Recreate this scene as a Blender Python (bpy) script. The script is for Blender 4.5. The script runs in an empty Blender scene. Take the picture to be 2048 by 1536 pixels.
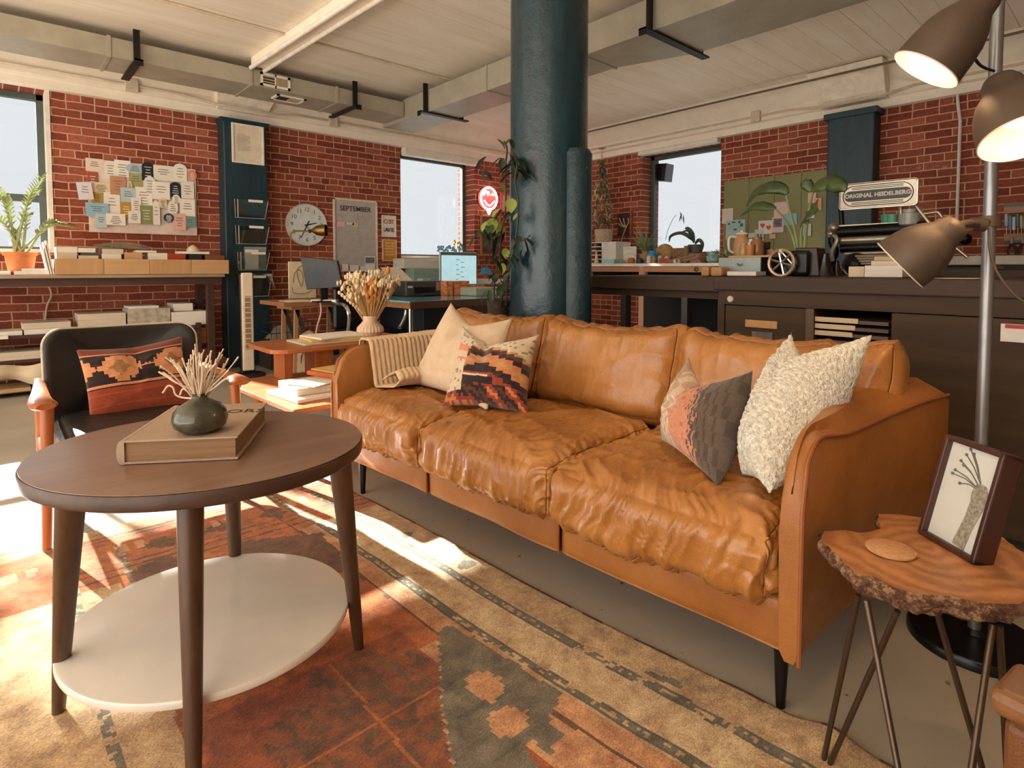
import bpy, bmesh, math, random
from mathutils import Vector, Matrix, noise
V = Vector
random.seed(7)
sc = bpy.context.scene
COL = sc.collection
PI = math.pi

# ------------------------------------------------------------------ camera
FPX = 1150.0; CX, CY = 1024.0, 590.0; HC = 1.0
PITCH = math.radians(2.6); YAW = math.radians(48)
FW = V((math.cos(YAW), math.sin(YAW), 0)); RT = V((FW.y, -FW.x, 0)); UP = V((0, 0, 1))
EYE = V((0, 0, HC))
cam_d = bpy.data.cameras.new('camera'); cam = bpy.data.objects.new('camera', cam_d); COL.objects.link(cam)
cam_d.sensor_fit = 'HORIZONTAL'; cam_d.sensor_width = 36; cam_d.lens = FPX / 2048 * 36
cam_d.shift_y = -(768 - CY) / 2048; cam_d.clip_start = .02
look = FW * math.cos(PITCH) - UP * math.sin(PITCH)
upv = FW * math.sin(PITCH) + UP * math.cos(PITCH)
m = Matrix((RT, upv, -look)).transposed().to_4x4(); m.translation = EYE
cam.matrix_world = m
sc.camera = cam

def ray(px, py):
    u = (px - CX) / FPX; v = -(py - CY) / FPX
    return FW * (math.cos(PITCH) + v * math.sin(PITCH)) + RT * u + UP * (v * math.cos(PITCH) - math.sin(PITCH))
def on_z(px, py, z=0):            # where a sight line meets a level surface
    d = ray(px, py); return EYE + d * ((z - HC) / d.z)
def on_x(px, py, x=6.4):          # ... a plane parallel to the right wall
    d = ray(px, py); return EYE + d * (x / d.x)
def on_y(px, py, y=6.4):          # ... a plane parallel to the left wall
    d = ray(px, py); return EYE + d * (y / d.y)
def at(px, py, t):                # ... a given distance ahead
    d = ray(px, py); return EYE + d * (t / d.dot(FW))

# ------------------------------------------------------------------ materials
def lin(c):
    return tuple((x / 12.92 if x <= .04045 else ((x + .055) / 1.055) ** 2.4) for x in c)
def hexc(h):
    h = h.lstrip('#'); return lin(tuple(int(h[i:i + 2], 16) / 255 for i in (0, 2, 4)))
MATS = {}
class NT:
    def __init__(s, name):
        s.m = bpy.data.materials.new(name); s.m.use_nodes = True
        s.t = s.m.node_tree; s.n = s.t.nodes; s.l = s.t.links
        s.b = s.n['Principled BSDF']; s.out = s.n['Material Output']
    def node(s, t, **k):
        n = s.n.new(t)
        for a, b in k.items():
            if a.startswith('i_'): n.inputs[int(a[2:])].default_value = b
            else: setattr(n, a, b)
        return n
    def link(s, a, b): s.l.new(a, b)
    def coords(s, scale=(1, 1, 1), kind='Object'):
        tc = s.node('ShaderNodeTexCoord'); mp = s.node('ShaderNodeMapping')
        mp.inputs['Scale'].default_value = scale
        s.link(tc.outputs[kind], mp.inputs[0]); return mp.outputs[0]
    def noise(s, vec, scale, detail=4, rough=.6):
        n = s.node('ShaderNodeTexNoise'); n.inputs['Scale'].default_value = scale
        n.inputs['Detail'].default_value = detail; n.inputs['Roughness'].default_value = rough
        s.link(vec, n.inputs['Vector']); return n.outputs['Fac']
    def ramp(s, fac, stops):
        r = s.node('ShaderNodeValToRGB'); e = r.color_ramp.elements
        while len(e) < len(stops): e.new(.5)
        for q, (p, c) in zip(e, stops): q.position = p; q.color = (*c, 1)
        s.link(fac, r.inputs[0]); return r.outputs[0]
    def mix(s, fac, a, b, mode='MIX'):
        n = s.node('ShaderNodeMix', data_type='RGBA', blend_type=mode)
        for i, x in ((0, fac), (6, a), (7, b)):
            if isinstance(x, (int, float)): n.inputs[i].default_value = x
            elif isinstance(x, tuple): n.inputs[i].default_value = (*x, 1)
            else: s.link(x, n.inputs[i])
        return n.outputs[2]
    def bump(s, h, strength=.3, dist=.01):
        n = s.node('ShaderNodeBump'); n.inputs['Strength'].default_value = strength
        n.inputs['Distance'].default_value = dist; s.link(h, n.inputs['Height'])
        s.link(n.outputs[0], s.b.inputs['Normal']); return n
def setp(b, rough=.6, metal=0, spec=None, **k):
    b.inputs['Roughness'].default_value = rough; b.inputs['Metallic'].default_value = metal
    if spec is not None: b.inputs['Specular IOR Level'].default_value = spec
def M(name, col='#808080', rough=.6, metal=0, var=.12, nscale=12, bump=0, bscale=60, emis=None, estr=0, spec=None, stretch=(1, 1, 1)):
    """plain surface with a little tone variation"""
    if name in MATS: return MATS[name]
    t = NT(name); setp(t.b, rough, metal, spec)
    c = hexc(col); vec = t.coords(stretch)
    f = t.noise(vec, nscale)
    lo = tuple(max(0, x * (1 - var)) for x in c); hi = tuple(min(1, x * (1 + var)) for x in c)
    t.link(t.ramp(f, [(.3, lo), (.7, hi)]), t.b.inputs['Base Color'])
    if bump: t.bump(t.noise(vec, bscale), bump, .004)
    if emis:
        t.b.inputs['Emission Color'].default_value = (*hexc(emis), 1); t.b.inputs['Emission Strength'].default_value = estr
    MATS[name] = t.m; return t.m
def wood(name, a, b, rough=.45, axis=0, scale=6, bump=.15, spec=.5):
    if name in MATS: return MATS[name]
    t = NT(name); setp(t.b, rough, 0, spec)
    s = [scale * 5] * 3; s[axis] = scale * .35
    vec = t.coords(tuple(s)); f = t.noise(vec, 1.0, 6, .65); f2 = t.noise(t.coords(), 2.5, 2)
    c = t.ramp(f, [(.25, hexc(a)), (.75, hexc(b))])
    c = t.mix(f2, c, t.mix(.35, c, (0, 0, 0)))
    t.link(c, t.b.inputs['Base Color']); t.bump(f, bump, .002)
    MATS[name] = t.m; return t.m
def vcol(name, rough=.9, bump=.5, bscale=220, sheen=.3, stretch=(1, 1, 1), var=.18):
    """woven cloth coloured by its own pattern (stored per face corner)"""
    if name in MATS: return MATS[name]
    t = NT(name); setp(t.b, rough, 0, .2)
    a = t.node('ShaderNodeAttribute', attribute_name='Col'); vec = t.coords(stretch)
    n = t.noise(vec, bscale, 3); n2 = t.noise(t.coords(), 14, 4)
    c = t.mix(var, a.outputs['Color'], t.ramp(n, [(.3, (.1, .08, .06)), (.7, (1, .95, .85))]), 'OVERLAY')
    c = t.mix(var, c, t.ramp(n2, [(.3, (.15, .12, .1)), (.7, (1, 1, 1))]), 'OVERLAY')
    t.link(c, t.b.inputs['Base Color']); t.bump(n, bump, .004)
    t.b.inputs['Sheen Weight'].default_value = sheen
    MATS[name] = t.m; return t.m

# ------------------------------------------------------------------ mesh building
class MB:
    def __init__(s): s.v = []; s.f = []; s.c = []; s.hascol = False
    def add(s, vs, fs, col=None):
        o = len(s.v); s.v += [V(p) for p in vs]; s.f += [tuple(i + o for i in f) for f in fs]
        if col is not None: s.hascol = True
        if callable(col): s.c += [col(k) for k in range(len(fs))]
        else: s.c += [col] * len(fs)
        return s
    def box(s, x0, x1, y0, y1, z0, z1, col=None):
        return s.hexa([(x0, y0, z0), (x1, y0, z0), (x1, y1, z0), (x0, y1, z0), (x0, y0, z1), (x1, y0, z1), (x1, y1, z1), (x0, y1, z1)], col)
    def hexa(s, p, col=None):
        return s.add(p, [(3, 2, 1, 0), (4, 5, 6, 7), (0, 1, 5, 4), (1, 2, 6, 5), (2, 3, 7, 6), (3, 0, 4, 7)], col)
    def ob(s, c, ax, ay, az, col=None):       # oriented box: centre and three half-axes
        c, ax, ay, az = V(c), V(ax), V(ay), V(az)
        return s.hexa([c - ax - ay - az, c + ax - ay - az, c + ax + ay - az, c - ax + ay - az, c - ax - ay + az, c + ax - ay + az, c + ax + ay + az, c - ax + ay + az], col)
    def tube(s, pts, r, n=8, caps=True, flat=None, col=None):
        pts = [V(p) for p in pts]; N = len(pts)
        rr = r if isinstance(r, (list, tuple)) else [r] * N
        vs = []; fs = []; ref = None
        for i, p in enumerate(pts):
            t = (pts[min(i + 1, N - 1)] - pts[max(i - 1, 0)]).normalized()
            if ref is None:
                ref = t.orthogonal().normalized() if flat is None else V(flat)
            a = (ref - t * ref.dot(t))
            a = a.normalized() if a.length > 1e-6 else t.orthogonal().normalized()
            ref = a; b = t.cross(a)
            for k in range(n):
                g = 2 * PI * k / n; vs.append(p + (a * math.cos(g) + b * math.sin(g)) * rr[i])
        for i in range(N - 1):
            for k in range(n):
                k2 = (k + 1) % n; fs.append((i * n + k, i * n + k2, (i + 1) * n + k2, (i + 1) * n + k))
        if caps: fs.append(tuple(range(n - 1, -1, -1))); fs.append(tuple((N - 1) * n + k for k in range(n)))
        return s.add(vs, fs, col)
    def cyl(s, p0, p1, r0, r1=None, n=16, col=None):
        return s.tube([p0, p1], [r0, r0 if r1 is None else r1], n, col=col)
    def lathe(s, prof, c, n=32, axis=None, caps=True, wob=None, col=None):
        c = V(c); ax = V(axis).normalized() if axis is not None else V((0, 0, 1))
        a = ax.orthogonal().normalized() if axis is not None else V((1, 0, 0)); b = ax.cross(a)
        vs = []; fs = []
        for j, (r, z) in enumerate(prof):
            for k in range(n):
                g = 2 * PI * k / n; q = r * (wob(g, z) if wob else 1)
                vs.append(c + ax * z + (a * math.cos(g) + b * math.sin(g)) * q)
        for j in range(len(prof) - 1):
            for k in range(n):
                k2 = (k + 1) % n; fs.append((j * n + k, j * n + k2, (j + 1) * n + k2, (j + 1) * n + k))
        if caps: fs.append(tuple(range(n - 1, -1, -1))); fs.append(tuple((len(prof) - 1) * n + k for k in range(n)))
        return s.add(vs, fs, col)
    def prism(s, pts, d, col=None):
        pts = [V(p) for p in pts]; d = V(d); n = len(pts)
        fs = [tuple(range(n)), tuple(range(2 * n - 1, n - 1, -1))]
        fs += [((i + 1) % n, i, i + n, (i + 1) % n + n) for i in range(n)]
        return s.add(pts + [p + d for p in pts], fs, col)
    def grid(s, fn, nu, nv, closeu=False, col=None):
        vs = [fn(i / nu, j / nv) for j in range(nv + 1) for i in range(nu + 1 - (1 if closeu else 0))]
        w = nu if closeu else nu + 1; fs = []; cl = []
        for j in range(nv):
            for i in range(nu):
                i2 = (i + 1) % w if closeu else i + 1
                fs.append((j * w + i, j * w + i2, (j + 1) * w + i2, (j + 1) * w + i))
                if callable(col): cl.append(col((i + .5) / nu, (j + .5) / nv))
        if callable(col): return s.add(vs, fs, lambda k: cl[k])
        return s.add(vs, fs, col)
    def ball(s, c, r, n=12, m=8, col=None):
        rx, ry, rz = r if isinstance(r, (tuple, list)) else (r, r, r); c = V(c)
        vs = [c + V((0, 0, -rz))]; fs = []
        for j in range(1, m):
            g = PI * j / m
            for k in range(n):
                h = 2 * PI * k / n; vs.append(c + V((rx * math.sin(g) * math.cos(h), ry * math.sin(g) * math.sin(h), -rz * math.cos(g))))
        vs.append(c + V((0, 0, rz))); L = len(vs) - 1
        for k in range(n):
            k2 = (k + 1) % n; fs.append((0, 1 + k2, 1 + k)); fs.append((L, 1 + (m - 2) * n + k, 1 + (m - 2) * n + k2))
            for j in range(m - 2): fs.append((1 + j * n + k, 1 + j * n + k2, 1 + (j + 1) * n + k2, 1 + (j + 1) * n + k))
        return s.add(vs, fs, col)

def finish(o, smooth=False, bevel=0, seg=2, fix=True):
    if fix:
        bm = bmesh.new(); bm.from_mesh(o.data); bmesh.ops.recalc_face_normals(bm, faces=bm.faces); bm.to_mesh(o.data); bm.free()
    if smooth:
        for p in o.data.polygons: p.use_smooth = True
        if smooth != 'all':
            try: o.data.set_sharp_from_angle(angle=math.radians(38))
            except Exception: pass
    if bevel:
        b = o.modifiers.new('bevel', 'BEVEL'); b.width = bevel; b.segments = seg; b.limit_method = 'ANGLE'; b.angle_limit = math.radians(40)
        b.harden_normals = False
def obj(name, mb, mat, parent=None, smooth=False, bevel=0, seg=2, fix=True, origin=None, label=None):
    lo = V([min(p[i] for p in mb.v) for i in range(3)]); hi = V([max(p[i] for p in mb.v) for i in range(3)])
    org = V(origin) if origin is not None else V(((lo.x + hi.x) / 2, (lo.y + hi.y) / 2, lo.z))
    me = bpy.data.meshes.new(name); me.from_pydata([p - org for p in mb.v], [], mb.f)
    if mb.hascol:
        ca = me.color_attributes.new('Col', 'FLOAT_COLOR', 'CORNER')
        data = []
        for p in me.polygons:
            c = mb.c[p.index] or (.5, .5, .5); data += [c[0], c[1], c[2], 1.0] * p.loop_total
        ca.data.foreach_set('color', data)
    me.materials.append(mat); me.update()
    o = bpy.data.objects.new(name, me); COL.objects.link(o)
    finish(o, smooth, bevel, seg, fix)
    if parent is not None:
        o.parent = parent; par = V((0, 0, 0)); q = parent
        while q is not None: par += q.location; q = q.parent
        o.location = org - par
    else: o.location = org
    if label: o['label'] = label
    return o
def tag(o, label, cat, group=None):
    o['label'] = label; o['category'] = cat
    if group: o['group'] = group
    return o
def thing(name, label, cat, loc=(0, 0, 0), group=None):
    o = bpy.data.objects.new(name, None); o.empty_display_size = .05; COL.objects.link(o); o.location = loc
    return tag(o, label, cat, group)
def single(name, mb, mat, label, cat, group=None, **k):
    return tag(obj(name, mb, mat, **k), label, cat, group)
def struct(name, mb, mat, **k):
    o = obj(name, mb, mat, **k); o['kind'] = 'structure'; return o
def copy_tree(o, dx, label=None, group=None, parent=None):
    c = o.copy(); COL.objects.link(c)
    if parent is not None: c.parent = parent
    else: c.location = o.location + V(dx)
    if label: c['label'] = label
    if group: c['group'] = group
    for ch in [q for q in bpy.data.objects if q.parent == o and q != c]: copy_tree(ch, None, parent=c)
    return c
def text_mb(txt, size, origin, right, up, depth=.002, font_w=None, align='CENTER', extrude=None):
    """letters as real solid shapes standing on a surface"""
    cu = bpy.data.curves.new('t', 'FONT'); cu.body = txt; cu.size = size; cu.align_x = align; cu.align_y = 'CENTER'
    cu.extrude = depth / 2; cu.resolution_u = 3
    if font_w: cu.offset = font_w
    o = bpy.data.objects.new('t', cu); COL.objects.link(o)
    dg = bpy.context.evaluated_depsgraph_get(); dg.update()
    me = bpy.data.meshes.new_from_object(o.evaluated_get(dg))
    r, u = V(right).normalized(), V(up).normalized(); n = r.cross(u); og = V(origin)
    mb = MB(); mb.add([og + r * v.co.x + u * v.co.y + n * v.co.z for v in me.vertices], [tuple(p.vertices) for p in me.polygons])
    bpy.data.objects.remove(o); bpy.data.curves.remove(cu); bpy.data.meshes.remove(me)
    return mb
def lerp(a, b, t): return a + (b - a) * t
def sm(a, b, x):
    t = max(0, min(1, (x - a) / (b - a))); return t * t * (3 - 2 * t)
def curve(pts, n=8):
    """smooth path through points"""
    P = [V(p) for p in pts]; out = []
    Q = [P[0] * 2 - P[1]] + P + [P[-1] * 2 - P[-2]]
    for i in range(1, len(Q) - 2):
        for k in range(n):
            t = k / n; a, b, c, d = Q[i - 1], Q[i], Q[i + 1], Q[i + 2]
            out.append(.5 * ((2 * b) + (c - a) * t + (2 * a - 5 * b + 4 * c - d) * t * t + (3 * b - a - 3 * c + d) * t ** 3))
    out.append(P[-1]); return out
# ------------------------------------------------------------------ room shell
XW, YW, ZB, ZC = 6.4, 6.4, 2.53, 2.90     # right wall, left wall, top of brick, ceiling
def brick_mat(name, swap):
    t = NT(name); setp(t.b, .85, 0, .25)
    tc = t.node('ShaderNodeTexCoord'); sp = t.node('ShaderNodeSeparateXYZ'); t.link(tc.outputs['Object'], sp.inputs[0])
    cb = t.node('ShaderNodeCombineXYZ'); t.link(sp.outputs['Y' if swap else 'X'], cb.inputs[0]); t.link(sp.outputs['Z'], cb.inputs[1])
    wob = t.node('ShaderNodeTexNoise'); wob.inputs['Scale'].default_value = 9; t.link(cb.outputs[0], wob.inputs['Vector'])
    mv = t.node('ShaderNodeMixRGB'); mv.blend_type = 'LINEAR_LIGHT'; mv.inputs[0].default_value = .008
    t.link(cb.outputs[0], mv.inputs[1]); t.link(wob.outputs['Color'], mv.inputs[2])
    br = t.node('ShaderNodeTexBrick'); t.link(mv.outputs[0], br.inputs['Vector'])
    br.inputs['Scale'].default_value = 1; br.inputs['Brick Width'].default_value = .205; br.inputs['Row Height'].default_value = .0705
    br.inputs['Mortar Size'].default_value = .0058; br.inputs['Mortar Smooth'].default_value = .25; br.inputs['Bias'].default_value = -.1
    br.offset = .5; br.squash = .5; br.squash_frequency = 7
    br.inputs['Color1'].default_value = (0, 0, 0, 1); br.inputs['Color2'].default_value = (1, 1, 1, 1); br.inputs['Mortar'].default_value = (.5, .5, .5, 1)
    body = t.ramp(br.outputs['Color'], [(0, hexc('#7a3b2c')), (.35, hexc('#8a4735')), (.65, hexc('#96503c')), (1, hexc('#a5604a'))])
    n1 = t.noise(cb.outputs[0], 2.0, 3); n2 = t.noise(cb.outputs[0], 40, 4)
    body = t.mix(.22, body, t.ramp(n1, [(.35, (.25, .25, .25)), (.65, (.9, .9, .9))]), 'OVERLAY')
    body = t.mix(.25, body, t.ramp(n2, [(.3, (.1, .1, .1)), (.7, (.9, .9, .9))]), 'OVERLAY')
    pn = t.noise(cb.outputs[0], 5.0, 6, .75)         # leftovers of old white paint
    pm = t.ramp(pn, [(.63, (0, 0, 0)), (.72, (1, 1, 1))])
    col = t.mix(br.outputs['Fac'], body, hexc('#cf9f82'))
    pf = t.node('ShaderNodeMath', operation='MULTIPLY'); t.link(pm, pf.inputs[0]); pf.inputs[1].default_value = .55
    col = t.mix(pf.outputs[0], col, hexc('#d8bfa8'))
    t.link(col, t.b.inputs['Base Color'])
    inv = t.node('ShaderNodeMath', operation='SUBTRACT'); inv.inputs[0].default_value = 1; t.link(br.outputs['Fac'], inv.inputs[1])
    ad = t.node('ShaderNodeMath', operation='ADD'); t.link(inv.outputs[0], ad.inputs[0])
    ml = t.node('ShaderNodeMath', operation='MULTIPLY'); t.link(n2, ml.inputs[0]); ml.inputs[1].default_value = .5; t.link(ml.outputs[0], ad.inputs[1])
    t.bump(ad.outputs[0], .8, .008); return t.m
bm_l, bm_r = brick_mat('old_red_brick_a', False), brick_mat('old_red_brick_b', True)
cream = M('cream_paint', '#efe2cf', .7, var=.06, nscale=6, bump=.15, bscale=18)
# planked ceiling, boards along x
t = NT('cream_ceiling_boards'); setp(t.b, .65)
tc = t.coords(); sp = t.node('ShaderNodeSeparateXYZ'); t.link(tc, sp.inputs[0])
mm = t.node('ShaderNodeMath', operation='MULTIPLY'); t.link(sp.outputs['Y'], mm.inputs[0]); mm.inputs[1].default_value = 1 / .17
fr = t.node('ShaderNodeMath', operation='FRACT'); t.link(mm.outputs[0], fr.inputs[0])
gap = t.ramp(fr.outputs[0], [(0, (1, 1, 1)), (.035, (0, 0, 0))])
nz = t.noise(t.coords((.8, 12, 1)), 1.6, 3); gk = t.ramp(nz, [(.42, (0, 0, 0)), (.6, (.75, .75, .75))])
gm = t.node('ShaderNodeMath', operation='MULTIPLY'); t.link(gap, gm.inputs[0]); t.link(gk, gm.inputs[1])
base = t.ramp(t.noise(t.coords((.5, 3, 1)), 2, 3), [(.3, hexc('#eadbc6')), (.7, hexc('#f6ebdc'))])
t.link(t.mix(gm.outputs[0], base, hexc('#7d6244')), t.b.inputs['Base Color']); iv = t.node('ShaderNodeMath', operation='SUBTRACT'); iv.inputs[0].default_value = 1
t.link(gap, iv.inputs[1]); t.bump(iv.outputs[0], .5, .006); ceil_m = t.m
# worn painted concrete floor
t = NT('worn_grey_floor'); v = t.coords()
f1 = t.noise(v, 1.3, 5); f2 = t.noise(v, 26, 6, .7)
c = t.ramp(f1, [(.3, hexc('#a1998a')), (.7, hexc('#bcb2a0'))])
c = t.mix(t.ramp(f2, [(.66, (0, 0, 0)), (.7, (1, 1, 1))]), c, hexc('#5a4d40'))
t.link(c, t.b.inputs['Base Color']); setp(t.b, .38, 0, .4)
t.link(t.ramp(f1, [(.3, (.3, .3, .3)), (.7, (.5, .5, .5))]), t.b.inputs['Roughness']); floor_m = t.m

struct('floor', MB().box(-4, 6.9, -1.6, 6.9, -.1, 0), floor_m)
struct('ceiling', MB().box(-4, 6.9, -2.0, 6.9, ZC, ZC + .15), ceil_m)
W1 = (-1.35, .372, 1.14, ZB); W2 = (3.862, 5.05, 1.14, 2.5); W3 = (3.43, 4.54, 1.16, 2.5)
T = .38
mb = MB()
mb.box(-4, -3.5, YW, YW + T, 0, ZC); mb.box(-3.5, -1.8, YW, YW + T, 0, 1.14); mb.box(-3.5, -1.8, YW, YW + T, ZB, ZC); mb.box(-1.8, W1[0], YW, YW + T, 0, ZC); mb.box(W1[0], W1[1], YW, YW + T, 0, W1[2]); mb.box(W1[0], W1[1], YW, YW + T, W1[3], ZC)
mb.box(W1[1], W2[0], YW, YW + T, 0, ZC); mb.box(W2[0], W2[1], YW, YW + T, 0, W2[2]); mb.box(W2[0], W2[1], YW, YW + T, W2[3], ZC)
mb.box(W2[1], XW + T, YW, YW + T, 0, ZC); struct('wall_left', mb, bm_l, origin=(0, 0, 0))
mb = MB()
mb.box(XW, XW + T, -1.6, W3[0], 0, ZC); mb.box(XW, XW + T, W3[0], W3[1], 0, W3[2]); mb.box(XW, XW + T, W3[0], W3[1], W3[3], ZC)
mb.box(XW, XW + T, W3[1], YW, 0, ZC); struct('wall_right', mb, bm_r, origin=(0, 0, 0))

struct('wall_back_unseen', MB().box(-1.9, 6.9, -1.7, -1.6, 0, ZC), M('unseen_back_wall', '#a48a74', .9))  # unseen wall added to cut the fill light from behind the camera
frame_m = M('dark_grey_window_paint', '#4c5450', .5, var=.1)
def pane_mat():
    t = NT('sky_dimming_glass'); t.n.remove(t.b)  # blue-grey tint put in to dim the sky seen through the panes
    a = t.node('ShaderNodeBsdfTransparent'); a.inputs[0].default_value = (.485, .51, .54, 1)
    g = t.node('ShaderNodeBsdfGlossy'); g.inputs['Roughness'].default_value = .02
    x = t.node('ShaderNodeMixShader'); x.inputs[0].default_value = .04
    t.link(a.outputs[0], x.inputs[1]); t.link(g.outputs[0], x.inputs[2]); t.link(x.outputs[0], t.out.inputs[0]); return t.m
glass_m = pane_mat()
def window(n, axis, a0, a1, z0, z1, bars=(), hb=(), fw=.055):
    e = bpy.data.objects.new('window_%d' % n, None); COL.objects.link(e); e['kind'] = 'structure'
    d = .2
    def bx(mb, u0, u1, w0, w1, p0, p1):
        if axis == 'y': mb.box(u0, u1, YW + p0, YW + p1, w0, w1)
        else: mb.box(XW + p0, XW + p1, u0, u1, w0, w1)
    e.location = ((a0 + a1) / 2, YW + d, z0) if axis == 'y' else (XW + d, (a0 + a1) / 2, z0)
    f = MB(); bx(f, a0, a0 + fw, z0, z1, d, d + .06); bx(f, a1 - fw, a1, z0, z1, d, d + .06)
    bx(f, a0, a1, z0, z0 + fw, d, d + .06); bx(f, a0, a1, z1 - fw, z1, d, d + .06)
    obj('window_frame', f, frame_m, e, bevel=.004)
    for u in bars:
        f = MB(); bx(f, u - .02, u + .02, z0, z1, d + .005, d + .055); obj('mullion', f, frame_m, e)
    for w in hb:
        f = MB(); bx(f, a0, a1, w - .03, w + .03, d + .005, d + .055); obj('mullion', f, frame_m, e)
    f = MB(); bx(f, a0 + fw, a1 - fw, z0 + fw, z1 - fw, d + .025, d + .03); obj('glass_pane', f, glass_m, e)
    s = MB(); bx(s, a0 + .002, a1 - .002, z0 + .001, z0 + .03, .005, d); obj('window_sill', s, cream, e)
window(1, 'y', *W1, bars=(-.5,), hb=(1.62,))
window(4, 'y', -3.5, -1.8, 1.14, ZB, bars=(-2.65,), hb=(1.62,)); window(2, 'y', *W2); window(3, 'x', *W3)  # window 4 is added out of view so its sun patch bounces onto the ceiling
# white plastered edges of the openings
jm = M('white_plaster_edge', '#e3d9cc', .7)
struct('trim_1', MB().box(W1[1] - .004, W1[1] + .028, YW - .012, YW + .2, 1.14, ZB), jm)
# concrete ledge and cove at the foot of the ceiling, both walls
def cornice(name, axis):
    prof = [(0, ZB), (.09, ZB), (.09, ZB + .075), (.14, ZB + .085), (.14, ZB + .17), (.34, ZC + .01), (0, ZC + .01)]
    if axis == 'y': pts = [(-4, YW - a + .001, z) for a, z in prof]; d = (10.39, 0, 0)
    else: pts = [(XW - a + .001, -2.5, z) for a, z in prof]; d = (0, 8.89, 0)
    return struct(name, MB().prism(pts, d), cream, bevel=.006)
cornice('trim_2', 'y'); cornice('trim_3', 'x')
# roller blind housings over windows 2
struct('trim_4', MB().box(W2[0] + .01, W2[1] + .0, YW - .1, YW - .002, 2.43, 2.53), M('white_housing', '#e6dccd', .6), bevel=.01)
struct('trim_5', MB().box(XW - .1, XW - .002, W3[0], W3[1], 2.475, 2.529), M('white_housing'), bevel=.01)
struct('baseboard_left', MB().box(.4, 6.4, YW - .06, YW - .001, .0, .07), M('dusty_dark_paint', '#4b3a30', .8))

# ------------------------------------------------------------------ pilasters and column
def blue_mat(name, bumps, rough):
    t = NT(name); v = t.coords(); n = t.noise(v, 16, 6, .7); n2 = t.noise(t.coords((6, 6, .6)), 3, 4)
    c = t.ramp(n2, [(.3, hexc('#0a2730')), (.7, hexc('#143c47'))])
    c = t.mix(t.ramp(t.noise(v, 30, 3), [(.74, (0, 0, 0)), (.77, (1, 1, 1))]), c, hexc('#8fa3a3'))
    t.link(c, t.b.inputs['Base Color']); setp(t.b, rough, 0, .6); t.bump(n, bumps, .012); return t.m
blue = blue_mat('dark_teal_gloss_paint', .35, .22); blue2 = blue_mat('dark_teal_wall_paint', .2, .45)
colC = V((2.29, 2.24, 0))
c = thing('round_column', 'massive round dark teal painted column standing behind the leather sofa', 'column', colC)
obj('shaft', MB().lathe([(.215, 0), (.215, 1.62), (.212, 1.66), (.21, ZC - .1), (.23, ZC)], colC, 64), blue, c, smooth=True)
a0 = math.atan2(-RT.y * -1 * -.55 - FW.y * .8, RT.x * .55 - FW.x * .8)
pc = colC + (RT * .135 - FW * .135)
obj('pipe_cover', MB().lathe([(.085, 0), (.085, 1.60), (.07, 1.625)], pc, 40), blue_mat('teal_rough_paint', .9, .28), c, smooth=True)
p = thing('pilaster', 'dark teal pilaster on the left brick wall beside the round clock', 'pilaster', (1.93, 6.3, 0))
obj('body', MB().box(1.73, 2.15, 6.2, 6.399, 0, 2.50), blue2, p, bevel=.012)
obj('cap', MB().prism([(1.7, 6.17, 2.50), (2.18, 6.17, 2.50), (2.15, 6.2, 2.46), (1.73, 6.2, 2.46)], (0, .225, 0)), blue2, p)
p = thing('pilaster', 'dark teal pilaster on the right brick wall behind the printing press', 'pilaster', (6.3, 2.0, 0))
obj('body', MB().box(6.2, 6.399, 1.79, 2.2, 0, 2.50), blue2, p, bevel=.012)
obj('cap', MB().box(6.17, 6.399, 1.76, 2.23, 2.47, 2.529), blue2, p, bevel=.008)
# flared bracket blocks above the pilasters
brk = M('cream_bracket', '#efe2cf', .7, bump=.1)
mb = MB(); y0, y1 = 6.06, 5.93
mb.hexa([(1.70, 6.27, 2.60), (2.18, 6.27, 2.60), (2.18, 6.39, 2.60), (1.70, 6.39, 2.60), (1.62, 5.95, 2.89), (2.26, 5.95, 2.89), (2.26, 6.39, 2.89), (1.62, 6.39, 2.89)])
struct('trim_6', mb, brk, bevel=.006)
mb = MB(); mb.hexa([(6.2, 1.70, 2.60), (6.39, 1.70, 2.60), (6.39, 2.27, 2.60), (6.2, 2.27, 2.60), (5.92, 1.66, 2.89), (6.39, 1.66, 2.89), (6.39, 2.31, 2.89), (5.92, 2.31, 2.89)])
struct('trim_7', mb, brk, bevel=.006)

# ------------------------------------------------------------------ ducts, hangers, grilles
galv = M('galvanised_duct_metal', '#aaa290', .45, .15, var=.12, nscale=5, bump=.12, bscale=14)
dk = M('dark_hanger_steel', '#241f1b', .5, .5)
d = thing('air_duct', 'long flat galvanised duct hung along the left brick wall', 'duct', (1.2, 5.7, 2.66))
for x0, x1 in ((-3.4, .72), (.725, 1.78), (1.785, 2.6), (2.605, 3.37)):
    obj('duct_section', MB().box(x0, x1, 5.5, 5.93, 2.66, 2.812), galv, d, bevel=.004)
for x in (.72, 1.78, 2.6): obj('seam', MB().box(x - .012, x + .012, 5.492, 5.938, 2.652, 2.82), galv, d)
d2 = thing('air_duct', 'wide galvanised duct crossing behind the teal column, swelling wider at right', 'duct', (3.6, 3, 2.62))
obj('duct_section', MB().box(3.38, 3.78, 2.95, 5.97, 2.62, 2.845), galv, d2, bevel=.004)
mb = MB(); mb.hexa([(3.38, 2.35, 2.62), (3.98, 2.35, 2.62), (3.78, 2.945, 2.62), (3.38, 2.945, 2.62), (3.38, 2.35, 2.845), (3.98, 2.35, 2.845), (3.78, 2.945, 2.845), (3.38, 2.945, 2.845)])
obj('duct_reducer', mb, galv, d2, bevel=.004)
obj('duct_section', MB().box(3.38, 3.98, -2, 2.345, 2.62, 2.845), galv, d2, bevel=.004)
for y, w in ((2.947, .4), (2.347, .6), (4.1, .4)): obj('seam', MB().box(3.372, 3.388 + w, y - .012, y + .012, 2.612, 2.853), galv, d2)
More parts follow.
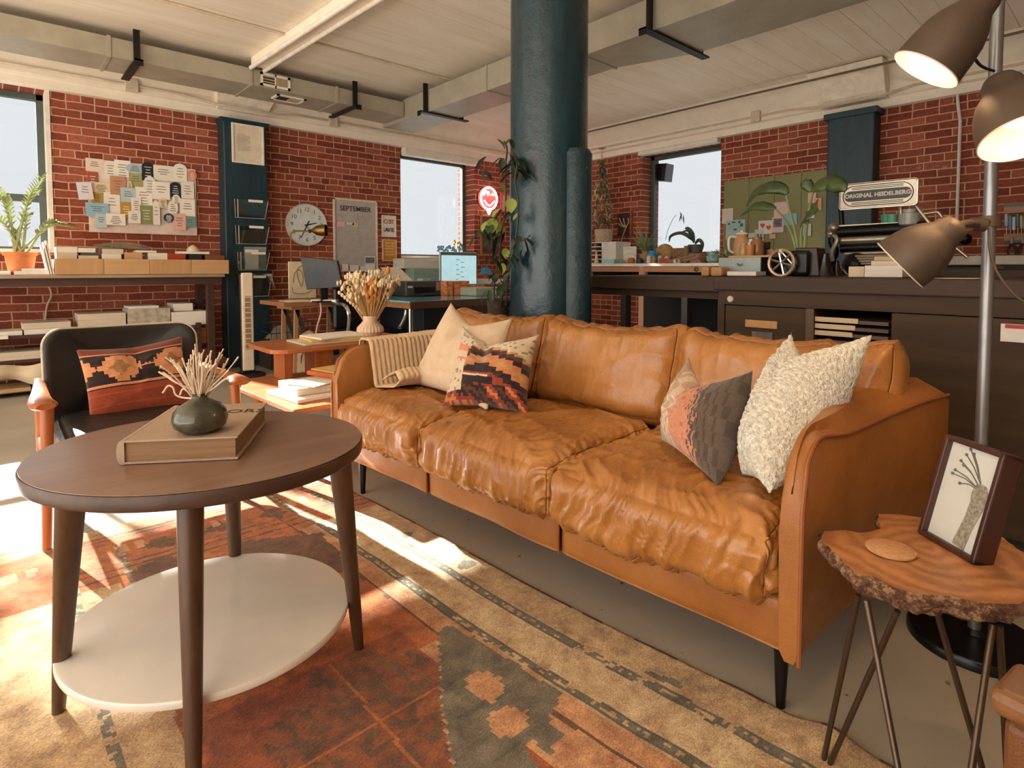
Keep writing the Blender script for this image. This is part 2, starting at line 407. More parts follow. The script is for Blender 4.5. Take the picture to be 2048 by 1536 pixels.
def hanger(a, b, z, label, axis):
    h = thing('duct_hanger', label, 'bracket', ((a[0] + b[0]) / 2, (a[1] + b[1]) / 2, z - .06), 'steel duct hangers')
    for q in (a, b): obj('hanger_rod', MB().box(q[0] - .022, q[0] + .022, q[1] - .012, q[1] + .012, z, ZC), dk, h)
    dx, dy = ((.03, .03 + abs(a[1] - b[1]) / 2 + .05) if axis == 'y' else (.03 + abs(a[0] - b[0]) / 2 + .05, .03))
    cx, cy = (a[0] + b[0]) / 2, (a[1] + b[1]) / 2
    mb = MB(); mb.box(cx - dx, cx + dx, cy - dy, cy + dy, z - .012, z); mb.box(cx - dx, cx + dx, cy - dy, cy - dy + .004, z - .05, z) if axis == 'y' else mb.box(cx - dx, cx - dx + .004, cy - dy, cy + dy, z - .05, z)
    obj('hanger_bar', mb, dk, h)
hanger((.9, 5.47), (.9, 5.955), 2.652, 'dark steel hanger under the left duct above the pinned collage', 'y')
hanger((2.78, 5.47), (2.78, 5.955), 2.652, 'dark steel hanger at the right end of the left duct', 'y')
hanger((3.35, 5.05), (3.81, 5.05), 2.612, 'dark steel hanger left of the teal column on the crossing duct', 'x')
hanger((3.35, 2.33), (4.01, 2.33), 2.612, 'dark steel hanger right of the teal column at the duct seam', 'x')
def grille(name, label, mk, n=6):
    pass
gw = M('white_grille_paint', '#ece4d8', .5); gd = M('grille_dark_gap', '#3a332b', .8)
def grille_y(x0, x1, z0, z1, y, label):
    g = thing('vent_grille', label, 'vent', ((x0 + x1) / 2, y, z0), 'duct vent grilles')
    f = MB(); b = .022
    f.box(x0, x1, y - .012, y, z0, z0 + b); f.box(x0, x1, y - .012, y, z1 - b, z1); f.box(x0, x0 + b, y - .012, y, z0, z1); f.box(x1 - b, x1, y - .012, y, z0, z1); f.box((x0 + x1) / 2 - .006, (x0 + x1) / 2 + .006, y - .012, y, z0, z1)
    obj('grille_frame', f, gw, g); obj('back_plate', MB().box(x0, x1, y - .003, y - .0005, z0, z1), gd, g)
    s = MB()
    for k in range(3): s.box(x0, (x0 + x1) / 2, y - .01, y - .003, z0 + .034 + k * .026, z0 + .044 + k * .026)
    for k in range(9): xx = (x0 + x1) / 2 + .012 + k * .0145; s.box(xx, xx + .01, y - .01, y - .003, z0, z1)
    obj('louvre', s, M('tan_louvre', '#bfa887', .6), g)
grille_y(1.86, 2.13, 2.675, 2.795, 5.5, 'white grille on the side of the left duct near its middle')
grille_y(-.2, .07, 2.675, 2.795, 5.5, 'white grille on the duct at the far left edge')
g = thing('vent_grille', 'white grille on the underside of the left duct above the clock', 'vent', (2.2, 5.7, 2.65), 'duct vent grilles')
f = MB(); f.box(2.05, 2.33, 5.6, 5.625, 2.648, 2.66); f.box(2.05, 2.33, 5.775, 5.8, 2.648, 2.66); f.box(2.05, 2.075, 5.6, 5.8, 2.648, 2.66); f.box(2.305, 2.33, 5.6, 5.8, 2.648, 2.66)
obj('grille_frame', f, gw, g); obj('louvre', MB().box(2.19, 2.31, 5.62, 5.78, 2.652, 2.66), M('tan_louvre'), g); obj('back_plate', MB().box(2.07, 2.19, 5.62, 5.78, 2.656, 2.66), gd, g)
# fluorescent batten
fl = thing('batten_light', 'long cream fluorescent batten light on the boarded ceiling', 'ceiling light', (1.85, 4.2, 2.8))
A0 = V((1.83, 5.47, 2.85)); A1 = V((1.93, 3.2, 2.85)); dn = (A1 - A0).normalized(); sd = V((dn.y, -dn.x, 0))
obj('housing', MB().ob((A0 + A1) / 2 + V((0, 0, .01)), (A1 - A0) / 2, sd * .06, V((0, 0, .04))), cream, fl, bevel=.01)
for q in (-.06, .06): obj('tube', MB().cyl(A0 + sd * q + V((0, 0, -.045)), A1 + sd * q + V((0, 0, -.045)), .019, n=12), M('unlit_tube_glass', '#efe5d6', .25), fl, smooth=True)
# thin conduits and pipes
cd = M('cream_conduit', '#d2bfa7', .6)
def pipe(name, label, pts, r, mat, cat='pipe'): return single(name, MB().tube(pts, r, 8), mat, label, cat, smooth=True)
pipe('conduit', 'thin cream conduit running across the ceiling boards in front of the teal column', [(-.5, 4.72, ZC - .012), (4.2, 4.76, ZC - .012)], .011, cd)
pipe('conduit', 'thin cream conduit running along the concrete ledge over the left wall', [(-3.5, YW - .15, 2.665), (1.35, YW - .15, 2.665), (1.66, YW - .24, 2.61), (2.24, YW - .24, 2.61), (2.5, YW - .15, 2.665), (6.2, YW - .15, 2.665)], .012, cd)
pipe('conduit', 'thin cream conduit running along the concrete ledge over the right wall', [(XW - .15, -2, 2.665), (XW - .15, 1.5, 2.665), (XW - .25, 1.68, 2.61), (XW - .25, 2.3, 2.61), (XW - .15, 2.6, 2.665), (XW - .15, 6.2, 2.665)], .012, cd)
pipe('sprinkler_pipe', 'straight brown pipe hanging just under the ceiling before the right wall', [(5.86, -2, 2.80), (5.86, 6.1, 2.80)], .011, M('brown_pipe', '#6e5b49', .5, .3))
for i, (q, lb) in enumerate((((.98, YW - .155, 2.665), 'square cream junction box over the pinned collage'), ((2.9, YW - .155, 2.665), 'square cream junction box on the ledge between clock and far window'),)):
    single('junction_box', MB().box(q[0] - .05, q[0] + .05, q[1] - .02, q[1] + .015, q[2] - .06, q[2] + .06), cd, lb, 'junction box', 'junction boxes', bevel=.004)
for q, lb in ((2.95, 'square cream junction box on the ledge above the green panels'), (1.2, 'square cream junction box at the top of the white vertical pipe')):
    single('junction_box', MB().box(XW - .175, XW - .135, q - .05, q + .05, 2.605, 2.725), cd, lb, 'junction box', 'junction boxes', bevel=.004)
P = [on_x(1917, 178, 6.22), on_x(1920, 230, 6.36), on_x(1927, 262, 6.37), on_x(1925, 300, 6.37), on_x(1921, 425, 6.37)]
P = [V((6.36, 1.2, 2.6)), V((6.37, 1.19, 2.45)), V((6.37, 1.17, 2.3)), V((6.37, 1.17, 1.3))]
pipe('wall_pipe', 'white vertical pipe on the right brick wall beside the desk lamp', P, .013, M('white_pipe_paint', '#d9d2c8', .5))
# ------------------------------------------------------------------ leather
def leather_mat(name, lo, mid, hi, rough=.36, wr=1.0):
    t = NT(name); v = t.coords()
    n1 = t.noise(v, 3.2, 5); n2 = t.noise(v, 380, 2); n3 = t.noise(t.coords((1, 2.4, 1)), 11, 6, .6)
    c = t.ramp(n1, [(.3, hexc(lo)), (.52, hexc(mid)), (.72, hexc(hi))])
    t.link(c, t.b.inputs['Base Color']); setp(t.b, rough, 0, .5)
    t.link(t.ramp(n3, [(.3, (rough - .08,) * 3), (.7, (rough + .12,) * 3)]), t.b.inputs['Roughness'])
    ad = t.node('ShaderNodeMath', operation='MULTIPLY_ADD'); t.link(n3, ad.inputs[0]); ad.inputs[1].default_value = 4.0 * wr
    t.link(n2, ad.inputs[2]); t.bump(ad.outputs[0], .28, .004); return t.m
lea = leather_mat('tan_leather', '#996028', '#ad7337', '#be8549', .27)
for _n in ('Coat Weight',): lea.node_tree.nodes['Principled BSDF'].inputs[_n].default_value = .35
lea.node_tree.nodes['Principled BSDF'].inputs['Coat Roughness'].default_value = .25
lea2 = leather_mat('tan_leather_smooth', '#8a5322', '#9e642d', '#ab7139', .38, .3)
seam_m = M('tan_piping', '#8f5228', .5)
O = V((1.212, .458, 0)); SS = V((-.063, .998, 0)); SB = V((.998, .063, 0))
def S(k, b, z): return O + SS * k + SB * b + V((0, 0, z))
def fnz(p, s, seed=0): return noise.noise(V(p) * s + V((seed, seed * 1.7, seed * .3)))
def ridge(p, s, seed):
    n = 1 - abs(noise.noise(V(p) * s + V((seed, -seed, seed * .5)))) * 2
    return max(0, n) ** 2.2
def cushion(fr, ux, uy, uz, hx, hy, hz, r, puff, nx, ny, nz, wr, top_only=False):
    """soft rounded block: centre fr, axes, half sizes, corner radius; wr(p, n, q) gives the creases"""
    mb = MB(); hx2, hy2, hz2 = hx - r, hy - r, hz - r
    bm = bmesh.new(); idx = {}
    def vert(q):
        key = tuple(round(c, 5) for c in q)
        if key in idx: return idx[key]
        p = V((q[0] * hx, q[1] * hy, q[2] * hz)); c = V((max(-hx2, min(hx2, p.x)), max(-hy2, min(hy2, p.y)), max(-hz2, min(hz2, p.z))))
        d = p - c; n = d.normalized() if d.length > 1e-9 else V((0, 0, 1)); p2 = c + n * r
        # belly
        p2.z += (puff[2] if q[2] > 0 else -puff[2] * .3) * (1 - q[0] ** 4) * (1 - q[1] ** 4) * (abs(q[2]) ** 3)
        p2.y += puff[1] * (1 if q[1] > 0 else -1) * (1 - q[0] ** 4) * (1 - q[2] ** 4) * abs(q[1]) ** 3
        p2.x += puff[0] * (1 if q[0] > 0 else -1) * (1 - q[1] ** 4) * (1 - q[2] ** 4) * abs(q[0]) ** 3
        p2 += n * wr(p2, n, q)
        idx[key] = bm.verts.new(V(fr) + ux * p2.x + uy * p2.y + uz * p2.z); return idx[key]
    def face(fn, a, b):
        for i in range(a):
            for j in range(b):
                f = [vert(fn(-1 + 2 * (i + di) / a, -1 + 2 * (j + dj) / b)) for di, dj in ((0, 0), (1, 0), (1, 1), (0, 1))]
                try: bm.faces.new(f)
                except ValueError: pass
    face(lambda a, b: (a, b, 1), nx, ny); face(lambda a, b: (a, b, -1), nx, ny)
    face(lambda a, b: (a, -1, b), nx, nz); face(lambda a, b: (a, 1, b), nx, nz)
    face(lambda a, b: (-1, a, b), ny, nz); face(lambda a, b: (1, a, b), ny, nz)
    bm.verts.index_update(); mb.v = [v.co.copy() for v in bm.verts]; mb.f = [tuple(v.index for v in f.verts) for f in bm.faces]; mb.c = [None] * len(mb.f)
    bm.free(); return mb

sofa = thing('leather_sofa', 'long tan leather three-seat sofa with crinkled cushions and slim dark legs', 'sofa', S(.96, .45, 0))
# seat cushions: x along the sofa, y front(-)/back(+)
def seat_wr(seed):
    def f(p, n, q):
        fr = sm(.25, -.95, q[1]); edge = max(abs(q[0]) ** 6, 0)
        wx = p.x + .10 * noise.noise(V((p.x * 5, p.y * 6 + p.z * 5, seed)))
        a = ridge((wx * 19, p.y * 4.2 + p.x * 3, p.z * 2.6), 1, seed) * (.002 + .010 * fr)
        a2 = ridge((wx * 42, p.y * 9 - p.x * 9, p.z * 7), 1, seed + 9) * (.0015 + .006 * fr)
        b = ridge((p.x * 5 + p.y * 3, p.y * 9 - p.x * 5, 0), 1, seed + 3) * .007
        c = noise.noise(V((p.x * 4, p.y * 4, seed))) * .014
        d = -.013 * edge * ridge((p.x * 3, p.y * 26, p.z * 20), 1, seed + 5)
        return a + a2 + b + c + d - .006
    return f
ks = (.052, .665, 1.28, 1.868)
for i in range(3):
    k0, k1 = ks[i] + .003, ks[i + 1] - .003
    mb = cushion(S((k0 + k1) / 2, .275, .380), SS, SB, V((0, 0, 1)), (k1 - k0) / 2 + .004, .305, .078, .055, (.004, .012, .018), 110, 100, 34, seat_wr(i * 11 + 3))
    # soft front drop over the rail
    mb.v = [V((p.x, p.y, p.z - .03 * sm(.10, -.02, (p - O).dot(SB)) * (1 if p.z < .40 else .5))) for p in mb.v]
    obj('seat_cushion', mb, lea, sofa, smooth='all', fix=False)
# back cushions
def back_wr(seed):
    def f(p, n, q):
        tp = sm(-.1, 1, q[1]); ed = sm(.55, 1, abs(q[0]))
        wx = p.x + .04 * noise.noise(V((p.x * 5, p.y * 5, seed)))
        a = ridge((wx * 14, p.y * 3 + p.x * 2 * (1 if p.x > 0 else -1), 0), 1, seed) * (.002 + .011 * tp)
        b = ridge((p.x * 4 + p.y * 7, p.y * 6 - p.x * 5, 1), 1, seed + 4) * (.004 + .006 * ed)
        c = noise.noise(V((p.x * 4, p.y * 4, seed))) * .014
        return a + b + c - .005
    return f
lean = V((0, 0, 1)) * .955 + SB * .297; nrm = lean.cross(SS).normalized()
if nrm.dot(SB) > 0: nrm = -nrm
kb = (-.03, .635, 1.275, 1.93)
for i in range(3):
    w_ = (kb[i + 1] - kb[i]) / 2
    mb = cushion(S((kb[i] + kb[i + 1]) / 2, .70, .59), SS, lean, nrm, w_ + .008, .185, .095, .07, (.0, .004, .03), 84, 60, 26, back_wr(i * 7 + 50))
    # corners pulled up into soft ears
    out = []
    for p in mb.v:
        u = ((p - S((kb[i] + kb[i + 1]) / 2, .70, .59)).dot(SS)) / w_; up = (p - S(0, .70, .59)).dot(lean) / .185
        out.append(p + V((0, 0, .026 * max(0, abs(u) - .7) / .3 * sm(.3, 1, up) - .012 * (1 - abs(u)) * sm(.3, 1, up))))
    mb.v = out
    obj('back_cushion', mb, lea, sofa, smooth='all', fix=False)
# frame rail in three leather panels
kk = (.03, .655, 1.275, 1.90)
for i in range(3):
    k0, k1 = kk[i] + .0012, kk[i + 1] - .0012
    def wr(p, n, q): return noise.noise(V((p.x * 5, p.y * 3, p.z * 8 + i))) * .004
    mb = cushion(S((k0 + k1) / 2, .42, .238), SS, SB, V((0, 0, 1)), (k1 - k0) / 2, .405, .06, .014, (0, .004, .002), 30, 20, 8, wr)
    obj('base_rail', mb, lea2, sofa, smooth='all', fix=False)
for k in kk[1:3]: obj('rail_seam', MB().box(0, 0, 0, 0, 0, 0) if 0 else MB().tube([S(k, .012, .185), S(k, .0095, .20), S(k, .0095, .28), S(k, .012, .296)], .004, 6), seam_m, sofa, smooth=True)
# curved arm shells (right flares outwards towards the back, left mirrored)
def arm(side):
    N, Mv = 34, 0
    rows = []
    for i in range(N + 1):
        b = -.004 + .884 * (i / N); fl = .125 * (max(0, b) / .88) ** 1.6
        th = .042 + .12 * sm(.0, .75, b)
        ko, ki = -fl, -fl + th; sl = .034 * sm(.0, .3, b)
        top = .655 + .012 * sm(.1, .8, b) - (.0 if b > .12 else .12 * (1 - math.sqrt(max(0, 1 - (1 - max(0, b) / .12) ** 2))))
        ro = .022
        sec = [(ko + .012, .178), (ko, .20), (ko, .45), (ko, top - ro - sl), (ko + ro * .3, top - ro * .3 - sl), (ko + ro, top - sl * .9), ((ko + ki) / 2, top + .010 - sl * .3), (ki - ro, top), (ki - ro * .3, top - ro * .3), (ki, top - ro), (ki + .004, .45), (ki, .20), (ki - .012, .178)]
        pts = []
        for k, z in sec:
            kk_ = k if side > 0 else 1.93 - k
            p = S(kk_, b, z); w_ = noise.noise(V((k * 4, b * 3, z * 5 + side))) * .003
            pts.append(p + V((0, 0, w_)))
        rows.append(pts)
    n = len(rows[0]); vs = [p for r in rows for p in r]; fs = []
    for i in range(N):
        for j in range(n): fs.append((i * n + j, i * n + (j + 1) % n, (i + 1) * n + (j + 1) % n, (i + 1) * n + j))
    fs.append(tuple(range(n))); fs.append(tuple(N * n + j for j in range(n - 1, -1, -1)))
    mb = MB().add(vs, fs); a = obj('armrest', mb, lea2, sofa, smooth=True)
    s = a.modifiers.new('soft', 'BEVEL'); s.width = .008; s.segments = 3; s.limit_method = 'ANGLE'; s.angle_limit = math.radians(50)
    # piping round the outer edge
    pts = [r[4] + (SS * (-.005 if side > 0 else .005)) for r in rows]
    k = 0 if side > 0 else 1.93
    front = [S(k, -.006, z) for z in (.18, .3, .42, .50)]
    obj('piping', MB().tube(front + pts[1:], .0048, 7), seam_m, a, smooth=True)
    pts = [r[7] + V((0, 0, .001)) for r in rows]; kf = .05 if side > 0 else 1.88
arm(1); arm(-1)
# outer back
mb = MB(); N = 40; rows = []
for i in range(N + 1):
    k = -.045 + 2.02 * i / N; bow = .0
    rows += [S(k, .80, .19), S(k, .80, .60), S(k, .81, .62), S(k, .86, .62), S(k, .875, .60), S(k, .875, .19)]
fs = []
for i in range(N):
    for j in range(6): fs.append((i * 6 + j, i * 6 + (j + 1) % 6, (i + 1) * 6 + (j + 1) % 6, (i + 1) * 6 + j))
fs += [tuple(range(6)), tuple(N * 6 + j for j in range(5, -1, -1))]
obj('back_panel', MB().add(rows, fs), lea2, sofa, smooth=True)
legm = M('black_leg_metal', '#0d0c0c', .4, .3)
for k, b in ((.07, .10), (1.86, .10), (.02, .78), (1.9, .78)):
    obj('leg', MB().cyl(S(k, b, 0), S(k, b, .185), .010, .019, 16), legm, sofa, smooth=True)

# ------------------------------------------------------------------ pillows
def pillow_mb(BL, BR, TR, TL, thick, N=44, dip=0, pinch=.10, col=None, tuft=0, seed=1, dipx=.0, wr=.004):
    """square cushion from its four corners; dip = karate-chop dent in its top edge"""
    BL, BR, TR, TL = V(BL), V(BR), V(TR), V(TL)
    nr = ((BR - BL).cross(TL - BL)).normalized()
    if nr.dot(EYE - BL) < 0: nr = -nr
    up = ((TL + TR) - (BL + BR)) * .5; L = up.length; upn = up.normalized()
    rt = ((BR + TR) - (BL + TL)) * .5; rtn = rt.normalized(); W = rt.length
    def pt(u, v, sgn):
        x, y = 2 * u - 1, 2 * v - 1
        p = lerp(lerp(BL, BR, u), lerp(TL, TR, u), v)
        p = p - rtn * (pinch * W * .5 * (1 - y * y) ** 1.0 * x * abs(x) * .9) - upn * (pinch * L * .5 * (1 - x * x) * y * abs(y) * .9)
        d = abs(x - dipx)
        p = p - upn * (dip * max(0, 1 - d / (1 - dipx * (1 if x > dipx else -1))) ** .8 * sm(.1, 1, v) * L)
        e = ((1 - x ** 4) * (1 - y ** 4)); t = thick * .5 * max(0, e) ** .55 * (1 - .25 * (x * x + y * y))
        crease = 1 - .55 * math.exp(-((x - dipx) / .16) ** 2) * sm(.25, 1, v) * (1 if dip else 0)
        w_ = (noise.noise(V((x * 2.2, y * 2.2, seed + sgn))) * 2 + ridge((x * 3 + y * 2, y * 3 - x, seed), 1, seed) * 1.6) * wr * max(0, e)
        if tuft: w_ += tuft * (noise.noise(p * 95) + .6 * noise.noise(p * 190)) * (e > .0)
        return p + nr * sgn * (t * crease + w_)
    mb = MB()
    mb.grid(lambda u, v: pt(u, v, 1), N, N, col=col)
    c2 = (lambda u, v: col(u, v)) if callable(col) else col
    mb.grid(lambda u, v: pt(u, v, -1), N, N, col=c2)
    bm = bmesh.new(); vs = [bm.verts.new(p) for p in mb.v]
    return mb
def weld(o, d=.0004):
    bm = bmesh.new(); bm.from_mesh(o.data); bmesh.ops.remove_doubles(bm, verts=bm.verts, dist=d); bmesh.ops.recalc_face_normals(bm, faces=bm.faces); bm.to_mesh(o.data); bm.free()
def pb(px, py, off):      # point on the upright plane at depth `off` inside the sofa
    n = SB; d = ray(px, py); o = S(0, off, 0); t = (o - EYE).dot(n) / d.dot(n); return EYE + d * t
def rgb(h): return hexc(h)
cot = M('oatmeal_linen', '#cdb497', .9, var=.08, nscale=30, bump=.35, bscale=300)
k = thing('throw_pillow', 'plain oatmeal linen pillow leaning at the left end behind the kilim pillow', 'pillow', S(1.5, .45, .47), 'pillows on the leather sofa')
mb = pillow_mb(on_z(822, 768, .475), on_z(975, 822, .475), pb(1027, 634, .48), pb(902, 603, .40), .15, dip=.16, seed=3, dipx=-.1)
o = obj('pillow_cover', mb, cot, k, smooth='all', fix=False); weld(o)

# kilim patterns ------------------------------------------------------------
PAL = {c: rgb(h) for c, h in dict(w='#cdb79a', t='#b48a5c', o='#c07544', r='#8c3a28', k='#2d2023', n='#5a3426', p='#cf7f62', g='#8a8173').items()}
def kilim_a(u, v):
    # stepped chevrons below a cream woven field
    col = int(u * 32); row = int(v * 32); uu, vv = col / 32, row / 32
    q = math.floor((vv * 16 + abs(uu - .38) * 13 * (1 if uu > .38 else .9)))
    stp = math.floor(abs(uu - .38) * 22) * .5
    lv = vv * 17 + abs(math.floor(uu * 11) / 11 - .40) * 9
    if lv > 14.6 or (uu < .22 and vv > .12):
        if uu < .22 and .52 < vv < .74: return PAL['p'] if (row // 3) % 2 else PAL['w']
        return PAL['w'] if noise.noise(V((col * .7, row * .7, 0))) < .28 else PAL['g']
    i = int(lv) % 15
    seq = 'rknkonktonkrotw'
    s = 'ttwotrrkkotoknt'
    base = s[int(lv) % len(s)]
    if abs(uu - .42) < .18 and .15 < vv < .42: base = 'k' if (int(vv * 20) % 3) else 'r'
    if abs(uu - .40) < .16 and abs(vv - .32) < .012: base = 'w'
    if vv < .2: base = 'rknkro'[int(uu * 14 + vv * 18 + abs(math.floor(uu * 9) - 4)) % 6]
    return PAL[base]
kl = vcol('kilim_wool', .95, .7, 260)
k = thing('throw_pillow', 'kilim pillow with stepped chevrons in rust and black, cream upper field', 'pillow', S(1.3, .4, .47), 'pillows on the leather sofa')
mb = pillow_mb(on_z(884, 812, .47), on_z(1056, 830, .47), pb(1079, 668, .40), pb(926, 652, .34), .16, N=64, dip=.17, col=kilim_a, seed=8, dipx=-.15, tuft=.0006, pinch=.12)
o = obj('pillow_cover', mb, kl, k, smooth='all', fix=False); weld(o)
# the ribs of the cream field
def kilim_b(u, v):
    c, r = int(u * 46), int(v * 40)
    j = (noise.noise(V((c * .9, r * .25, 4)))) * .13
    x = u + j * .9 + (v - .5) * .16
    if x > .74: return rgb('#62554b') if (c + r // 5) % 3 else rgb('#4f443c')
    if x > .66: return rgb('#574a42') if (c * 3 + r // 6) % 2 else rgb('#b07a66')
    if x > .38: return rgb('#c08468') if noise.noise(V((c, r * .2, 1))) < .3 else rgb('#b06a52')
    if x > .2: return rgb('#b79b84') if (c // 2 + r // 9) % 2 else rgb('#cdb6a0')
    return rgb('#a08c78')
k = thing('throw_pillow', 'small kilim pillow striped dusty pink and grey-brown, leaning on the boucle pillow', 'pillow', S(.55, .35, .47), 'pillows on the leather sofa')
BLp, BRp = on_z(1323, 880, .50), on_z(1437, 975, .468)
mb = pillow_mb(BLp, BRp, pb(1506, 740, .42), pb(1378, 713, .36), .17, N=60, dip=.3, col=kilim_b, seed=14, dipx=-.38, tuft=.0014, pinch=.08)
o = obj('pillow_cover', mb, kl, k, smooth='all', fix=False); weld(o)
# plain leather-brown back edge strip of that pillow is its reverse cloth
bou = M('cream_boucle', '#e9e0d0', .95, var=.3, nscale=95, bump=1.0, bscale=85); bou.node_tree.nodes['Bump'].inputs['Distance'].default_value = .02
k = thing('throw_pillow', 'large cream boucle pillow tucked against the right arm of the sofa', 'pillow', S(.3, .45, .47), 'pillows on the leather sofa')
mb = pillow_mb(on_z(1482, 950, .475), S(.105, .10, .485), pb(1745, 668, .52), pb(1583, 663, .50), .18, N=120, dip=.19, seed=21, dipx=-.35, tuft=.0042, pinch=.07, wr=.003)
o = obj('pillow_cover', mb, bou, k, smooth='all', fix=False); weld(o)

# ------------------------------------------------------------------ ribbed knit throw over the left arm
thr = M('camel_knit_wool', '#cdb08c', .95, var=.1, nscale=40, bump=.5, bscale=260)
def blanket(u, v):
    b = .14 + .52 * u; rib = .0065 * abs(math.sin(u * 22 * PI)) + .002 * noise.noise(V((u * 30, v * 40, 2)))
    fl = .125 * (b / .88) ** 1.6; th = .05 + .085 * sm(0, .6, b)
    ko, ki = 1.93 + fl, 1.93 + fl - th
    path = [(ko + .012, .40), (ko + .012, .655), (ko + .006, .678), ((ko + ki) / 2, .684), (ki - .006, .68), (ki - .018, .655), (ki - .03, .60), (ki - .045, .53), (ki - .06, .485), (ki - .15, .492), (ki - .20, .50), (ki - .23, .53), (ki - .19, .555), (ki - .14, .535), (ki - .10, .51)]
    w_ = v * (len(path) - 1); i = min(int(w_), len(path) - 2); f = w_ - i
    k_, z = lerp(path[i][0], path[i + 1][0], f), lerp(path[i][1], path[i + 1][1], f)
    t = V((path[i + 1][0] - path[i][0], path[i + 1][1] - path[i][1])).normalized(); n = V((t.y, -t.x))
    if v > .5: b += .03 * math.sin(v * 9 + u * 3) * (v - .5) * 2; z += .012 * math.sin(u * 13) * (v - .55) * 2
    return S(k_ - n.x * rib * 0 + (rib if v < .2 else -rib) , b, z + (rib if .15 < v < .4 or v > .6 else 0))
mb = MB().grid(blanket, 220, 90); o = single('knit_throw', mb, thr, 'ribbed camel knit throw draped over the left sofa arm and bunched on the seat', 'blanket', smooth='all', fix=False)
q = o.modifiers.new('thick', 'SOLIDIFY'); q.thickness = .007; q.offset = 1
# ------------------------------------------------------------------ oval coffee table
wal = wood('dark_walnut_top', '#755443', '#987661', .3, 0, 5, .2)
walE = wood('walnut_edge', '#38241a', '#5a3f2f', .45, 0, 5, .1)
walL = wood('walnut_leg', '#3d271a', '#6b4a33', .42, 2, 5, .1)
tc_ = V((.367, 1.51, 0)); AX = V((-.73, .69, 0)).normalized(); AY = V((AX.y, -AX.x, 0))
wal.node_tree.nodes['Principled BSDF'].inputs['Coat Weight'].default_value = .7; wal.node_tree.nodes['Principled BSDF'].inputs['Coat Roughness'].default_value = .28
tb = thing('coffee_table', 'oval dark walnut coffee table with a white lower shelf and tapered legs', 'coffee table', tc_)
def oval(c, a, b, prof, n=96, mb=None):
    mb = mb or MB(); vs = []; fs = []
    for j, (s_, z) in enumerate(prof):
        for k in range(n):
            g = 2 * PI * k / n; vs.append(c + AX * (a + s_) * math.cos(g) + AY * (b + s_) * math.sin(g) + V((0, 0, z)))
    for j in range(len(prof) - 1):
        for k in range(n): k2 = (k + 1) % n; fs.append((j * n + k, j * n + k2, (j + 1) * n + k2, (j + 1) * n + k))
    fs += [tuple(range(n - 1, -1, -1)), tuple((len(prof) - 1) * n + k for k in range(n))]
    return mb.add(vs, fs)
obj('tabletop', oval(tc_, .368, .322, [(-.008, .5775), (-.003, .578), (-.003, .5795), (-.006, .58)]), wal, tb, smooth=True)
obj('edge_band', oval(tc_, .368, .322, [(-.03, .545), (-.006, .545), (-.001, .549), (0, .552), (0, .574), (-.002, .577)]), walE, tb, smooth=True)
sc_ = V((.376, 1.505, 0)); gl = M('white_lacquer_shelf', '#ddd6cc', .14, var=.03)
obj('shelf', oval(sc_, .318, .298, [(-.006, .142), (-.001, .144), (0, .147), (0, .157), (-.002, .160), (-.006, .161)]), gl, tb, smooth=True)
for top, ft in ((on_z(141, 1004, .547), V((.078, 1.612, 0))), (on_z(680, 925, .547), V((.683, 1.359, 0))), (on_z(380, 985, .547), V((.25, 1.172, 0))), (V((.478, 1.715, .545)), V((.512, 1.80, 0)))):
    prof = []; L = 10
    mb = MB(); vs = []; fs = []
    for i in range(L + 1):
        p_ = lerp(ft, top, i / L); r_ = .0125 + .0135 * (i / L) ** .9
        for k in range(20): g = 2 * PI * k / 20; vs.append(p_ + V((math.cos(g) * r_, math.sin(g) * r_, 0)))
    for i in range(L):
        for k in range(20): k2 = (k + 1) % 20; fs.append((i * 20 + k, i * 20 + k2, (i + 1) * 20 + k2, (i + 1) * 20 + k))
    fs += [tuple(range(19, -1, -1)), tuple(L * 20 + k for k in range(20))]; mb.add(vs, fs); obj('leg', mb, walL, tb, smooth=True)
# big linen-bound book on it
paper = M('old_paper_block', '#cbb089', .85, var=.1, nscale=3, stretch=(1, 1, 60), bump=.5, bscale=30)
cover = M('grey_linen_cover', '#a8907a', .8, var=.06, bump=.3, bscale=250); ink = M('dark_book_ink', '#3a2c24', .7)
FL, FR_, BR_ = on_z(243, 930, .581), on_z(476, 919, .581), on_z(535, 842, .581)
bkb = FL + (BR_ - FR_); ex = (FR_ - FL); ey = (BR_ - FR_)
bk = thing('hardback_book', 'large grey linen hardback book lying on the round table under the vase', 'book', FL)
H_ = .052; dz = V((0, 0, 1)); exn, eyn = ex.normalized(), ey.normalized()
cc = (FL + BR_) / 2
obj('lower_cover', MB().ob(cc + dz * .0025, ex / 2, ey / 2, dz * .0022), cover, bk, bevel=.001)
obj('upper_cover', MB().ob(cc + dz * (H_ - .0025), ex / 2, ey / 2, dz * .0022), cover, bk, bevel=.001)
obj('page_block', MB().ob(cc + dz * H_ / 2, ex / 2 - exn * .006, ey / 2 - eyn * .005, dz * (H_ / 2 - .005)), M('page_edges', '#8a6a4d', .85, stretch=(1, 1, 90), nscale=4, var=.25), bk)
sp = []
for i in range(9):
    g = PI * i / 8; sp.append(FL - exn * (math.sin(g) * .010) + dz * (H_ / 2 - math.cos(g) * H_ / 2))
sp += [FL + exn * .006 + dz * H_, FL + exn * .006]
obj('spine', MB().prism(sp, ey), cover, bk, smooth=True)
o = text_mb('OLORS', .05, cc + dz * (H_ + .0002) + exn * .05 + eyn * .07, exn, eyn, .0006); obj('cover_title', o, ink, bk)
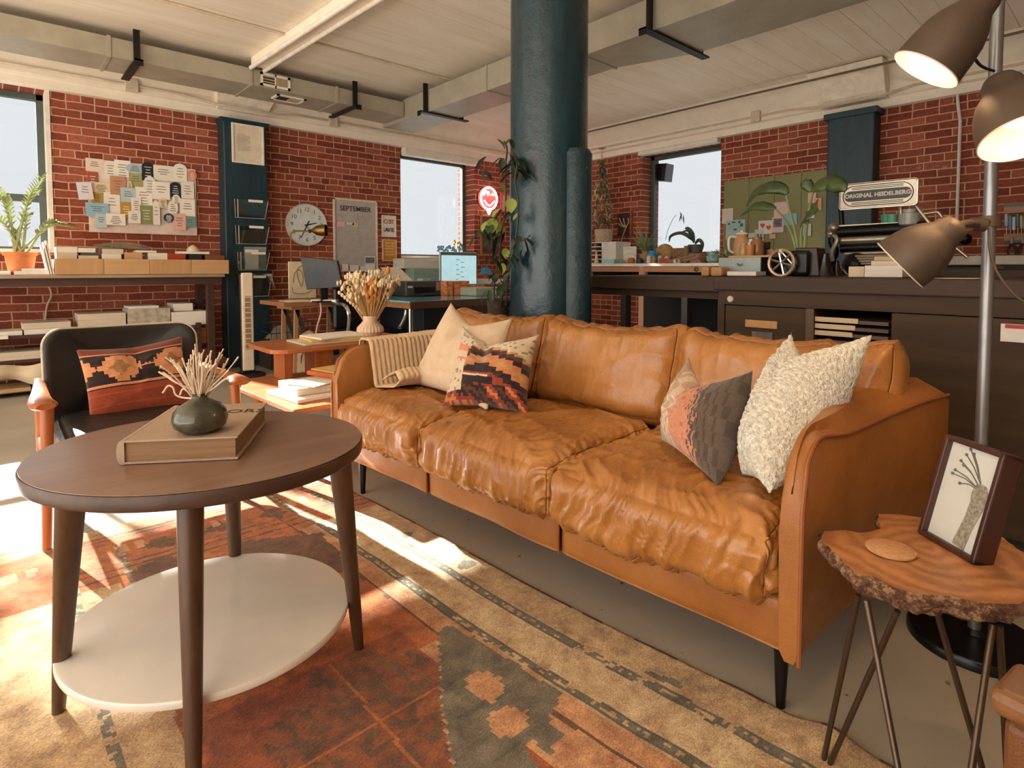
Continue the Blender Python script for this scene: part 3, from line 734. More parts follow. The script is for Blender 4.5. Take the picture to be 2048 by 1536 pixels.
# bud vase
vc = on_z(401, 862, .581 + H_ + .001)
vz = thing('bud_vase', 'squat dark olive glazed bud vase standing on the large book', 'vase', vc)
t = NT('dark_olive_glaze'); f = t.noise(t.coords((1, 1, 1)), 22, 5)
t.link(t.ramp(f, [(.35, hexc('#2d2c22')), (.6, hexc('#4c4a38')), (.8, hexc('#6a5b42'))]), t.b.inputs['Base Color']); setp(t.b, .12, 0, .6)
prof = [(.028, 0), (.040, .003), (.053, .014), (.0575, .030), (.054, .046), (.043, .060), (.027, .069), (.017, .075), (.0145, .081), (.0165, .087), (.013, .087), (.012, .078)]
obj('vase_body', MB().lathe(prof, vc, 48), t.m, vz, smooth=True)
twig = M('bleached_coral_twig', '#d9c3ab', .8)
tw = thing('dried_sprigs', 'bundle of pale knobbly dried sprigs standing in the olive bud vase', 'dried plant', vc + dz * .08)
random.seed(5); mb = MB(); nk = vc + dz * .07
for i in range(42):
    sx = random.uniform(-1, 1); sy = random.uniform(-1, 1); L = random.uniform(.065, .105)
    d = (RT * sx * .62 + FW * sy * .45 + dz * 1).normalized(); p = nk + RT * sx * .006 + FW * sy * .006
    pts = [p]; q = p
    for j in range(6): d = (d + V([random.uniform(-.14, .14) for _ in range(3)])).normalized(); q = q + d * L / 6 * 1.15; pts.append(q)
    mb.tube(pts, [.0016, .0015, .0014, .0014, .0016, .0015, .0022], 5); mb.ball(q, .0024, 6, 4)
    if i % 2: s2 = (d + V([random.uniform(-.8, .8) for _ in range(3)])).normalized(); mb.tube([q - d * .012, q - d * .004 + s2 * .010, q + s2 * .014], [.0013, .0013, .0018], 5)
obj('sprig_bunch', mb, twig, tw, smooth=True)
def px_path(pp, t0, t1): return [at(x, y, lerp(t0, t1, i / (len(pp) - 1))) for i, (x, y) in enumerate(pp)]
tv = (vc - EYE).dot(FW)
for pp in ([(400, 796), (372, 796), (352, 790), (346, 775), (336, 772), (327, 784), (324, 786)], [(402, 792), (378, 784), (366, 778), (360, 790)], [(404, 788), (352, 765), (333, 752), (325, 744)], [(408, 788), (428, 776), (445, 762), (453, 757), (457, 759)], [(408, 786), (418, 760), (424, 742), (430, 728), (433, 718)]):
    obj('curly_sprig', MB().tube(curve(px_path(pp, tv, tv - .01), 5), .0021, 6), twig, tw, smooth=True)

# ------------------------------------------------------------------ woven rug with its own pattern
def Z2(px, py): p = on_z(px, py, 0); return (p.x, p.y)
def inpoly(x, y, P):
    c = False; j = len(P) - 1
    for i in range(len(P)):
        if (P[i][1] > y) != (P[j][1] > y) and x < (P[j][0] - P[i][0]) * (y - P[i][1]) / (P[j][1] - P[i][1]) + P[i][0]: c = not c
        j = i
    return c
RC = {k: rgb(h) for k, h in dict(sand='#c0a27b', pink='#c29069', rust='#ad6533', dark='#6b4930', grey='#726c5c', red='#96502a', tan='#b8946a', lt='#cdb28c').items()}
def px_poly(L): return [Z2(*p) for p in L]
grey_field = px_poly([(878, 1262), (905, 1258), (1120, 1395), (1105, 1440), (1085, 1478), (1050, 1500), (1080, 1545), (930, 1600), (905, 1540), (880, 1420)])
dia1 = px_poly([(930, 1368), (965, 1352), (1000, 1365), (1008, 1395), (985, 1418), (940, 1400)])
dia2 = px_poly([(975, 1440), (1020, 1425), (1060, 1435), (1045, 1475), (1010, 1488), (975, 1470)])
gsq = px_poly([(1058, 1490), (1098, 1455), (1134, 1485), (1092, 1520)])
dk1 = px_poly([(500, 1090), (560, 1080), (640, 1072), (690, 1105), (700, 1160), (620, 1110), (540, 1105), (480, 1110)])
dk1b = px_poly([(478, 1088), (640, 1072), (672, 1105), (712, 1150), (600, 1150), (470, 1118)])
dk2 = px_poly([(255, 1160), (275, 1140), (330, 1118), (400, 1125), (440, 1118), (440, 1140), (350, 1150), (250, 1175)])
tri = [px_poly([(270, 1105), (300, 1084), (320, 1078), (345, 1082), (352, 1098)]), px_poly([(400, 1072), (420, 1054), (440, 1046), (455, 1056), (460, 1066)]), px_poly([(515, 1040), (530, 1024), (552, 1020), (572, 1028), (560, 1040)])]
oct_ = px_poly([(575, 1395), (640, 1330), (800, 1345), (830, 1395), (825, 1470), (760, 1536), (640, 1560), (560, 1500)])
def rug_col(x, y):
    cx_, cy_ = math.floor(x / .012) * .012, math.floor(y / .012) * .012
    # distance in from the right-hand long edge
    e = 1.185 + (1.95 - y) * .068 + (.01 * math.sin(y * 4)); a = e - x; j = noise.noise(V((x * 40, y * 40, 0)))
    al = 2.65 - y + .015 * noise.noise(V((x * 3, 0, 5)))
    ls = x + .06 + (1.99 - y) * -.0
    n = noise.noise(V((x * 2, y * 22, 3))) * .5 + .5
    base = None
    if a > .355 and al > .50 and ls > .33: base = 'rust' if y > 1.25 or x < .62 else 'pink'
    elif al < .5: base = 'tan' if al < .09 else 'rust'
    else: base = 'sand'
    c = RC[base]
    if base == 'sand' and a < .36: c = RC['lt'] if .14 < a < .26 else (RC['pink'] if .29 < a < .35 else RC['sand'])
    for w0, w1 in ((.118, .142), (.258, .280)):
        if w0 < a < w1: c = RC['grey'] if noise.noise(V((x * 70, y * 55, 2))) > -.12 else RC['sand']
        if abs(a - w0) < .003 or abs(a - w1) < .003: c = tuple(q * .8 for q in RC['grey'])
    if abs(a - .352) < .006: c = RC['dark']
    if 0.02 < a < .1 and noise.noise(V((y * 9, x * 9, 1))) > .52: c = RC['grey']
    if a < .004 or al < .006: c = RC['dark']
    for l0 in (-.045, .155, .30):
        if abs(ls - .06 - l0) < .011 and al > .2: c = RC['grey'] if j > -.1 else RC['sand']
    if al < .5 and x > .15:
        for q in (.10, .13, .36, .40, .45):
            if abs(al - q) < .006 and j > -.25: c = RC['dark']
    for P in tri:
        if inpoly(cx_, cy_, P): c = RC['dark']
    if al < .5 and .19 < al < .33:
        if int(x * 40) % 12 in (0, 2) and .2 < al < .27: c = RC['pink']
    if inpoly(cx_, cy_, dk2) or inpoly(cx_, cy_, dk1b): c = RC['dark']
    if inpoly(cx_, cy_, grey_field):
        c = RC['grey'] if n > .3 else tuple(q * .8 for q in RC['grey'])
        for P in (dia1, dia2):
            if inpoly(cx_, cy_, P): c = RC['pink']
    if inpoly(cx_, cy_, gsq): c = RC['grey']
    if .30 < a < .42 and y < 1.0 and noise.noise(V((math.floor(x * 22), math.floor(y * 22), 0))) > .35: c = RC['grey']
    if y < 1.36 and x < .80 and base != 'sand':
        # large dark stepped medallion around the table
        mx, my = math.floor((x - .62) / .021), math.floor((y - 1.13) / .021)
        sq = noise.noise(V((x * 9, y * 9, 3))) + .25 * noise.noise(V((x * 24, y * 24, 3))); inn = ((x - .60) / .21) ** 2 + ((y - 1.10) / .24) ** 2 < 1.05 + .3 * noise.noise(V((x * 12, y * 12, 1)))
        r1 = abs(mx) + abs(my); base2 = RC['red'] if y < 1.36 else RC['rust']; c2 = base2
        if inn and (abs(sq) < .085 or sq > .33): c2 = RC['dark']
        elif inn: c2 = tuple((a * .6 + b * .4) for a, b in zip(RC['red'], RC['dark']))
        if False and r1 in (9, 10) or (abs(mx) in (5, 6) and abs(my) < 5) or (abs(my) in (5, 6) and abs(mx) < 5) or r1 < 3: c2 = tuple((a + b) * .5 for a, b in zip(RC['dark'], RC['red'])) if noise.noise(V((mx * .5, my * .5, 2))) > -.1 else RC['dark']
        if inn and (abs(x - .60) < .004 or abs(y - 1.1) < .004): c2 = RC['rust']
        if inpoly(x, y, grey_field): c2 = c
        c = c2
    k = (.80 + .26 * n) * (1 + .20 * j + .14 * noise.noise(V((x * 110, y * 140, 8))))
    return tuple(min(1, q * k) for q in c)
rugm = vcol('woven_wool_rug', .95, 1.0, 170, .2, (1, 2.2, 1), .5)
NX, NY = 190, 290; X0, X1, Y0, Y1 = -.55, 1.0, -.0, 2.65
def rug_p(u, v):
    y = lerp(-.35, 2.65, v); e = 1.185 + (1.95 - y) * .068 + .01 * math.sin(y * 4) + .004 * noise.noise(V((0, y * 9, 0)))
    x = lerp(-1.1, e, u)
    z = .007 + .003 * noise.noise(V((x * 3, y * 3, 1))) + (.02 * math.exp(-((y - .42) / .05) ** 2) * sm(e - .12, e, x))
    return V((x, y + (.012 * noise.noise(V((x * 4, 3, 1))) if v > .98 else 0), z))
mb = MB(); U, VV_ = 300, 390
mb.grid(rug_p, U, VV_, col=lambda u, v: rug_col(*rug_p(u, v)[:2]))
rug = single('woven_rug', mb, rugm, 'faded rust and sand kilim rug with grey motifs under the coffee table', 'rug', smooth='all', fix=False)
q = rug.modifiers.new('thick', 'SOLIDIFY'); q.thickness = .006; q.offset = -1

# ------------------------------------------------------------------ side table with live edge and hairpin legs
t = NT('burl_wood_top'); v = t.coords(); d1 = t.noise(v, 7, 6, .7)
wv = t.node('ShaderNodeTexWave', wave_type='RINGS', rings_direction='Z'); wv.inputs['Scale'].default_value = 9; wv.inputs['Distortion'].default_value = 9; wv.inputs['Detail'].default_value = 5
t.link(v, wv.inputs['Vector'])
c = t.ramp(wv.outputs['Fac'], [(.0, hexc('#a2683c')), (.6, hexc('#b57a4b')), (1, hexc('#bd8555'))]); c = t.mix(.5, c, t.ramp(d1, [(.35, (.25, .22, .2)), (.6, (1, 1, 1))]), 'MULTIPLY')
t.link(c, t.b.inputs['Base Color']); setp(t.b, .42); t.bump(d1, .2, .004); burl = t.m
t = NT('rough_bark'); v = t.coords(); d1 = t.noise(v, 55, 6, .8)
t.link(t.ramp(d1, [(.36, hexc('#4a2917')), (.50, hexc('#87583a')), (.60, hexc('#cda27c'))]), t.b.inputs['Base Color']); setp(t.b, .8); t.bump(d1, 1, .02); bark = t.m
TP = [(1642, 1076), (1650, 1062), (1690, 1060), (1722, 1066), (1745, 1062), (1764, 1056), (1755, 1040), (1758, 1028), (1800, 1029), (1850, 1036), (1950, 1045), (1998, 1068), (2030, 1095), (2052, 1108), (2075, 1122), (2100, 1150), (2095, 1180), (2060, 1196), (2034, 1208), (1962, 1206), (1900, 1192), (1835, 1188), (1788, 1175), (1752, 1154), (1719, 1150), (1690, 1128), (1672, 1107), (1651, 1090)]
ZT = .45
out = []
base = [on_z(x, y, ZT) for x, y in TP]
for i, p in enumerate(base):
    q = base[(i + 1) % len(base)]
    for k in range(6): s_ = lerp(p, q, k / 6); n_ = noise.noise(s_ * 60) * .0035; out.append(s_ + V((n_, -n_, 0)))
ctr = sum(base, V()) / len(base)
st = thing('live_edge_side_table', 'small side table of live-edge burl wood on thin steel hairpin legs', 'side table', (ctr.x, ctr.y, 0))
mb = MB(); mb.add(out, [tuple(range(len(out)))]); obj('burl_surface', mb, burl, st)
rings = []; n = len(out)
for j, (s_, z) in enumerate(((0, 0), (-.004, .004), (-.008, .012), (-.002, .020), (.004, .030), (.014, .040), (.03, .048))):
    for i, p in enumerate(out):
        d = (p - ctr); d.z = 0; d.normalize(); amp = .011 * noise.noise(V((p.x * 55, p.y * 55, j * .9))) if 0 < j else 0
        rings.append(p - d * (s_ + amp * (1 if j else 0)) - V((0, 0, z + (.008 * noise.noise(V((p.x * 40, p.y * 40, 9))) if j > 1 else 0))))
fs = [(j * n + i, j * n + (i + 1) % n, (j + 1) * n + (i + 1) % n, (j + 1) * n + i) for j in range(6) for i in range(n)]; fs.append(tuple(6 * n + i for i in range(n - 1, -1, -1)))
obj('bark_edge', MB().add(rings, fs), bark, st, smooth='all', fix=True)
stl = M('raw_steel_rod', '#5c4c3f', .35, .8)
def hp(top1, foot, top2=None):
    P = [on_z(*top1, .402), on_z(*foot, .006)]
    if top2: P2 = on_z(*top2, .402); f = P[1]; mb = MB().tube([P[0], f + V((0, 0, .012)), f, f + (P2 - P[0]).normalized() * .01, P2], .0052, 10)
    else: mb = MB().tube(P, .0052, 10)
    obj('hairpin_leg', mb, stl, st, smooth=True)
hp((1717, 1190), (1648, 1524), (1795, 1222)); hp((1733, 1202), (1868, 1935), (1985, 1250)); hp((1873, 1222), (2008, 1700), (1999, 1252))
single('cork_coaster', MB().lathe([(.038, 0), (.042, .0015), (.042, .005), (.040, .0065)], on_z(1781, 1102, ZT + .001), 48), M('cork', '#b98a5f', .9, var=.2, nscale=140, bump=.4, bscale=300), 'round cork coaster lying on the live-edge side table', 'coaster', smooth=True)
# framed pressed-flower glass
PL, PR_ = on_z(1833, 1064, ZT + .002), on_z(1946, 1130, ZT + .002)
rx = (PR_ - PL).normalized(); W_ = (PR_ - PL).length; bkd = V((-rx.y, rx.x, 0)); bkd = bkd if bkd.dot(FW) > 0 else -bkd
upf = (V((0, 0, 1)) * .965 + bkd * .26).normalized(); dpt = upf.cross(rx); dpt = dpt if dpt.dot(bkd) > 0 else -dpt
# height so that the top edge sits where the frame ends
Hf = min(((at_ - 0) for at_ in [h / 200 for h in range(20, 70)]), key=lambda h: abs(((PL + upf * h - EYE).normalized()).z / ((PL + upf * h - EYE).normalized()).dot(FW) - (lambda r: r.z / r.dot(FW))(ray(1885, 868))))
fr_ = thing('shadow_frame', 'deep walnut frame with a grey drawing of a hand holding flowers, on the side table', 'picture frame', PL)
wf = wood('dark_frame_walnut', '#3a2019', '#553127', .4, 2, 4); D_ = .042; tk = .011
def fbar(c0, c1, w_):  # bar between two front points, thickness towards centre
    return c0
c0 = PL; mb = MB(); cen = PL + rx * W_ / 2 + upf * Hf / 2 + dpt * D_ / 2
mb.ob(PL + rx * W_ / 2 + upf * tk / 2 + dpt * D_ / 2, rx * W_ / 2, upf * tk / 2, dpt * D_ / 2); mb.ob(PL + rx * W_ / 2 + upf * (Hf - tk / 2) + dpt * D_ / 2, rx * W_ / 2, upf * tk / 2, dpt * D_ / 2)
mb.ob(PL + rx * tk / 2 + upf * Hf / 2 + dpt * D_ / 2, rx * tk / 2, upf * Hf / 2, dpt * D_ / 2); mb.ob(PL + rx * (W_ - tk / 2) + upf * Hf / 2 + dpt * D_ / 2, rx * tk / 2, upf * Hf / 2, dpt * D_ / 2)
obj('frame_box', mb, wf, fr_, bevel=.003)
obj('art_sheet', MB().ob(cen - dpt * .006, rx * (W_ / 2 - tk), upf * (Hf / 2 - tk), dpt * .002), M('pale_grey_print', '#c9cac2', .35, var=.05), fr_)
am = M('grey_brown_drawing', '#8b8474', .8, var=.5, nscale=160); A_ = PL + dpt * (D_ / 2 - .0088)
def ap(u, v): return A_ + rx * (W_ * u) + upf * (Hf * v)
mb = MB(); arm_ = [(.52, .07), (.72, .05), (.76, .25), (.82, .42), (.86, .50), (.85, .60), (.79, .66), (.70, .67), (.62, .64), (.60, .56), (.62, .48), (.60, .33)]
mb.prism([ap(*p) for p in arm_], -dpt * .0006); obj('drawn_hand', mb, am, fr_)
mb = MB()
for a, b in (((.70, .66), (.40, .93)), ((.70, .66), (.47, .90)), ((.68, .64), (.30, .80)), ((.68, .64), (.36, .77)), ((.66, .62), (.25, .70)), ((.66, .62), (.22, .66)), ((.66, .61), (.38, .60)), ((.70, .66), (.36, .87))):
    mb.tube([ap(*a), lerp(ap(*a), ap(*b), .5) + upf * .004, ap(*b)], .0011, 5); mb.ball(ap(*b), .0032, 6, 4)
obj('drawn_flowers', mb, M('dark_grey_drawing', '#6b665a', .8), fr_)
# corner of a wooden stool at the lower right
sw = wood('honey_wood_rail', '#6f4728', '#8c5f38', .4, 0, 5); slm = leather_mat('brown_leather_side', '#5f3718', '#6f4320', '#7d5029', .45, .5)
q0 = on_z(1978, 1400, .52); q1 = q0 + V((.40, -.42, 0))
ac = thing('armchair', 'tan leather armchair with rounded wooden arm cap, only its corner in view', 'armchair', (q0.x + .02, q0.y - .3, 0))
dd = V((-.15, -1, 0)).normalized(); ee = V((1, -.15, 0)).normalized()
c_ = on_z(1974, 1392, .51) + dd * .25
mb = MB().ob(c_ + ee * .045 + V((0, 0, -.004)), ee * .045, dd * .25, V((0, 0, .016))); obj('arm_cap', mb, sw, ac, bevel=.012, seg=4)
mb = MB().ob(c_ + ee * .05 + V((0, 0, -.24)), ee * .035, dd * .24, V((0, 0, .215))); obj('arm_side', mb, slm, ac, bevel=.012, seg=3)
obj('leg', MB().ob(c_ + ee * .05 + dd * -.2 + V((0, 0, -.48)), ee * .018, dd * .018, V((0, 0, .03))), sw, ac)

# ------------------------------------------------------------------ tripod-head floor lamp
DZ0 = V((0, 0, 1)); lb = V((1.925, .285, 0)); gun = M('bronze_grey_metal', '#5a4a3d', .5, .35, var=.1, bump=.2, bscale=400); polem = M('grey_steel_pole', '#8d8d8f', .35, .75)
lp = thing('floor_lamp', 'tall grey floor lamp with three bronze bell shades and a round black foot', 'floor lamp', lb)
obj('foot', MB().lathe([(.15, 0), (.15, .018), (.145, .026), (.03, .03), (.02, .04)], lb, 64), M('black_lamp_foot', '#0e0d0e', .25, .3), lp, smooth=True)
ptop = lb + V((0, 0, 2.0)); obj('pole', MB().cyl(lb + V((0, 0, .03)), ptop, .0145, n=24), polem, lp, smooth=True)
whin = M('warm_white_enamel', '#b08f66', .5); 
def head(cen, apex, r, lit, clampz, joint):
    ax = (apex - cen).normalized(); L = (apex - cen).length
    h = obj('lamp_shade', MB().lathe([(r, 0), (r * .99, L * .08), (r * .96, L * .25), (r * .89, L * .43), (r * .76, L * .58), (r * .58, L * .70), (r * .50, L * .76), (r * .47, L * .88), (r * .38, L * .96), (r * .2, L)], cen, 56, axis=ax, caps=False), gun, lp, smooth=True)
    obj('inner_shade', MB().lathe([(r * .995, .001), (r * .97, L * .08), (r * .935, L * .25), (r * .86, L * .43), (r * .72, L * .57), (r * .2, L * .64)], cen, 56, axis=ax, caps=False), whin, h, smooth=True)
    obj('shade_rim', MB().tube([cen + (lambda a, b: a * math.cos(g) * r + b * math.sin(g) * r)(ax.orthogonal().normalized(), ax.cross(ax.orthogonal().normalized())) for g in [2 * PI * i / 48 for i in range(49)]], .0016, 6), M('pale_rim', '#d9c8b4', .4), h, smooth=True)
    e = M('glowing_bulb', '#fff1d0', .3, emis='#ffd9a0', estr=5) if lit else M('unlit_bulb', '#efe8da', .2)
    obj('bulb', MB().ball(cen + ax * L * .36, .03, 16, 10), e, h, smooth=True)
    if lit:
        ld = bpy.data.lights.new('lamp_bulb_light', 'POINT'); ld.energy = lit; ld.color = (1, .72, .42); ld.shadow_soft_size = .03
        lo = bpy.data.objects.new('lamp_bulb_light', ld); COL.objects.link(lo); lo.location = cen + ax * L * .18
    pc_ = V((lb.x, lb.y, clampz)); obj('pole_clamp', MB().cyl(pc_ - V((0, 0, .014)), pc_ + V((0, 0, .014)), .025, n=20), gun, lp, smooth=True)
    obj('joint_arm', MB().tube(curve([pc_, lerp(pc_, joint, .5), joint, lerp(joint, apex, .6), apex - ax * .02], 5), .0095, 10), gun, lp, smooth=True)
    nk = joint; obj('joint_knuckle', MB().cyl(nk - RT * .016 + V((0, 0, .002)), nk + RT * .016, .017, n=16), gun, lp, smooth=True)
pz = lambda py: EYE.z + (ray(1995, py).z / ray(1995, py).dot(FW)) * lb.dot(FW)
def hax(c, dx, dy, away, L):
    v = ray(c[0], c[1]).normalized(); r_ = v.cross(DZ0).normalized(); u_ = r_.cross(v); e = (r_ * dx - u_ * dy).normalized(); return at(*c) + (e * math.sqrt(1 - away ** 2) + v * away) * L
head(at(1851, 139, 1.40), hax((1851, 139, 1.40), 97, -125, .30, .205), .077, 1.9, pz(-12), at(1972, -8, 1.50))
head(at(2050, 275, 1.25), hax((2050, 275, 1.25), -35, -100, .5, .17), .083, 2.4, pz(205), at(2012, 190, 1.42))
head(at(1800, 530, 1.40), hax((1800, 530, 1.40), 76, -66, -.02, .15), .0715, .12, pz(443), at(1955, 450, 1.45))
cab = M('black_cable', '#151311', .5)
obj('cable', MB().tube(curve([at(1985, 0, 1.5), at(1955, 60, 1.47), at(1942, 95, 1.46), at(1960, 130, 1.47), at(2000, 146, 1.5)], 6), .0035, 6), cab, lp, smooth=True)
obj('cable', MB().tube(curve([at(1978, 455, 1.47), at(1980, 500, 1.47), at(1995, 545, 1.47), at(2030, 590, 1.46), at(2070, 615, 1.45)], 6), .003, 6), M('brown_cable', '#5b4c40', .5), lp, smooth=True)
# ------------------------------------------------------------------ helpers for things standing against the walls
DZ = V((0, 0, 1))
def extY(x0, y0, x1, y1, y):      # world extents of a rectangle seen on a plane parallel to the left wall
    a, b = on_y(x0, (y0 + y1) / 2, y), on_y(x1, (y0 + y1) / 2, y); xm = (x0 + x1) / 2
    return a.x, b.x, on_y(xm, y1, y).z, on_y(xm, y0, y).z
def extX(x0, y0, x1, y1, x):
    a, b = on_x(x0, (y0 + y1) / 2, x), on_x(x1, (y0 + y1) / 2, x); xm = (x0 + x1) / 2
    return b.y, a.y, on_x(xm, y1, x).z, on_x(xm, y0, x).z
def bY(r, y, d, z0=None, mb=None):
    x0, x1, a, b = extY(*r, y); a = a if z0 is None else z0
    return (mb or MB()).box(x0, x1, y, y + d, a, b)
def bX(r, x, d, z0=None, mb=None):
    y0, y1, a, b = extX(*r, x); a = a if z0 is None else z0
    return (mb or MB()).box(x, x + d, y0, y1, a, b)
def leaf(mb, p, d, L, W, droop=.5, n=6, fold=.25, side=None, col=None):
    p, d = V(p), V(d).normalized(); s_ = (side or d.cross(DZ)); s_ = s_.normalized() if s_.length > .01 else V((1, 0, 0)); q = p.copy(); vs = []
    for i in range(n + 1):
        t_ = i / n; w = W * math.sin(PI * min(1, t_ * .93 + .05)) ** .8 * (1 - .15 * t_); nn = s_.cross(d).normalized()
        vs += [q - s_ * w / 2 + nn * fold * w * .5, q, q + s_ * w / 2 + nn * fold * w * .5]
        d = (d - DZ * droop / n).normalized(); q = q + d * L / n
    fs = []
    for i in range(n): a = i * 3; fs += [(a, a + 1, a + 4, a + 3), (a + 1, a + 2, a + 5, a + 4)]
    mb.add(vs, fs, col); return q
def leafm(name, a, b, rough=.45):
    if name in MATS: return MATS[name]
    t = NT(name); t.link(t.ramp(t.noise(t.coords(), 9, 4), [(.3, hexc(a)), (.7, hexc(b))]), t.b.inputs['Base Color']); setp(t.b, rough, 0, .5)
    t.b.inputs['Subsurface Weight'].default_value = .0
    MATS[name] = t.m; return t.m
darkw = wood('dark_stained_timber', '#3a211a', '#5a3528', .6, 0, 5); darkv = wood('dark_stained_post', '#3a211a', '#5a3528', .6, 2, 5)
birch = wood('pale_birch_ply', '#c79763', '#dbb383', .6, 0, 3, .05); orange = wood('orange_teak', '#a4572a', '#c97a43', .35, 0, 4)
orangev = wood('orange_teak_upright', '#a4572a', '#c97a43', .35, 2, 4)
whitep = M('white_paper', '#e6ddd0', .8, var=.05); creamp = M('cream_paper', '#d8c4a6', .85, var=.1); greyp = M('grey_board', '#a79c8c', .8)
stackp = M('stacked_sheets', '#cdbda5', .85, var=.22, nscale=3, stretch=(1, 1, 120)); stackw = M('stacked_white_sheets', '#e2dacd', .85, var=.12, nscale=3, stretch=(1, 1, 120))

# console and shelf rack under the window ------------------------------------
YD = 5.85
cs = thing('console_table', 'long dark timber console along the left wall, pale edge, carrying books and plant', 'console table', (0, 6.1, 0))
obj('tabletop', MB().box(-1.6, 1.62, YD, 6.33, .925, .953), wood('worn_pale_top', '#a98c6c', '#cbb08e', .6, 0, 4), cs, bevel=.004)
obj('apron', MB().box(-1.6, 1.60, YD + .03, YD + .06, .86, .925), darkw, cs)
for x in (1.50, -1.5):
    for y in (YD + .03, 6.25): obj('leg', MB().box(x - .032, x + .032, y - .005, y + .055, 0, .86 if x > 0 else .92), darkv, cs, bevel=.004)
cr = thing('birch_box', 'long low birch box in four panels standing on the console', 'wooden box', (1.0, 6.0, .955))
xs = [on_y(p, 533, YD - .02).x for p in (110, 208, 299, 383, 458)]
for i in range(4): obj('front_panel', MB().box(xs[i] + .001, xs[i + 1] - .001, YD - .02, YD, .954, 1.083), birch if i % 2 else wood('birch_knotty', '#bd8a58', '#d3a673', .6, 2, 3, .05), cr, bevel=.002)
obj('box_body', MB().box(xs[0], xs[4] - .002, YD, 6.2, .954, 1.078), birch, cr)
rk = thing('shelf_rack', 'low dark timber paper rack standing under the console', 'shelf', (0, 6.1, 0))
for z in (.455, .265, .03): obj('shelf_board', MB().box(-1.45, 1.40, YD + .04, 6.33, z, z + .022), darkw, rk)
for x in (-.55, 1.40):
    for y in (YD + .05, 6.27): obj('post', MB().box(x - .02, x + .02, y, y + .04, 0, .50), darkv, rk)
for z, c in ((.30, 'a'), (.34, 'b'), (.13, 'c')): pass
for i, (r, lb) in enumerate((((402, 655, 420, 686), 'orange wooden block at the end of the rack, upper of three'), ((403, 697, 421, 716), 'orange wooden block at the end of the rack, middle of three'), ((405, 725, 422, 745), 'orange wooden block at the end of the rack, lowest of three'))):
    single('wooden_block', bY(r, YD + .12, .12), orange, lb, 'wooden block', 'orange wooden blocks')
def stackY(name, r, y, d, mat, label, cat, group, z0=None, bev=.003): return single(name, bY(r, y, d, z0), mat, label, cat, group, bevel=bev)
for r, y, m_, lb, z0 in (((44, 645, 142, 657), 5.93, stackp, 'upper cream board bundle left behind the dark armchair', None), ((48, 657, 146, 669), 5.93, stackw, 'lower cream board bundle left behind the dark armchair', .478),
    ((-40, 664, 45, 671), 5.93, stackw, 'thin white board pack on the rack at the far left edge', .478), ((-40, 673, 17, 680), 5.87, stackw, 'small white pack under the rack top at the far left edge', None),
    ((156, 627, 252, 652), 5.95, stackp, 'wide cream paper bundle behind the top of the dark armchair', .478), ((255, 617, 341, 643), 5.95, M('marbled_box', '#b3a691', .8, var=.35, nscale=20), 'marbled grey paper bundle behind the dark armchair', .478),
    ((258, 612, 318, 618), 5.98, stackw, 'thin white sheets lying on the marbled bundle', None), ((347, 607, 386, 622), 6.0, stackw, 'small white ream on top of the wide white ream', None), ((343, 623, 418, 650), 5.95, stackw, 'wide white ream at the right end of the rack', .478),
    ((-40, 705, 90, 722), 5.90, stackp, 'thick cream board stack on the middle rack shelf', .288)):
    stackY('paper_stack', r, y, .28, m_, lb, 'paper stack', 'paper stacks on the rack', z0)
# curled wrapping paper
def curl(u, v):
    x = lerp(on_y(-30, 750, 5.84).x, on_y(90, 750, 5.84).x, u); z = lerp(.255, .13 + .05 * math.sin(u * 5) * u, v); return V((x, 5.86 - .05 * math.sin(v * 3) - .02 * math.sin(u * 9), z + .012 * math.sin(u * 7)))
single('wrapping_paper', MB().grid(curl, 24, 8), creamp, 'crumpled cream wrapping paper hanging from the rack at far left', 'paper', smooth='all', fix=False)
single('board_offcut', bY((-40, 779, 62, 787), 5.86, .3), birch, 'pale board on the bottom rack shelf at far left', 'board')
# books on the birch box
ZBx = 1.0795
for i, (r, d, mt, z0, lb) in enumerate((
    ((113, 505, 154, 517), .2, 'stackp', ZBx, 'tan book at the left end of the birch box'), ((112, 494, 155, 505), .2, 'stackw', None, 'cream book lying on the tan book at the left end'),
    ((157, 511, 197, 517), .2, 'creamp', ZBx, 'thin cream book under the dark one on the birch box'), ((161, 505, 198, 511), .18, 'dark', None, 'dark grey book on a thin cream book'), ((156, 496, 191, 505), .18, 'stackw', None, 'white book topping the dark grey book'),
    ((204, 508, 243, 517), .2, 'stackw', ZBx, 'lowest white book below the heap of prunings'), ((205, 498, 247, 508), .2, 'stackp', None, 'upper cream book below the heap of prunings'),
    ((249, 505, 285, 517), .18, 'tan', ZBx, 'tan craft book left of the wide white one'), ((272, 501, 313, 505), .16, 'stackw', None, 'thin white pad lying across the tan craft book'),
    ((297, 506, 335, 517), .18, 'stackw', ZBx, 'wide white book left of the red one'), ((336, 508, 370, 517), .16, 'red', ZBx, 'small red book on the birch box'),
    ((379, 508, 410, 517), .14, 'black', ZBx, 'black book near the right end of the birch box'), ((358, 503, 419, 508), .16, 'stackw', None, 'thin white pad on the black book'), ((404, 511, 449, 517), .14, 'brown', ZBx, 'brown book at the right end of the birch box'))):
    mm_ = dict(stackp=stackp, stackw=stackw, creamp=creamp, dark=M('charcoal_cloth', '#4b4a48'), tan=M('tan_cloth', '#c69a6c'), red=M('red_cloth', '#a63a22'), black=M('black_cloth', '#1e1d1f'), brown=M('brown_cloth', '#7d4e2e'))[mt]
    stackY('book', r, 5.92, d, mm_, lb, 'book', 'books on the birch box', z0, .002)
random.seed(3); mb = MB()
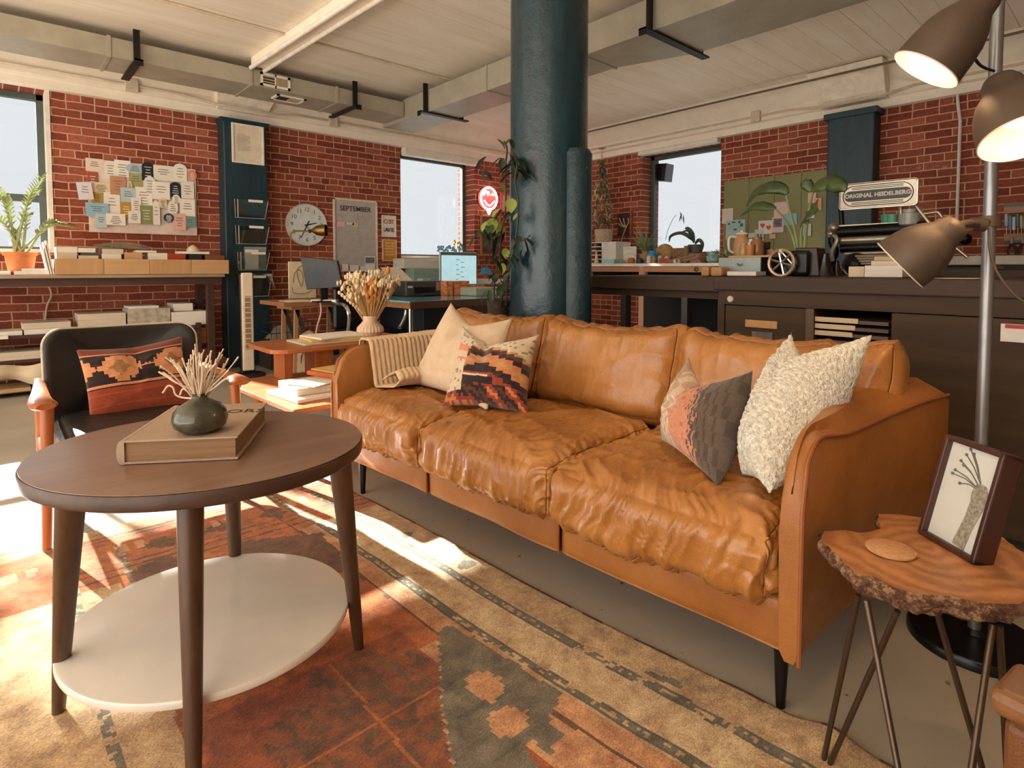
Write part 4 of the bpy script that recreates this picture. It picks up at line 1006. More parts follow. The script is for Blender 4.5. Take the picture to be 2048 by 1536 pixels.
for i in range(26):
    x0 = random.uniform(.62, .82); pts = [V((x0 + random.uniform(-.04, .02), 5.96 + random.uniform(0, .1), 1.165 + i * .0022)), V((x0 + .1, 5.98, 1.175 + i * .0022)), V((x0 + .2 + random.uniform(0, .06), 5.96 + random.uniform(0, .1), 1.165 + i * .0018))]; mb.tube(curve(pts, 3), .0035, 4)
single('twig_bundle', mb, M('dry_grey_twig', '#8f7d68', .9), 'loose bundle of dry grey twigs lying on a book pile', 'twigs', smooth=True)
single('seashell', MB().lathe([(.055, 0), (.05, .02), (.03, .045), (.006, .06)], on_y(386, 503, 5.98), 20), M('cream_shell', '#d8c0a0'), 'small cream fan-shaped shell on the right books of the birch box', 'shell', smooth=True)
for px, w, h, lb, col in ((96, 5, 46, 'white booklet leaning at the left end of the birch box, outer one', whitep), (101, 5, 50, 'tall white booklet leaning between outer booklet and birch box', stackw), (106, 4, 52, 'tall cream booklet leaning right against the birch box', creamp)):
    a = on_y(px, 547, 5.86); b = on_y(px + 5, 547, 5.86); hh = h * .0052; w3 = b.x - a.x
    single('booklet', MB().hexa([(a.x, 5.86, .954), (a.x + w3 * .7, 5.86, .954), (a.x + w3 * .7, 6.03, .954), (a.x, 6.03, .954), (a.x - .04, 5.86, .954 + hh), (a.x - .04 + w3 * .7, 5.86, .954 + hh), (a.x - .04 + w3 * .7, 6.03, .954 + hh), (a.x - .04, 6.03, .954 + hh)]), col, lb, 'booklet', 'leaning booklets')
for i, (r, lb) in enumerate((((-30, 543, 22, 548), 'thin sheet pile on the console at the far left edge'), ((28, 542, 100, 548), 'loose sheets on the console right of the terracotta pot'), ((44, 537, 92, 542), 'folded white sheets on top of the loose sheets'))):
    stackY('paper_sheets', r, 5.88, .2, whitep, lb, 'papers', 'loose papers on the console', .9535 if i < 2 else None)
# terracotta pot with ZZ plant
pc = on_y(42, 546, 6.02); pc.z = .954
pt_ = thing('potted_plant', 'arching green plant in a terracotta pot in front of the left window', 'potted plant', pc)
terra = M('terracotta', '#c4713f', .8, var=.12)
k_ = 1.0
obj('pot', MB().lathe([(.065, 0), (.075, .005), (.098, .15), (.107, .152), (.109, .178), (.10, .178), (.094, .16), (.09, .16)], pc, 36), terra, pt_, smooth=True)
obj('soil', MB().lathe([(.096, .155), (.0, .16)], pc, 24, caps=False), M('soil', '#3a2a1f', .95), pt_)
zz = leafm('zz_leaf', '#76834c', '#c3c78f'); stem = leafm('zz_stem', '#6f7a45', '#9fa56d')
random.seed(9); ms, ml = MB(), MB()
for tx, ty, dd_ in ((-15, 372, .1), (12, 398, .0), (74, 384, -.1), (132, 448, -.05), (30, 470, .1), (82, 360, -.2), (60, 430, -.12), (-25, 440, 0), (150, 455, -.1)):
    tip = on_y(tx, ty, 6.0 + dd_); b_ = pc + V((random.uniform(-.04, .04), random.uniform(-.04, .04), .16)); md = lerp(b_, tip, .55) + DZ * .10
    P_ = curve([b_, md, tip], 8); ms.tube(P_, [.011 - .008 * i / (len(P_) - 1) for i in range(len(P_))], 6)
    for i in range(5, len(P_)):
        d_ = (P_[i] - P_[i - 1]).normalized()
        for sg in (-1, 1): leaf(ml, P_[i], d_ * .7 + RT * sg * .8 + DZ * .25, .06, .022, .3)
    leaf(ml, P_[-1], P_[-1] - P_[-2], .08, .03, .2)
obj('stems', ms, stem, pt_, smooth=True); obj('leaves', ml, zz, pt_, smooth='all', fix=False)
single('hanging_cord', MB().tube(curve([on_y(96, 568, 6.36), on_y(103, 590, 6.36), on_y(94, 612, 6.36), on_y(90, 645, 6.36)], 6), .008, 6), M('pale_cord', '#cbb096', .7), 'pale cord hanging down the bricks under the console', 'cord', smooth=True)

# ------------------------------------------------------------------ collage of cards on the brick wall
bd = extY(174, 330, 392, 452, 6.388)
a_, b_, c_, d_ = on_y(174, 322, 6.39), on_y(391, 352, 6.39), on_y(391, 457, 6.39), on_y(176, 441, 6.39)
single('pin_board', MB().box(a_.x, b_.x, 6.375, 6.399, 1.33, 1.985), M('blush_board', '#e4cfc0', .85), 'blush backing board behind the pinned collage of stationery', 'pin board', bevel=.003)
CARD = dict(blush='#e6cdbb', white='#e8dfd2', cream='#ddcba9', blue='#a9c0c6', olive='#a3a06b', black='#25262b', orange='#d98a63', rust='#a5543d', tan='#bf8a68', lav='#dcd3d6', pale='#b6c6ca', mustard='#b48f45', sky='#8fb6c9', gold='#bb8a34', moss='#8a8a5c', navy='#2b3d4c', pink='#e3b39d', teal='#6e9188', ivory='#efe6d8')
inkm = M('card_ink', '#6f665c', .8); inkw = M('card_ink_white', '#e6e0d6', .8)
cards = [((730, 670, 880, 780), 'blush', 'r', 'pale blush sheet at the top left corner of the collage'), ((888, 690, 995, 840), 'white', 'a', 'white arched card second along the collage top'), ((975, 685, 1115, 830), 'ivory', 'r', 'ivory invitation left of the blue oval'),
 ((1100, 790, 1215, 915), 'olive', 'r', 'olive green card under the blue oval'), ((1075, 712, 1228, 800), 'blue', 'o', 'blue oval card at the collage top'), ((1210, 700, 1315, 860), 'black', 'a', 'tall black arched card with white script at the top'),
 ((1310, 730, 1480, 860), 'white', 'r', 'wide white invitation right of the black arch'), ((1480, 715, 1595, 870), 'ivory', 'a', 'ivory arched tag near the top right corner'), ((1600, 770, 1680, 860), 'orange', 's', 'small orange badge poking out at the right edge'),
 ((748, 783, 835, 930), 'rust', 'r', 'rust red card at the left edge under the blush sheet'), ((785, 955, 880, 1060), 'mustard', 'r', 'mustard card at the left side above the sky blue one'), ((780, 875, 945, 960), 'cream', 'r', 'cream landscape card left of the bordered tan card'),
 ((885, 960, 1025, 1145), 'white', 'r', 'large white sheet left of centre above the lettered card'), ((940, 820, 1075, 980), 'tan', 'r', 'tan bordered label in the upper left of the collage'), ((1155, 915, 1300, 1075), 'ivory', 'r', 'ivory square card in the middle of the collage'),
 ((1028, 920, 1160, 1045), 'pale', 'r', 'pale blue letter under the olive card'), ((1085, 865, 1130, 940), 'cream', 'o', 'tiny cream gourd-shaped tag over the pale blue letter'), ((1225, 820, 1335, 975), 'white', 'o', 'white upright oval card in the collage centre'),
 ((1300, 870, 1450, 1020), 'ivory', 'r', 'ivory invitation left of the small black arch'), ((1545, 865, 1655, 1012), 'white', 'r', 'white card at the right edge beside the small black arch'), ((1450, 872, 1545, 1000), 'black', 'a', 'small black arched card with bold script at right'),
 ((730, 1050, 930, 1165), 'sky', 'r', 'sky blue card with handwriting at the lower left'), ((1028, 1045, 1125, 1180), 'gold', 'r', 'gold card at the lower centre'), ((1120, 1005, 1205, 1120), 'white', 'r', 'small white note right of the gold card'),
 ((1300, 1030, 1365, 1235), 'white', 'a', 'tall white arched tag right of the moss green card'), ((1195, 1070, 1305, 1230), 'moss', 'r', 'moss green card at the bottom of the collage'), ((1355, 1010, 1425, 1090), 'cream', 'a', 'small tan arch-topped label above the round cards'),
 ((1535, 1015, 1665, 1162), 'ivory', 'r', 'ivory square card at the right edge above the teal one'), ((1430, 1030, 1520, 1150), 'white', 'o', 'white round card above the navy seal'), ((1470, 978, 1540, 1060), 'ivory', 'o', 'small white circle under the small black arch'),
 ((815, 1140, 912, 1262), 'pale', 'r', 'pale blue narrow card at the bottom left'), ((1095, 1120, 1200, 1222), 'white', 'r', 'white card left of the moss green card'), ((905, 1140, 1070, 1238), 'ivory', 'r', 'ivory lettered card along the bottom edge'),
 ((1572, 1165, 1670, 1252), 'teal', 'r', 'teal card at the bottom right corner'), ((1478, 1140, 1585, 1282), 'pink', 'r', 'salmon pink card hanging over the bottom edge'), ((1395, 1138, 1487, 1215), 'navy', 's', 'navy scalloped seal at the lower right'), ((660, 870, 790, 1020), 'lav', 't', 'lavender white card tilted over the left edge')]
for i, (r, c, shp, lb) in enumerate(cards):
    r = [q / 4.267 + (160 if k % 2 else 0) for k, q in enumerate(r)]; yy = 6.3735 - .0012 * i
    x0, x1, z0, z1 = extY(*r, yy); cx_, cz = (x0 + x1) / 2, (z0 + z1) / 2; w_, h_ = (x1 - x0) / 2, (z1 - z0) / 2; tl = .12 if shp == 't' else 0
    if shp in 'rt': pts = [(-w_, -h_), (w_, -h_), (w_, h_), (-w_, h_)]
    elif shp == 'o': pts = [(w_ * math.cos(g), h_ * math.sin(g)) for g in [2 * PI * k / 28 for k in range(28)]]
    elif shp == 's': pts = [(w_ * (1 + .07 * math.cos(k * PI)) * math.cos(2 * PI * k / 32), h_ * (1 + .07 * math.cos(k * PI)) * math.sin(2 * PI * k / 32)) for k in range(32)]
    else: pts = [(-w_, -h_), (w_, -h_)] + [(w_ * math.cos(g), h_ * .45 + h_ * .55 * math.sin(g)) for g in [PI * k / 12 for k in range(13)]]
    pts = [V((cx_ + a * math.cos(tl) - b * math.sin(tl), yy, cz + a * math.sin(tl) + b * math.cos(tl))) for a, b in pts]
    t_ = thing('invitation_card', lb, 'card', (cx_, yy, z0), 'cards pinned in the collage')
    obj('card_sheet', MB().prism(pts, (0, .001, 0)), M('card_' + c, CARD[c], .85, var=.03), t_)
    mb = MB()
    for k in range(3 + i % 3):
        ww = w_ * (.35 + .3 * ((i * 7 + k * 5) % 4) / 4); zz_ = cz + h_ * (.45 - .3 * k); mb.box(cx_ - ww, cx_ + ww, yy - .0006, yy, zz_ - .003, zz_ + .003)
    obj('writing', mb, inkw if c in ('black', 'navy', 'moss', 'rust', 'gold', 'orange') else inkm, t_)

# ------------------------------------------------------------------ pilaster: framed letter and file pockets
YP = 6.199
def frame_y(name, r, y, border, fm, artm, label, cat='picture frame', d=.02, group=None):
    x0, x1, z0, z1 = extY(*r, y); t_ = thing(name, label, cat, ((x0 + x1) / 2, y, z0), group)
    f = MB(); f.box(x0, x1, y - d, y, z0, z0 + border); f.box(x0, x1, y - d, y, z1 - border, z1); f.box(x0, x0 + border, y - d, y, z0 + border, z1 - border); f.box(x1 - border, x1, y - d, y, z0 + border, z1 - border)
    obj('frame', f, fm, t_, bevel=.002); obj('art_sheet', MB().box(x0 + border * .8, x1 - border * .8, y - d * .5, y - .0005, z0 + border * .8, z1 - border * .8), artm, t_)
    return t_, x0, x1, z0, z1
wfr = M('white_frame', '#e8dccb', .5)
t_, x0, x1, z0, z1 = frame_y('framed_letter', (463, 250, 527, 328), YP, .018, wfr, M('cream_letter_paper', '#dfd0b8', .85), 'white framed typed letter at the top of the left pilaster')
mb = MB()
for k in range(13):
    zz_ = lerp(z1 - .11, z0 + .12, k / 12); wl = (.075, .1, .1, .09, .1, .1, .1, .08, .1, .1, .09, .1, .06)[k]
    x = (x0 + x1) / 2 - .1
    for j in range(int(wl / .0125)): mb.box(x + j * .0155, x + j * .0155 + .011, YP - .0112, YP - .0102, zz_, zz_ + .006)
obj('typed_lines', mb, M('typed_ink', '#9a8f7c', .9), t_)
def acr():
    t = NT('clear_acrylic'); t.n.remove(t.b); a = t.node('ShaderNodeBsdfTransparent'); a.inputs[0].default_value = (.86, .9, .9, 1); g = t.node('ShaderNodeBsdfGlossy'); g.inputs['Roughness'].default_value = .08; g.inputs[0].default_value = (.9, .9, .88, 1)
    x = t.node('ShaderNodeMixShader'); x.inputs[0].default_value = .12; t.link(a.outputs[0], x.inputs[1]); t.link(g.outputs[0], x.inputs[2]); t.link(x.outputs[0], t.out.inputs[0]); return t.m
acm = acr(); lipm = M('acrylic_edge', '#93a2a2', .3)
for i, (r, lb) in enumerate((((467, 401, 534, 436), 'topmost clear acrylic file pocket on the pilaster, empty'), ((469, 453, 536, 488), 'second clear acrylic file pocket on the pilaster, empty'), ((473, 505, 537, 540), 'third clear acrylic file pocket on the pilaster, holding cards'), ((474, 552, 541, 593), 'lowest clear acrylic file pocket, stuffed with bent sheets'))):
    x0, x1, z0, z1 = extY(*r, YP - .06); t_ = thing('file_pocket', lb, 'file holder', ((x0 + x1) / 2, YP - .03, z0), 'acrylic file pockets')
    f = MB(); f.hexa([(x0 + .02, YP - .05, z0), (x1 - .02, YP - .05, z0), (x1 - .02, YP - .047, z0), (x0 + .02, YP - .047, z0), (x0, YP - .10, z1), (x1, YP - .10, z1), (x1, YP - .097, z1), (x0, YP - .097, z1)])
    f.box(x0, x1, YP - .004, YP - .001, z0, z1 + .02)
    obj('pocket_front', f, acm, t_)
    e_ = MB(); w3 = .006
    e_.tube([(x0, YP - .10, z1), (x0 + .02, YP - .05, z0), (x1 - .02, YP - .05, z0), (x1, YP - .10, z1)], .0028, 5); e_.tube([(x0 + .03, YP - .10, z1), (x0 + .045, YP - .05, z0)], .0045, 5)
    obj('pocket_edges', e_, M('acrylic_bright_edge', '#c2c6c0', .2), t_, smooth=True)
    obj('index_label', MB().box(x0 + .13, x0 + .27, YP - .104, YP - .1005, z1 - .02, z1 + .005), M('white_tag', '#eee6da'), t_)
    if i == 2:
        bw = MB().box(x0 + .09, x1 - .01, YP - .03, YP - .008, z0 + .005, z1 + .06); single('grey_folder', bw, M('grey_folder', '#8a8f86', .7), 'grey folder standing in the third file pocket', 'folder')
        single('rate_card', MB().box(x0 + .09, x0 + .22, YP - .044, YP - .04, z0 + .01, z1 + .03), whitep, 'white printed card in the third file pocket', 'card')
    if i == 3:
        def bent(u, v):
            s_ = abs(u - .5) * 2; return V((lerp(x0 + .03, x1 + .02, u), YP - .02 - .11 * v - .02 * s_, z1 + .02 - (.0 + .17 * s_ ** 3) * v))
        single('bent_sheets', MB().grid(bent, 16, 8), M('grey_white_sheet', '#c9c5b8', .8), 'bent white sheets drooping out of the lowest file pocket', 'papers', smooth='all', fix=False)
# tower fan
fc = V((1.74, 5.63, 0)); fa = thing('tower_fan', 'slim tower fan with black back and cream front, round dark foot, before the pilaster', 'fan', fc)
fdir = (V((0, 0, 0)) + (-FW)).normalized(); fr2 = RT
fdir = (-FW * .82 + RT * .57).normalized(); fr2 = V((-fdir.y, fdir.x, 0)); fr2 = fr2 if fr2.dot(RT) > 0 else -fr2
obj('foot', MB().lathe([(.155, 0), (.155, .012), (.145, .022), (.05, .03)], fc, 40), M('brown_black_plastic', '#32231d', .4), fa, smooth=True)
obj('back_shell', MB().ob(fc + DZ * .49 - fdir * .015, fr2 * .062, fdir * .05, DZ * .47), M('black_plastic', '#14110f', .35), fa, bevel=.02, seg=4)
obj('front_panel', MB().ob(fc + DZ * .51 + fdir * .045, fr2 * .05, fdir * .018, DZ * .455), M('cream_plastic', '#dcc7ad', .45), fa, bevel=.014, seg=4)
obj('grille', MB().ob(fc + DZ * .5 + fdir * .0635, fr2 * .024, fdir * .0015, DZ * .25), M('tan_grille', '#8d7654', .6), fa)
mb = MB()
for k in range(11): mb.ob(fc + DZ * (.26 + k * .048) + fdir * .066, fr2 * .024, fdir * .001, DZ * .004)
obj('louvre', mb, M('cream_plastic'), fa)
# ------------------------------------------------------------------ clock
cc = on_y(612, 450, 6.398); cr_ = .236; ck = thing('wall_clock', 'large round white wall clock with black numerals above the dark monitor', 'clock', cc - DZ * cr_)
yv = V((0, -1, 0)); xv = V((1, 0, 0))
obj('clock_case', MB().lathe([(cr_, 0), (cr_, .03), (cr_ - .008, .036), (cr_ - .012, .03)], cc, 64, axis=yv, caps=False), M('blush_clock_rim', '#dfcdbb', .4), ck, smooth=True)
obj('dial', MB().lathe([(cr_ - .01, .0), (cr_ - .01, .028)], cc, 64, axis=yv), M('white_dial', '#dcdfdc', .5), ck)
num = M('dark_numerals', '#3d3f40', .6)
for k in range(1, 13):
    g = PI / 2 - k * PI / 6; p = cc + xv * math.cos(g) * cr_ * .72 + DZ * math.sin(g) * cr_ * .72 + yv * .029
    obj('numeral', text_mb(str(k), .066, p, xv, DZ, .001), num, ck)
mb = MB()
for k in range(60):
    g = k * PI / 30; p = cc + xv * math.cos(g) * cr_ * .89 + DZ * math.sin(g) * cr_ * .89 + yv * .029; s_ = .003 if k % 5 == 0 else .0014; mb.ball(p, s_, 5, 3)
obj('minute_marks', mb, num, ck)
def hand(ang, L, back, w, m_):
    g = math.radians(90 - ang); d_ = xv * math.cos(g) + DZ * math.sin(g); s_ = xv * math.sin(g) - DZ * math.cos(g); p = cc + yv * .034
    obj('clock_hand', MB().prism([p - d_ * back - s_ * w, p + d_ * L - s_ * w * .6, p + d_ * L + s_ * w * .6, p - d_ * back + s_ * w], yv * .002), m_, ck)
hand(207, .165, .05, .006, M('black_hand', '#17191b')); hand(77, .11, .03, .007, M('black_hand')); hand(168, .10, .0, .004, M('grey_hand', '#8c8f90'))
# brass reading lamp in front of the clock
t5 = 5.1; bl = thing('reading_lamp', 'thin brass reading lamp with a cone shade reaching across the clock', 'floor lamp', at(586, 748, 5.75))
brs = M('aged_brass', '#8a6a3a', .35, .85); b0 = bl.location.copy(); b0.z = 0
arm0 = V((b0.x, b0.y, 1 + (ray(587, 462).z / ray(587, 462).dot(FW)) * b0.dot(FW)))
obj('lamp_foot', MB().lathe([(.11, 0), (.11, .012), (.02, .02)], b0, 32), M('black_hand'), bl, smooth=True)
obj('lamp_pole', MB().tube([b0 + DZ * .01, arm0 - DZ * .05, arm0 - DZ * .015 + RT * .01, arm0 + RT * .04, arm0 + RT * .18], .0075, 8), brs, bl, smooth=True)
sp_ = arm0 + RT * .18; obj('lamp_joint', MB().ball(sp_ + RT * .015, .019, 10, 8), M('black_hand'), bl, smooth=True)
obj('cone_shade', MB().lathe([(.013, 0), (.02, .015), (.047, .055), (.056, .10), (.058, .15)], sp_ + RT * .025 + DZ * .004, 24, axis=(RT * .985 + DZ * .02), caps=False), brs, bl, smooth=True)
# ------------------------------------------------------------------ calendar board
x0, x1, z0, z1 = extY(666, 400, 754, 543, 6.395); z1 += .02
z0 = on_y(710, 543, 6.395).z; z1 = on_y(708, 399, 6.395).z
cal = thing('wall_calendar', 'tall framed September calendar board with pale pink frame beside the clock', 'calendar', ((x0 + x1) / 2, 6.395, z0))
pf = M('pale_pink_frame', '#e6cdbb', .6); bw = .022
f = MB(); f.box(x0, x1, 6.372, 6.398, z0, z0 + bw); f.box(x0, x1, 6.372, 6.398, z1 - bw, z1); f.box(x0, x0 + bw, 6.372, 6.398, z0, z1); f.box(x1 - bw, x1, 6.372, 6.398, z0, z1); obj('frame', f, pf, cal, bevel=.003)
obj('linen_panel', MB().box(x0 + bw, x1 - bw, 6.386, 6.397, z0 + bw, z1 - bw), M('grey_linen_panel', '#b9b0a9', .85, bump=.2, bscale=200), cal)
obj('header_line', MB().box(x0 + bw, x1 - bw, 6.3845, 6.386, z1 - .2, z1 - .196), M('shadow_grey', '#a89c92'), cal)
obj('month_name', text_mb('SEPTEMBER', .08, ((x0 + x1) / 2, 6.385, z1 - .115), xv, DZ, .002, font_w=.0018), M('dark_letters', '#4a443f'), cal)
mb = MB()
for i in range(6):
    for j in range(6): mb.box(x0 + .06 + i * (x1 - x0 - .12) / 5 - .004, x0 + .06 + i * (x1 - x0 - .12) / 5 + .004, 6.3845, 6.386, z1 - .29 - j * .085 - .004, z1 - .29 - j * .085 + .004)
obj('date_marks', mb, M('shadow_grey'), cal)
def note(r, col, lb, y=6.37, nm='note_card', cat='note', grp='notes on the calendar board'):
    return single(nm, bY(r, y, .002), M('note_' + col.strip('#'), col, .85, var=.04), lb, cat, grp)
for r, c, lb in (((674, 444, 690, 453), '#e3bfae', 'pink sticky note at the upper left of the calendar'), ((693, 445, 708, 450), '#ddd6cf', 'white curled sticky note beside the pink one on the calendar'), ((705, 446, 716, 454), '#dcbfa8', 'peach sticky note third along the calendar top row'),
    ((675, 529, 684, 541), '#cf5b4c', 'red card tucked at the lower left of the calendar'), ((683, 528, 699, 541), '#e7dfd3', 'white slip tucked right of the red card'), ((697, 530, 720, 543), '#e3dbd0', 'wide white curled slip at the calendar foot'), ((718, 532, 730, 543), '#ddd4c8', 'small white slip between the wide slip and the photos'),
    ((729, 512, 751, 529), '#d8d6d0', 'black and white photo card on the lower right of the calendar'), ((730, 529, 750, 544), '#e9e4da', 'white card with a tiny picture below the photo card'), ((696, 546, 709, 555), '#e6dccf', 'white tag hanging under the calendar, left one'), ((735, 546, 748, 555), '#e6dccf', 'white tag hanging under the calendar, right one')):
    note(r, c, lb, 6.368 if r[1] > 500 else 6.38)
single('photo_print', bY((731, 515, 749, 526), 6.366, .001), M('bw_photo', '#6b6b68', .5, var=.9, nscale=60), 'tiny black and white wedding photo mounted on the calendar card', 'photo')
# two prints
t_, x0, x1, z0, z1 = frame_y('art_print', (763, 431, 791, 474), 6.398, .008, wfr, whitep, 'white lettered print reading C EST LA VIE above the orange print', 'print', group='small prints by the far window')
cxm = (x0 + x1) / 2; zt, zb = z1 - .08, z0 + .085
for s_, dx, dz_, c in (('C', -.052, 1, '#c2452f'), ('E', -.015, 1, '#e0896a'), ('S', .017, 1, '#2d3b4c'), ('T', .05, 1, '#c2452f'), ('L', -.06, 0, '#9a9a94'), ('A', -.035, 0, '#2d3b4c'), ('V', -.0, 0, '#2d3b4c'), ('I', .03, 0, '#c2452f'), ('E', .055, 0, '#2d3b4c')):
    obj('letter', text_mb(s_, .07, (cxm + dx, 6.387, zt if dz_ else zb), xv, DZ, .002, font_w=.002), M('ink_' + c[1:], c), t_)
t_, x0, x1, z0, z1 = frame_y('art_print', (764, 479, 792, 522), 6.398, .010, M('cream_thin_frame', '#e2c9a4'), M('orange_print', '#d28b2f', .8), 'orange print with cream handwriting below the white print', 'print', group='small prints by the far window')
mb = MB(); random.seed(2)
for k in range(5):
    P_ = [V((lerp(x0 + .035, x1 - .03, i / 14), 6.386, z1 - .045 - k * .036 + .011 * math.sin(i * 2.1 + k) + random.uniform(-.003, .003))) for i in range(15)]; mb.tube(P_, .0032, 4)
obj('handwriting', mb, M('cream_ink', '#f0ddb8'), t_)
# ------------------------------------------------------------------ left desk with monitor
d1 = thing('trestle_desk', 'small orange-brown trestle desk with a turned dark monitor on it', 'desk', (2.1, 5.1, 0))
tw_ = wood('desk_brown_top', '#8c5836', '#b98255', .45, 0, 4); A4, B4 = at(602, 603, 5.1), at(745, 605, 4.75)
zt = .715
obj('desktop', MB().box(1.80, 2.47, 4.86, 5.45, zt - .035, zt), tw_, d1, bevel=.003)
stp = wood('raw_pine_leg', '#a97c55', '#c69a70', .6, 2, 4)
mtl = M('grey_trestle_metal', '#4a4640', .5, .4)
for x in (1.95, 2.38):
    c0_ = V((x, 5.12, zt - .05)); obj('trestle_head', MB().box(x - .05, x + .05, 4.95, 5.3, zt - .07, zt - .036), stp, d1)
    for sx, m_ in ((-.02, stp), (.22, mtl)):
        for y in (4.98, 5.27): obj('leg', MB().ob(V((x + sx * .5, y, (zt - .07) / 2)), V((.016, 0, 0)), V((0, .014, 0)), V((sx * .5, 0, -(zt - .07) / 2))), m_, d1)
# dark monitor
tq = 5.0; q00, q10, q11, q01 = at(613, 579, tq), at(684, 574, tq - .25), at(674, 521, tq - .22), at(600, 513, tq + .04)
nrm_ = (q10 - q00).cross(q01 - q00).normalized(); nrm_ = nrm_ if nrm_.dot(EYE - q00) > 0 else -nrm_
mo = thing('monitor', 'dark switched-off monitor tilted on the trestle desk below the clock', 'monitor', (q00 + q10) / 2 - DZ * .12)
def quadbox(a, b, c, d, n, t0, t1, s_=0):
    cn = (a + b + c + d) / 4; f = lambda p: p + (cn - p) * s_
    return MB().hexa([f(a) + n * t0, f(b) + n * t0, f(c) + n * t0, f(d) + n * t0, f(a) + n * t1, f(b) + n * t1, f(c) + n * t1, f(d) + n * t1])
obj('case', quadbox(q00, q10, q11, q01, nrm_, -.02, 0), M('monitor_black', '#17191c', .4), mo, bevel=.004)
obj('screen', quadbox(q00, q10, q11, q01, nrm_, .0005, .002, .03), M('dark_screen_glass', '#4a5359', .16, spec=.7), mo)
pm = (q00 + q10) / 2 + V((.03, .05, 0)); obj('stand', MB().box(pm.x - .03, pm.x + .03, pm.y, pm.y + .02, zt, pm.z + .1), M('monitor_black'), mo); obj('stand_foot', MB().box(pm.x - .09, pm.x + .09, pm.y - .05, pm.y + .08, zt, zt + .012), M('monitor_black'), mo)
mo.location.z = zt
for ch in [q for q in bpy.data.objects if q.parent == mo]: ch.location.z += ((q00 + q10) / 2 - DZ * .12).z - zt
# sketched board behind it
g0, g1, g2, g3 = on_y(584, 592, 5.5), on_y(632, 590, 5.5), on_y(632, 523, 5.5), on_y(573, 523, 5.5)
sb = thing('drawing_board', 'cream board with a flowing brown line drawing behind the dark monitor', 'board', (g0 + g1) / 2)
obj('board', MB().box(g3.x + .02, g1.x, 5.50, 5.52, zt + .001, g3.z), M('cream_board', '#d5c3a2', .7), sb, bevel=.002)
P_ = [on_y(x, y, 5.497) for x, y in ((586, 565), (590, 545), (600, 540), (606, 555), (603, 572), (597, 560), (594, 545), (598, 534), (610, 530))]
mb = MB().tube(curve(P_, 5), .003, 5); P_ = [on_y(x, y, 5.497) for x, y in ((584, 575), (588, 586), (610, 587), (624, 580))]; mb.tube(curve(P_, 5), .003, 5)
obj('line_drawing', mb, M('brown_line', '#7d674b'), sb)
single('keyboard', MB().ob(at(650, 599, 4.97) * 1, RT * .11, FW * .05, DZ * .01), M('white_plastic', '#e0dbd4', .4), 'white keyboard on the trestle desk under the dark monitor', 'keyboard', bevel=.004).location.z = zt + .001
single('desk_papers', MB().box(1.86, 2.08, 4.9, 5.15, zt + .001, zt + .006), whitep, 'white papers on the left end of the trestle desk', 'papers')
single('power_cable', MB().tube(curve([at(640, 600, 4.9), at(642, 625, 4.9), at(634, 655, 4.9), at(630, 690, 4.9), at(628, 712, 4.9)], 6), .007, 6), M('pale_cord'), 'pale power cable hanging off the front of the trestle desk', 'cable', smooth=True)
# backpack
bc = at(625, 735, 5.05); bc.z = 0; bp = thing('backpack', 'beige canvas backpack standing on the floor under the trestle desk', 'backpack', bc)
cv = M('beige_canvas', '#a5866a', .9, var=.12, bump=.5, bscale=120)
def sack(c, rx_, ry_, h, m_, nm, par, lean_=.0, seed=1):
    mb = MB(); n = 28; rows = 16; vs = []; fs = []
    for j in range(rows + 1):
        v = j / rows; s_ = (1 - abs(2 * v - .9) ** 5 * .35) * (1 - .25 * v); s_ *= (1 if v < .9 else math.sqrt(max(0, 1 - ((v - .9) / .1) ** 2)) * .75 + .2)
        for k in range(n):
            g = 2 * PI * k / n; cx2 = math.copysign(abs(math.cos(g)) ** .6, math.cos(g)); sy2 = math.copysign(abs(math.sin(g)) ** .6, math.sin(g)); w_ = 1 + .07 * noise.noise(V((g * 1.2, v * 4, seed)))
            vs.append(c + RT * cx2 * rx_ * s_ * w_ + FW * sy2 * ry_ * s_ * w_ + DZ * (h * v) + RT * lean_ * v)
    for j in range(rows):
        for k in range(n): k2 = (k + 1) % n; fs.append((j * n + k, j * n + k2, (j + 1) * n + k2, (j + 1) * n + k))
    fs += [tuple(range(n - 1, -1, -1)), tuple(rows * n + k for k in range(n))]
    return obj(nm, mb.add(vs, fs), m_, par, smooth='all')
sack(bc, .13, .09, .46, cv, 'bag_body', bp, -.02, 2); sack(bc + RT * -.02 - FW * .08, .07, .04, .27, cv, 'front_pocket', bp, 0, 5)
obj('zip', MB().tube(curve([bc - RT * .06 - FW * .1 + DZ * .12, bc - RT * .05 - FW * .115 + DZ * .26, bc + RT * .02 - FW * .115 + DZ * .28], 5), .005, 5), M('dark_zip', '#3c2f27'), bp); obj('shoulder_strap', MB().tube(curve([bc + RT * .09 + DZ * .42, bc + RT * .13 - FW * .05 + DZ * .25, bc + RT * .10 - FW * .06 + DZ * .06], 6), .014, 6), cv, bp, smooth=True)
b2 = at(590, 745, 5.35); b2.z = 0; bg_ = thing('tote_bag', 'dark grey bag slumped left of the beige backpack', 'bag', b2); sack(b2, .09, .08, .34, M('dark_grey_canvas', '#3b3531', .9, bump=.3), 'bag_body', bg_, .03, 8)
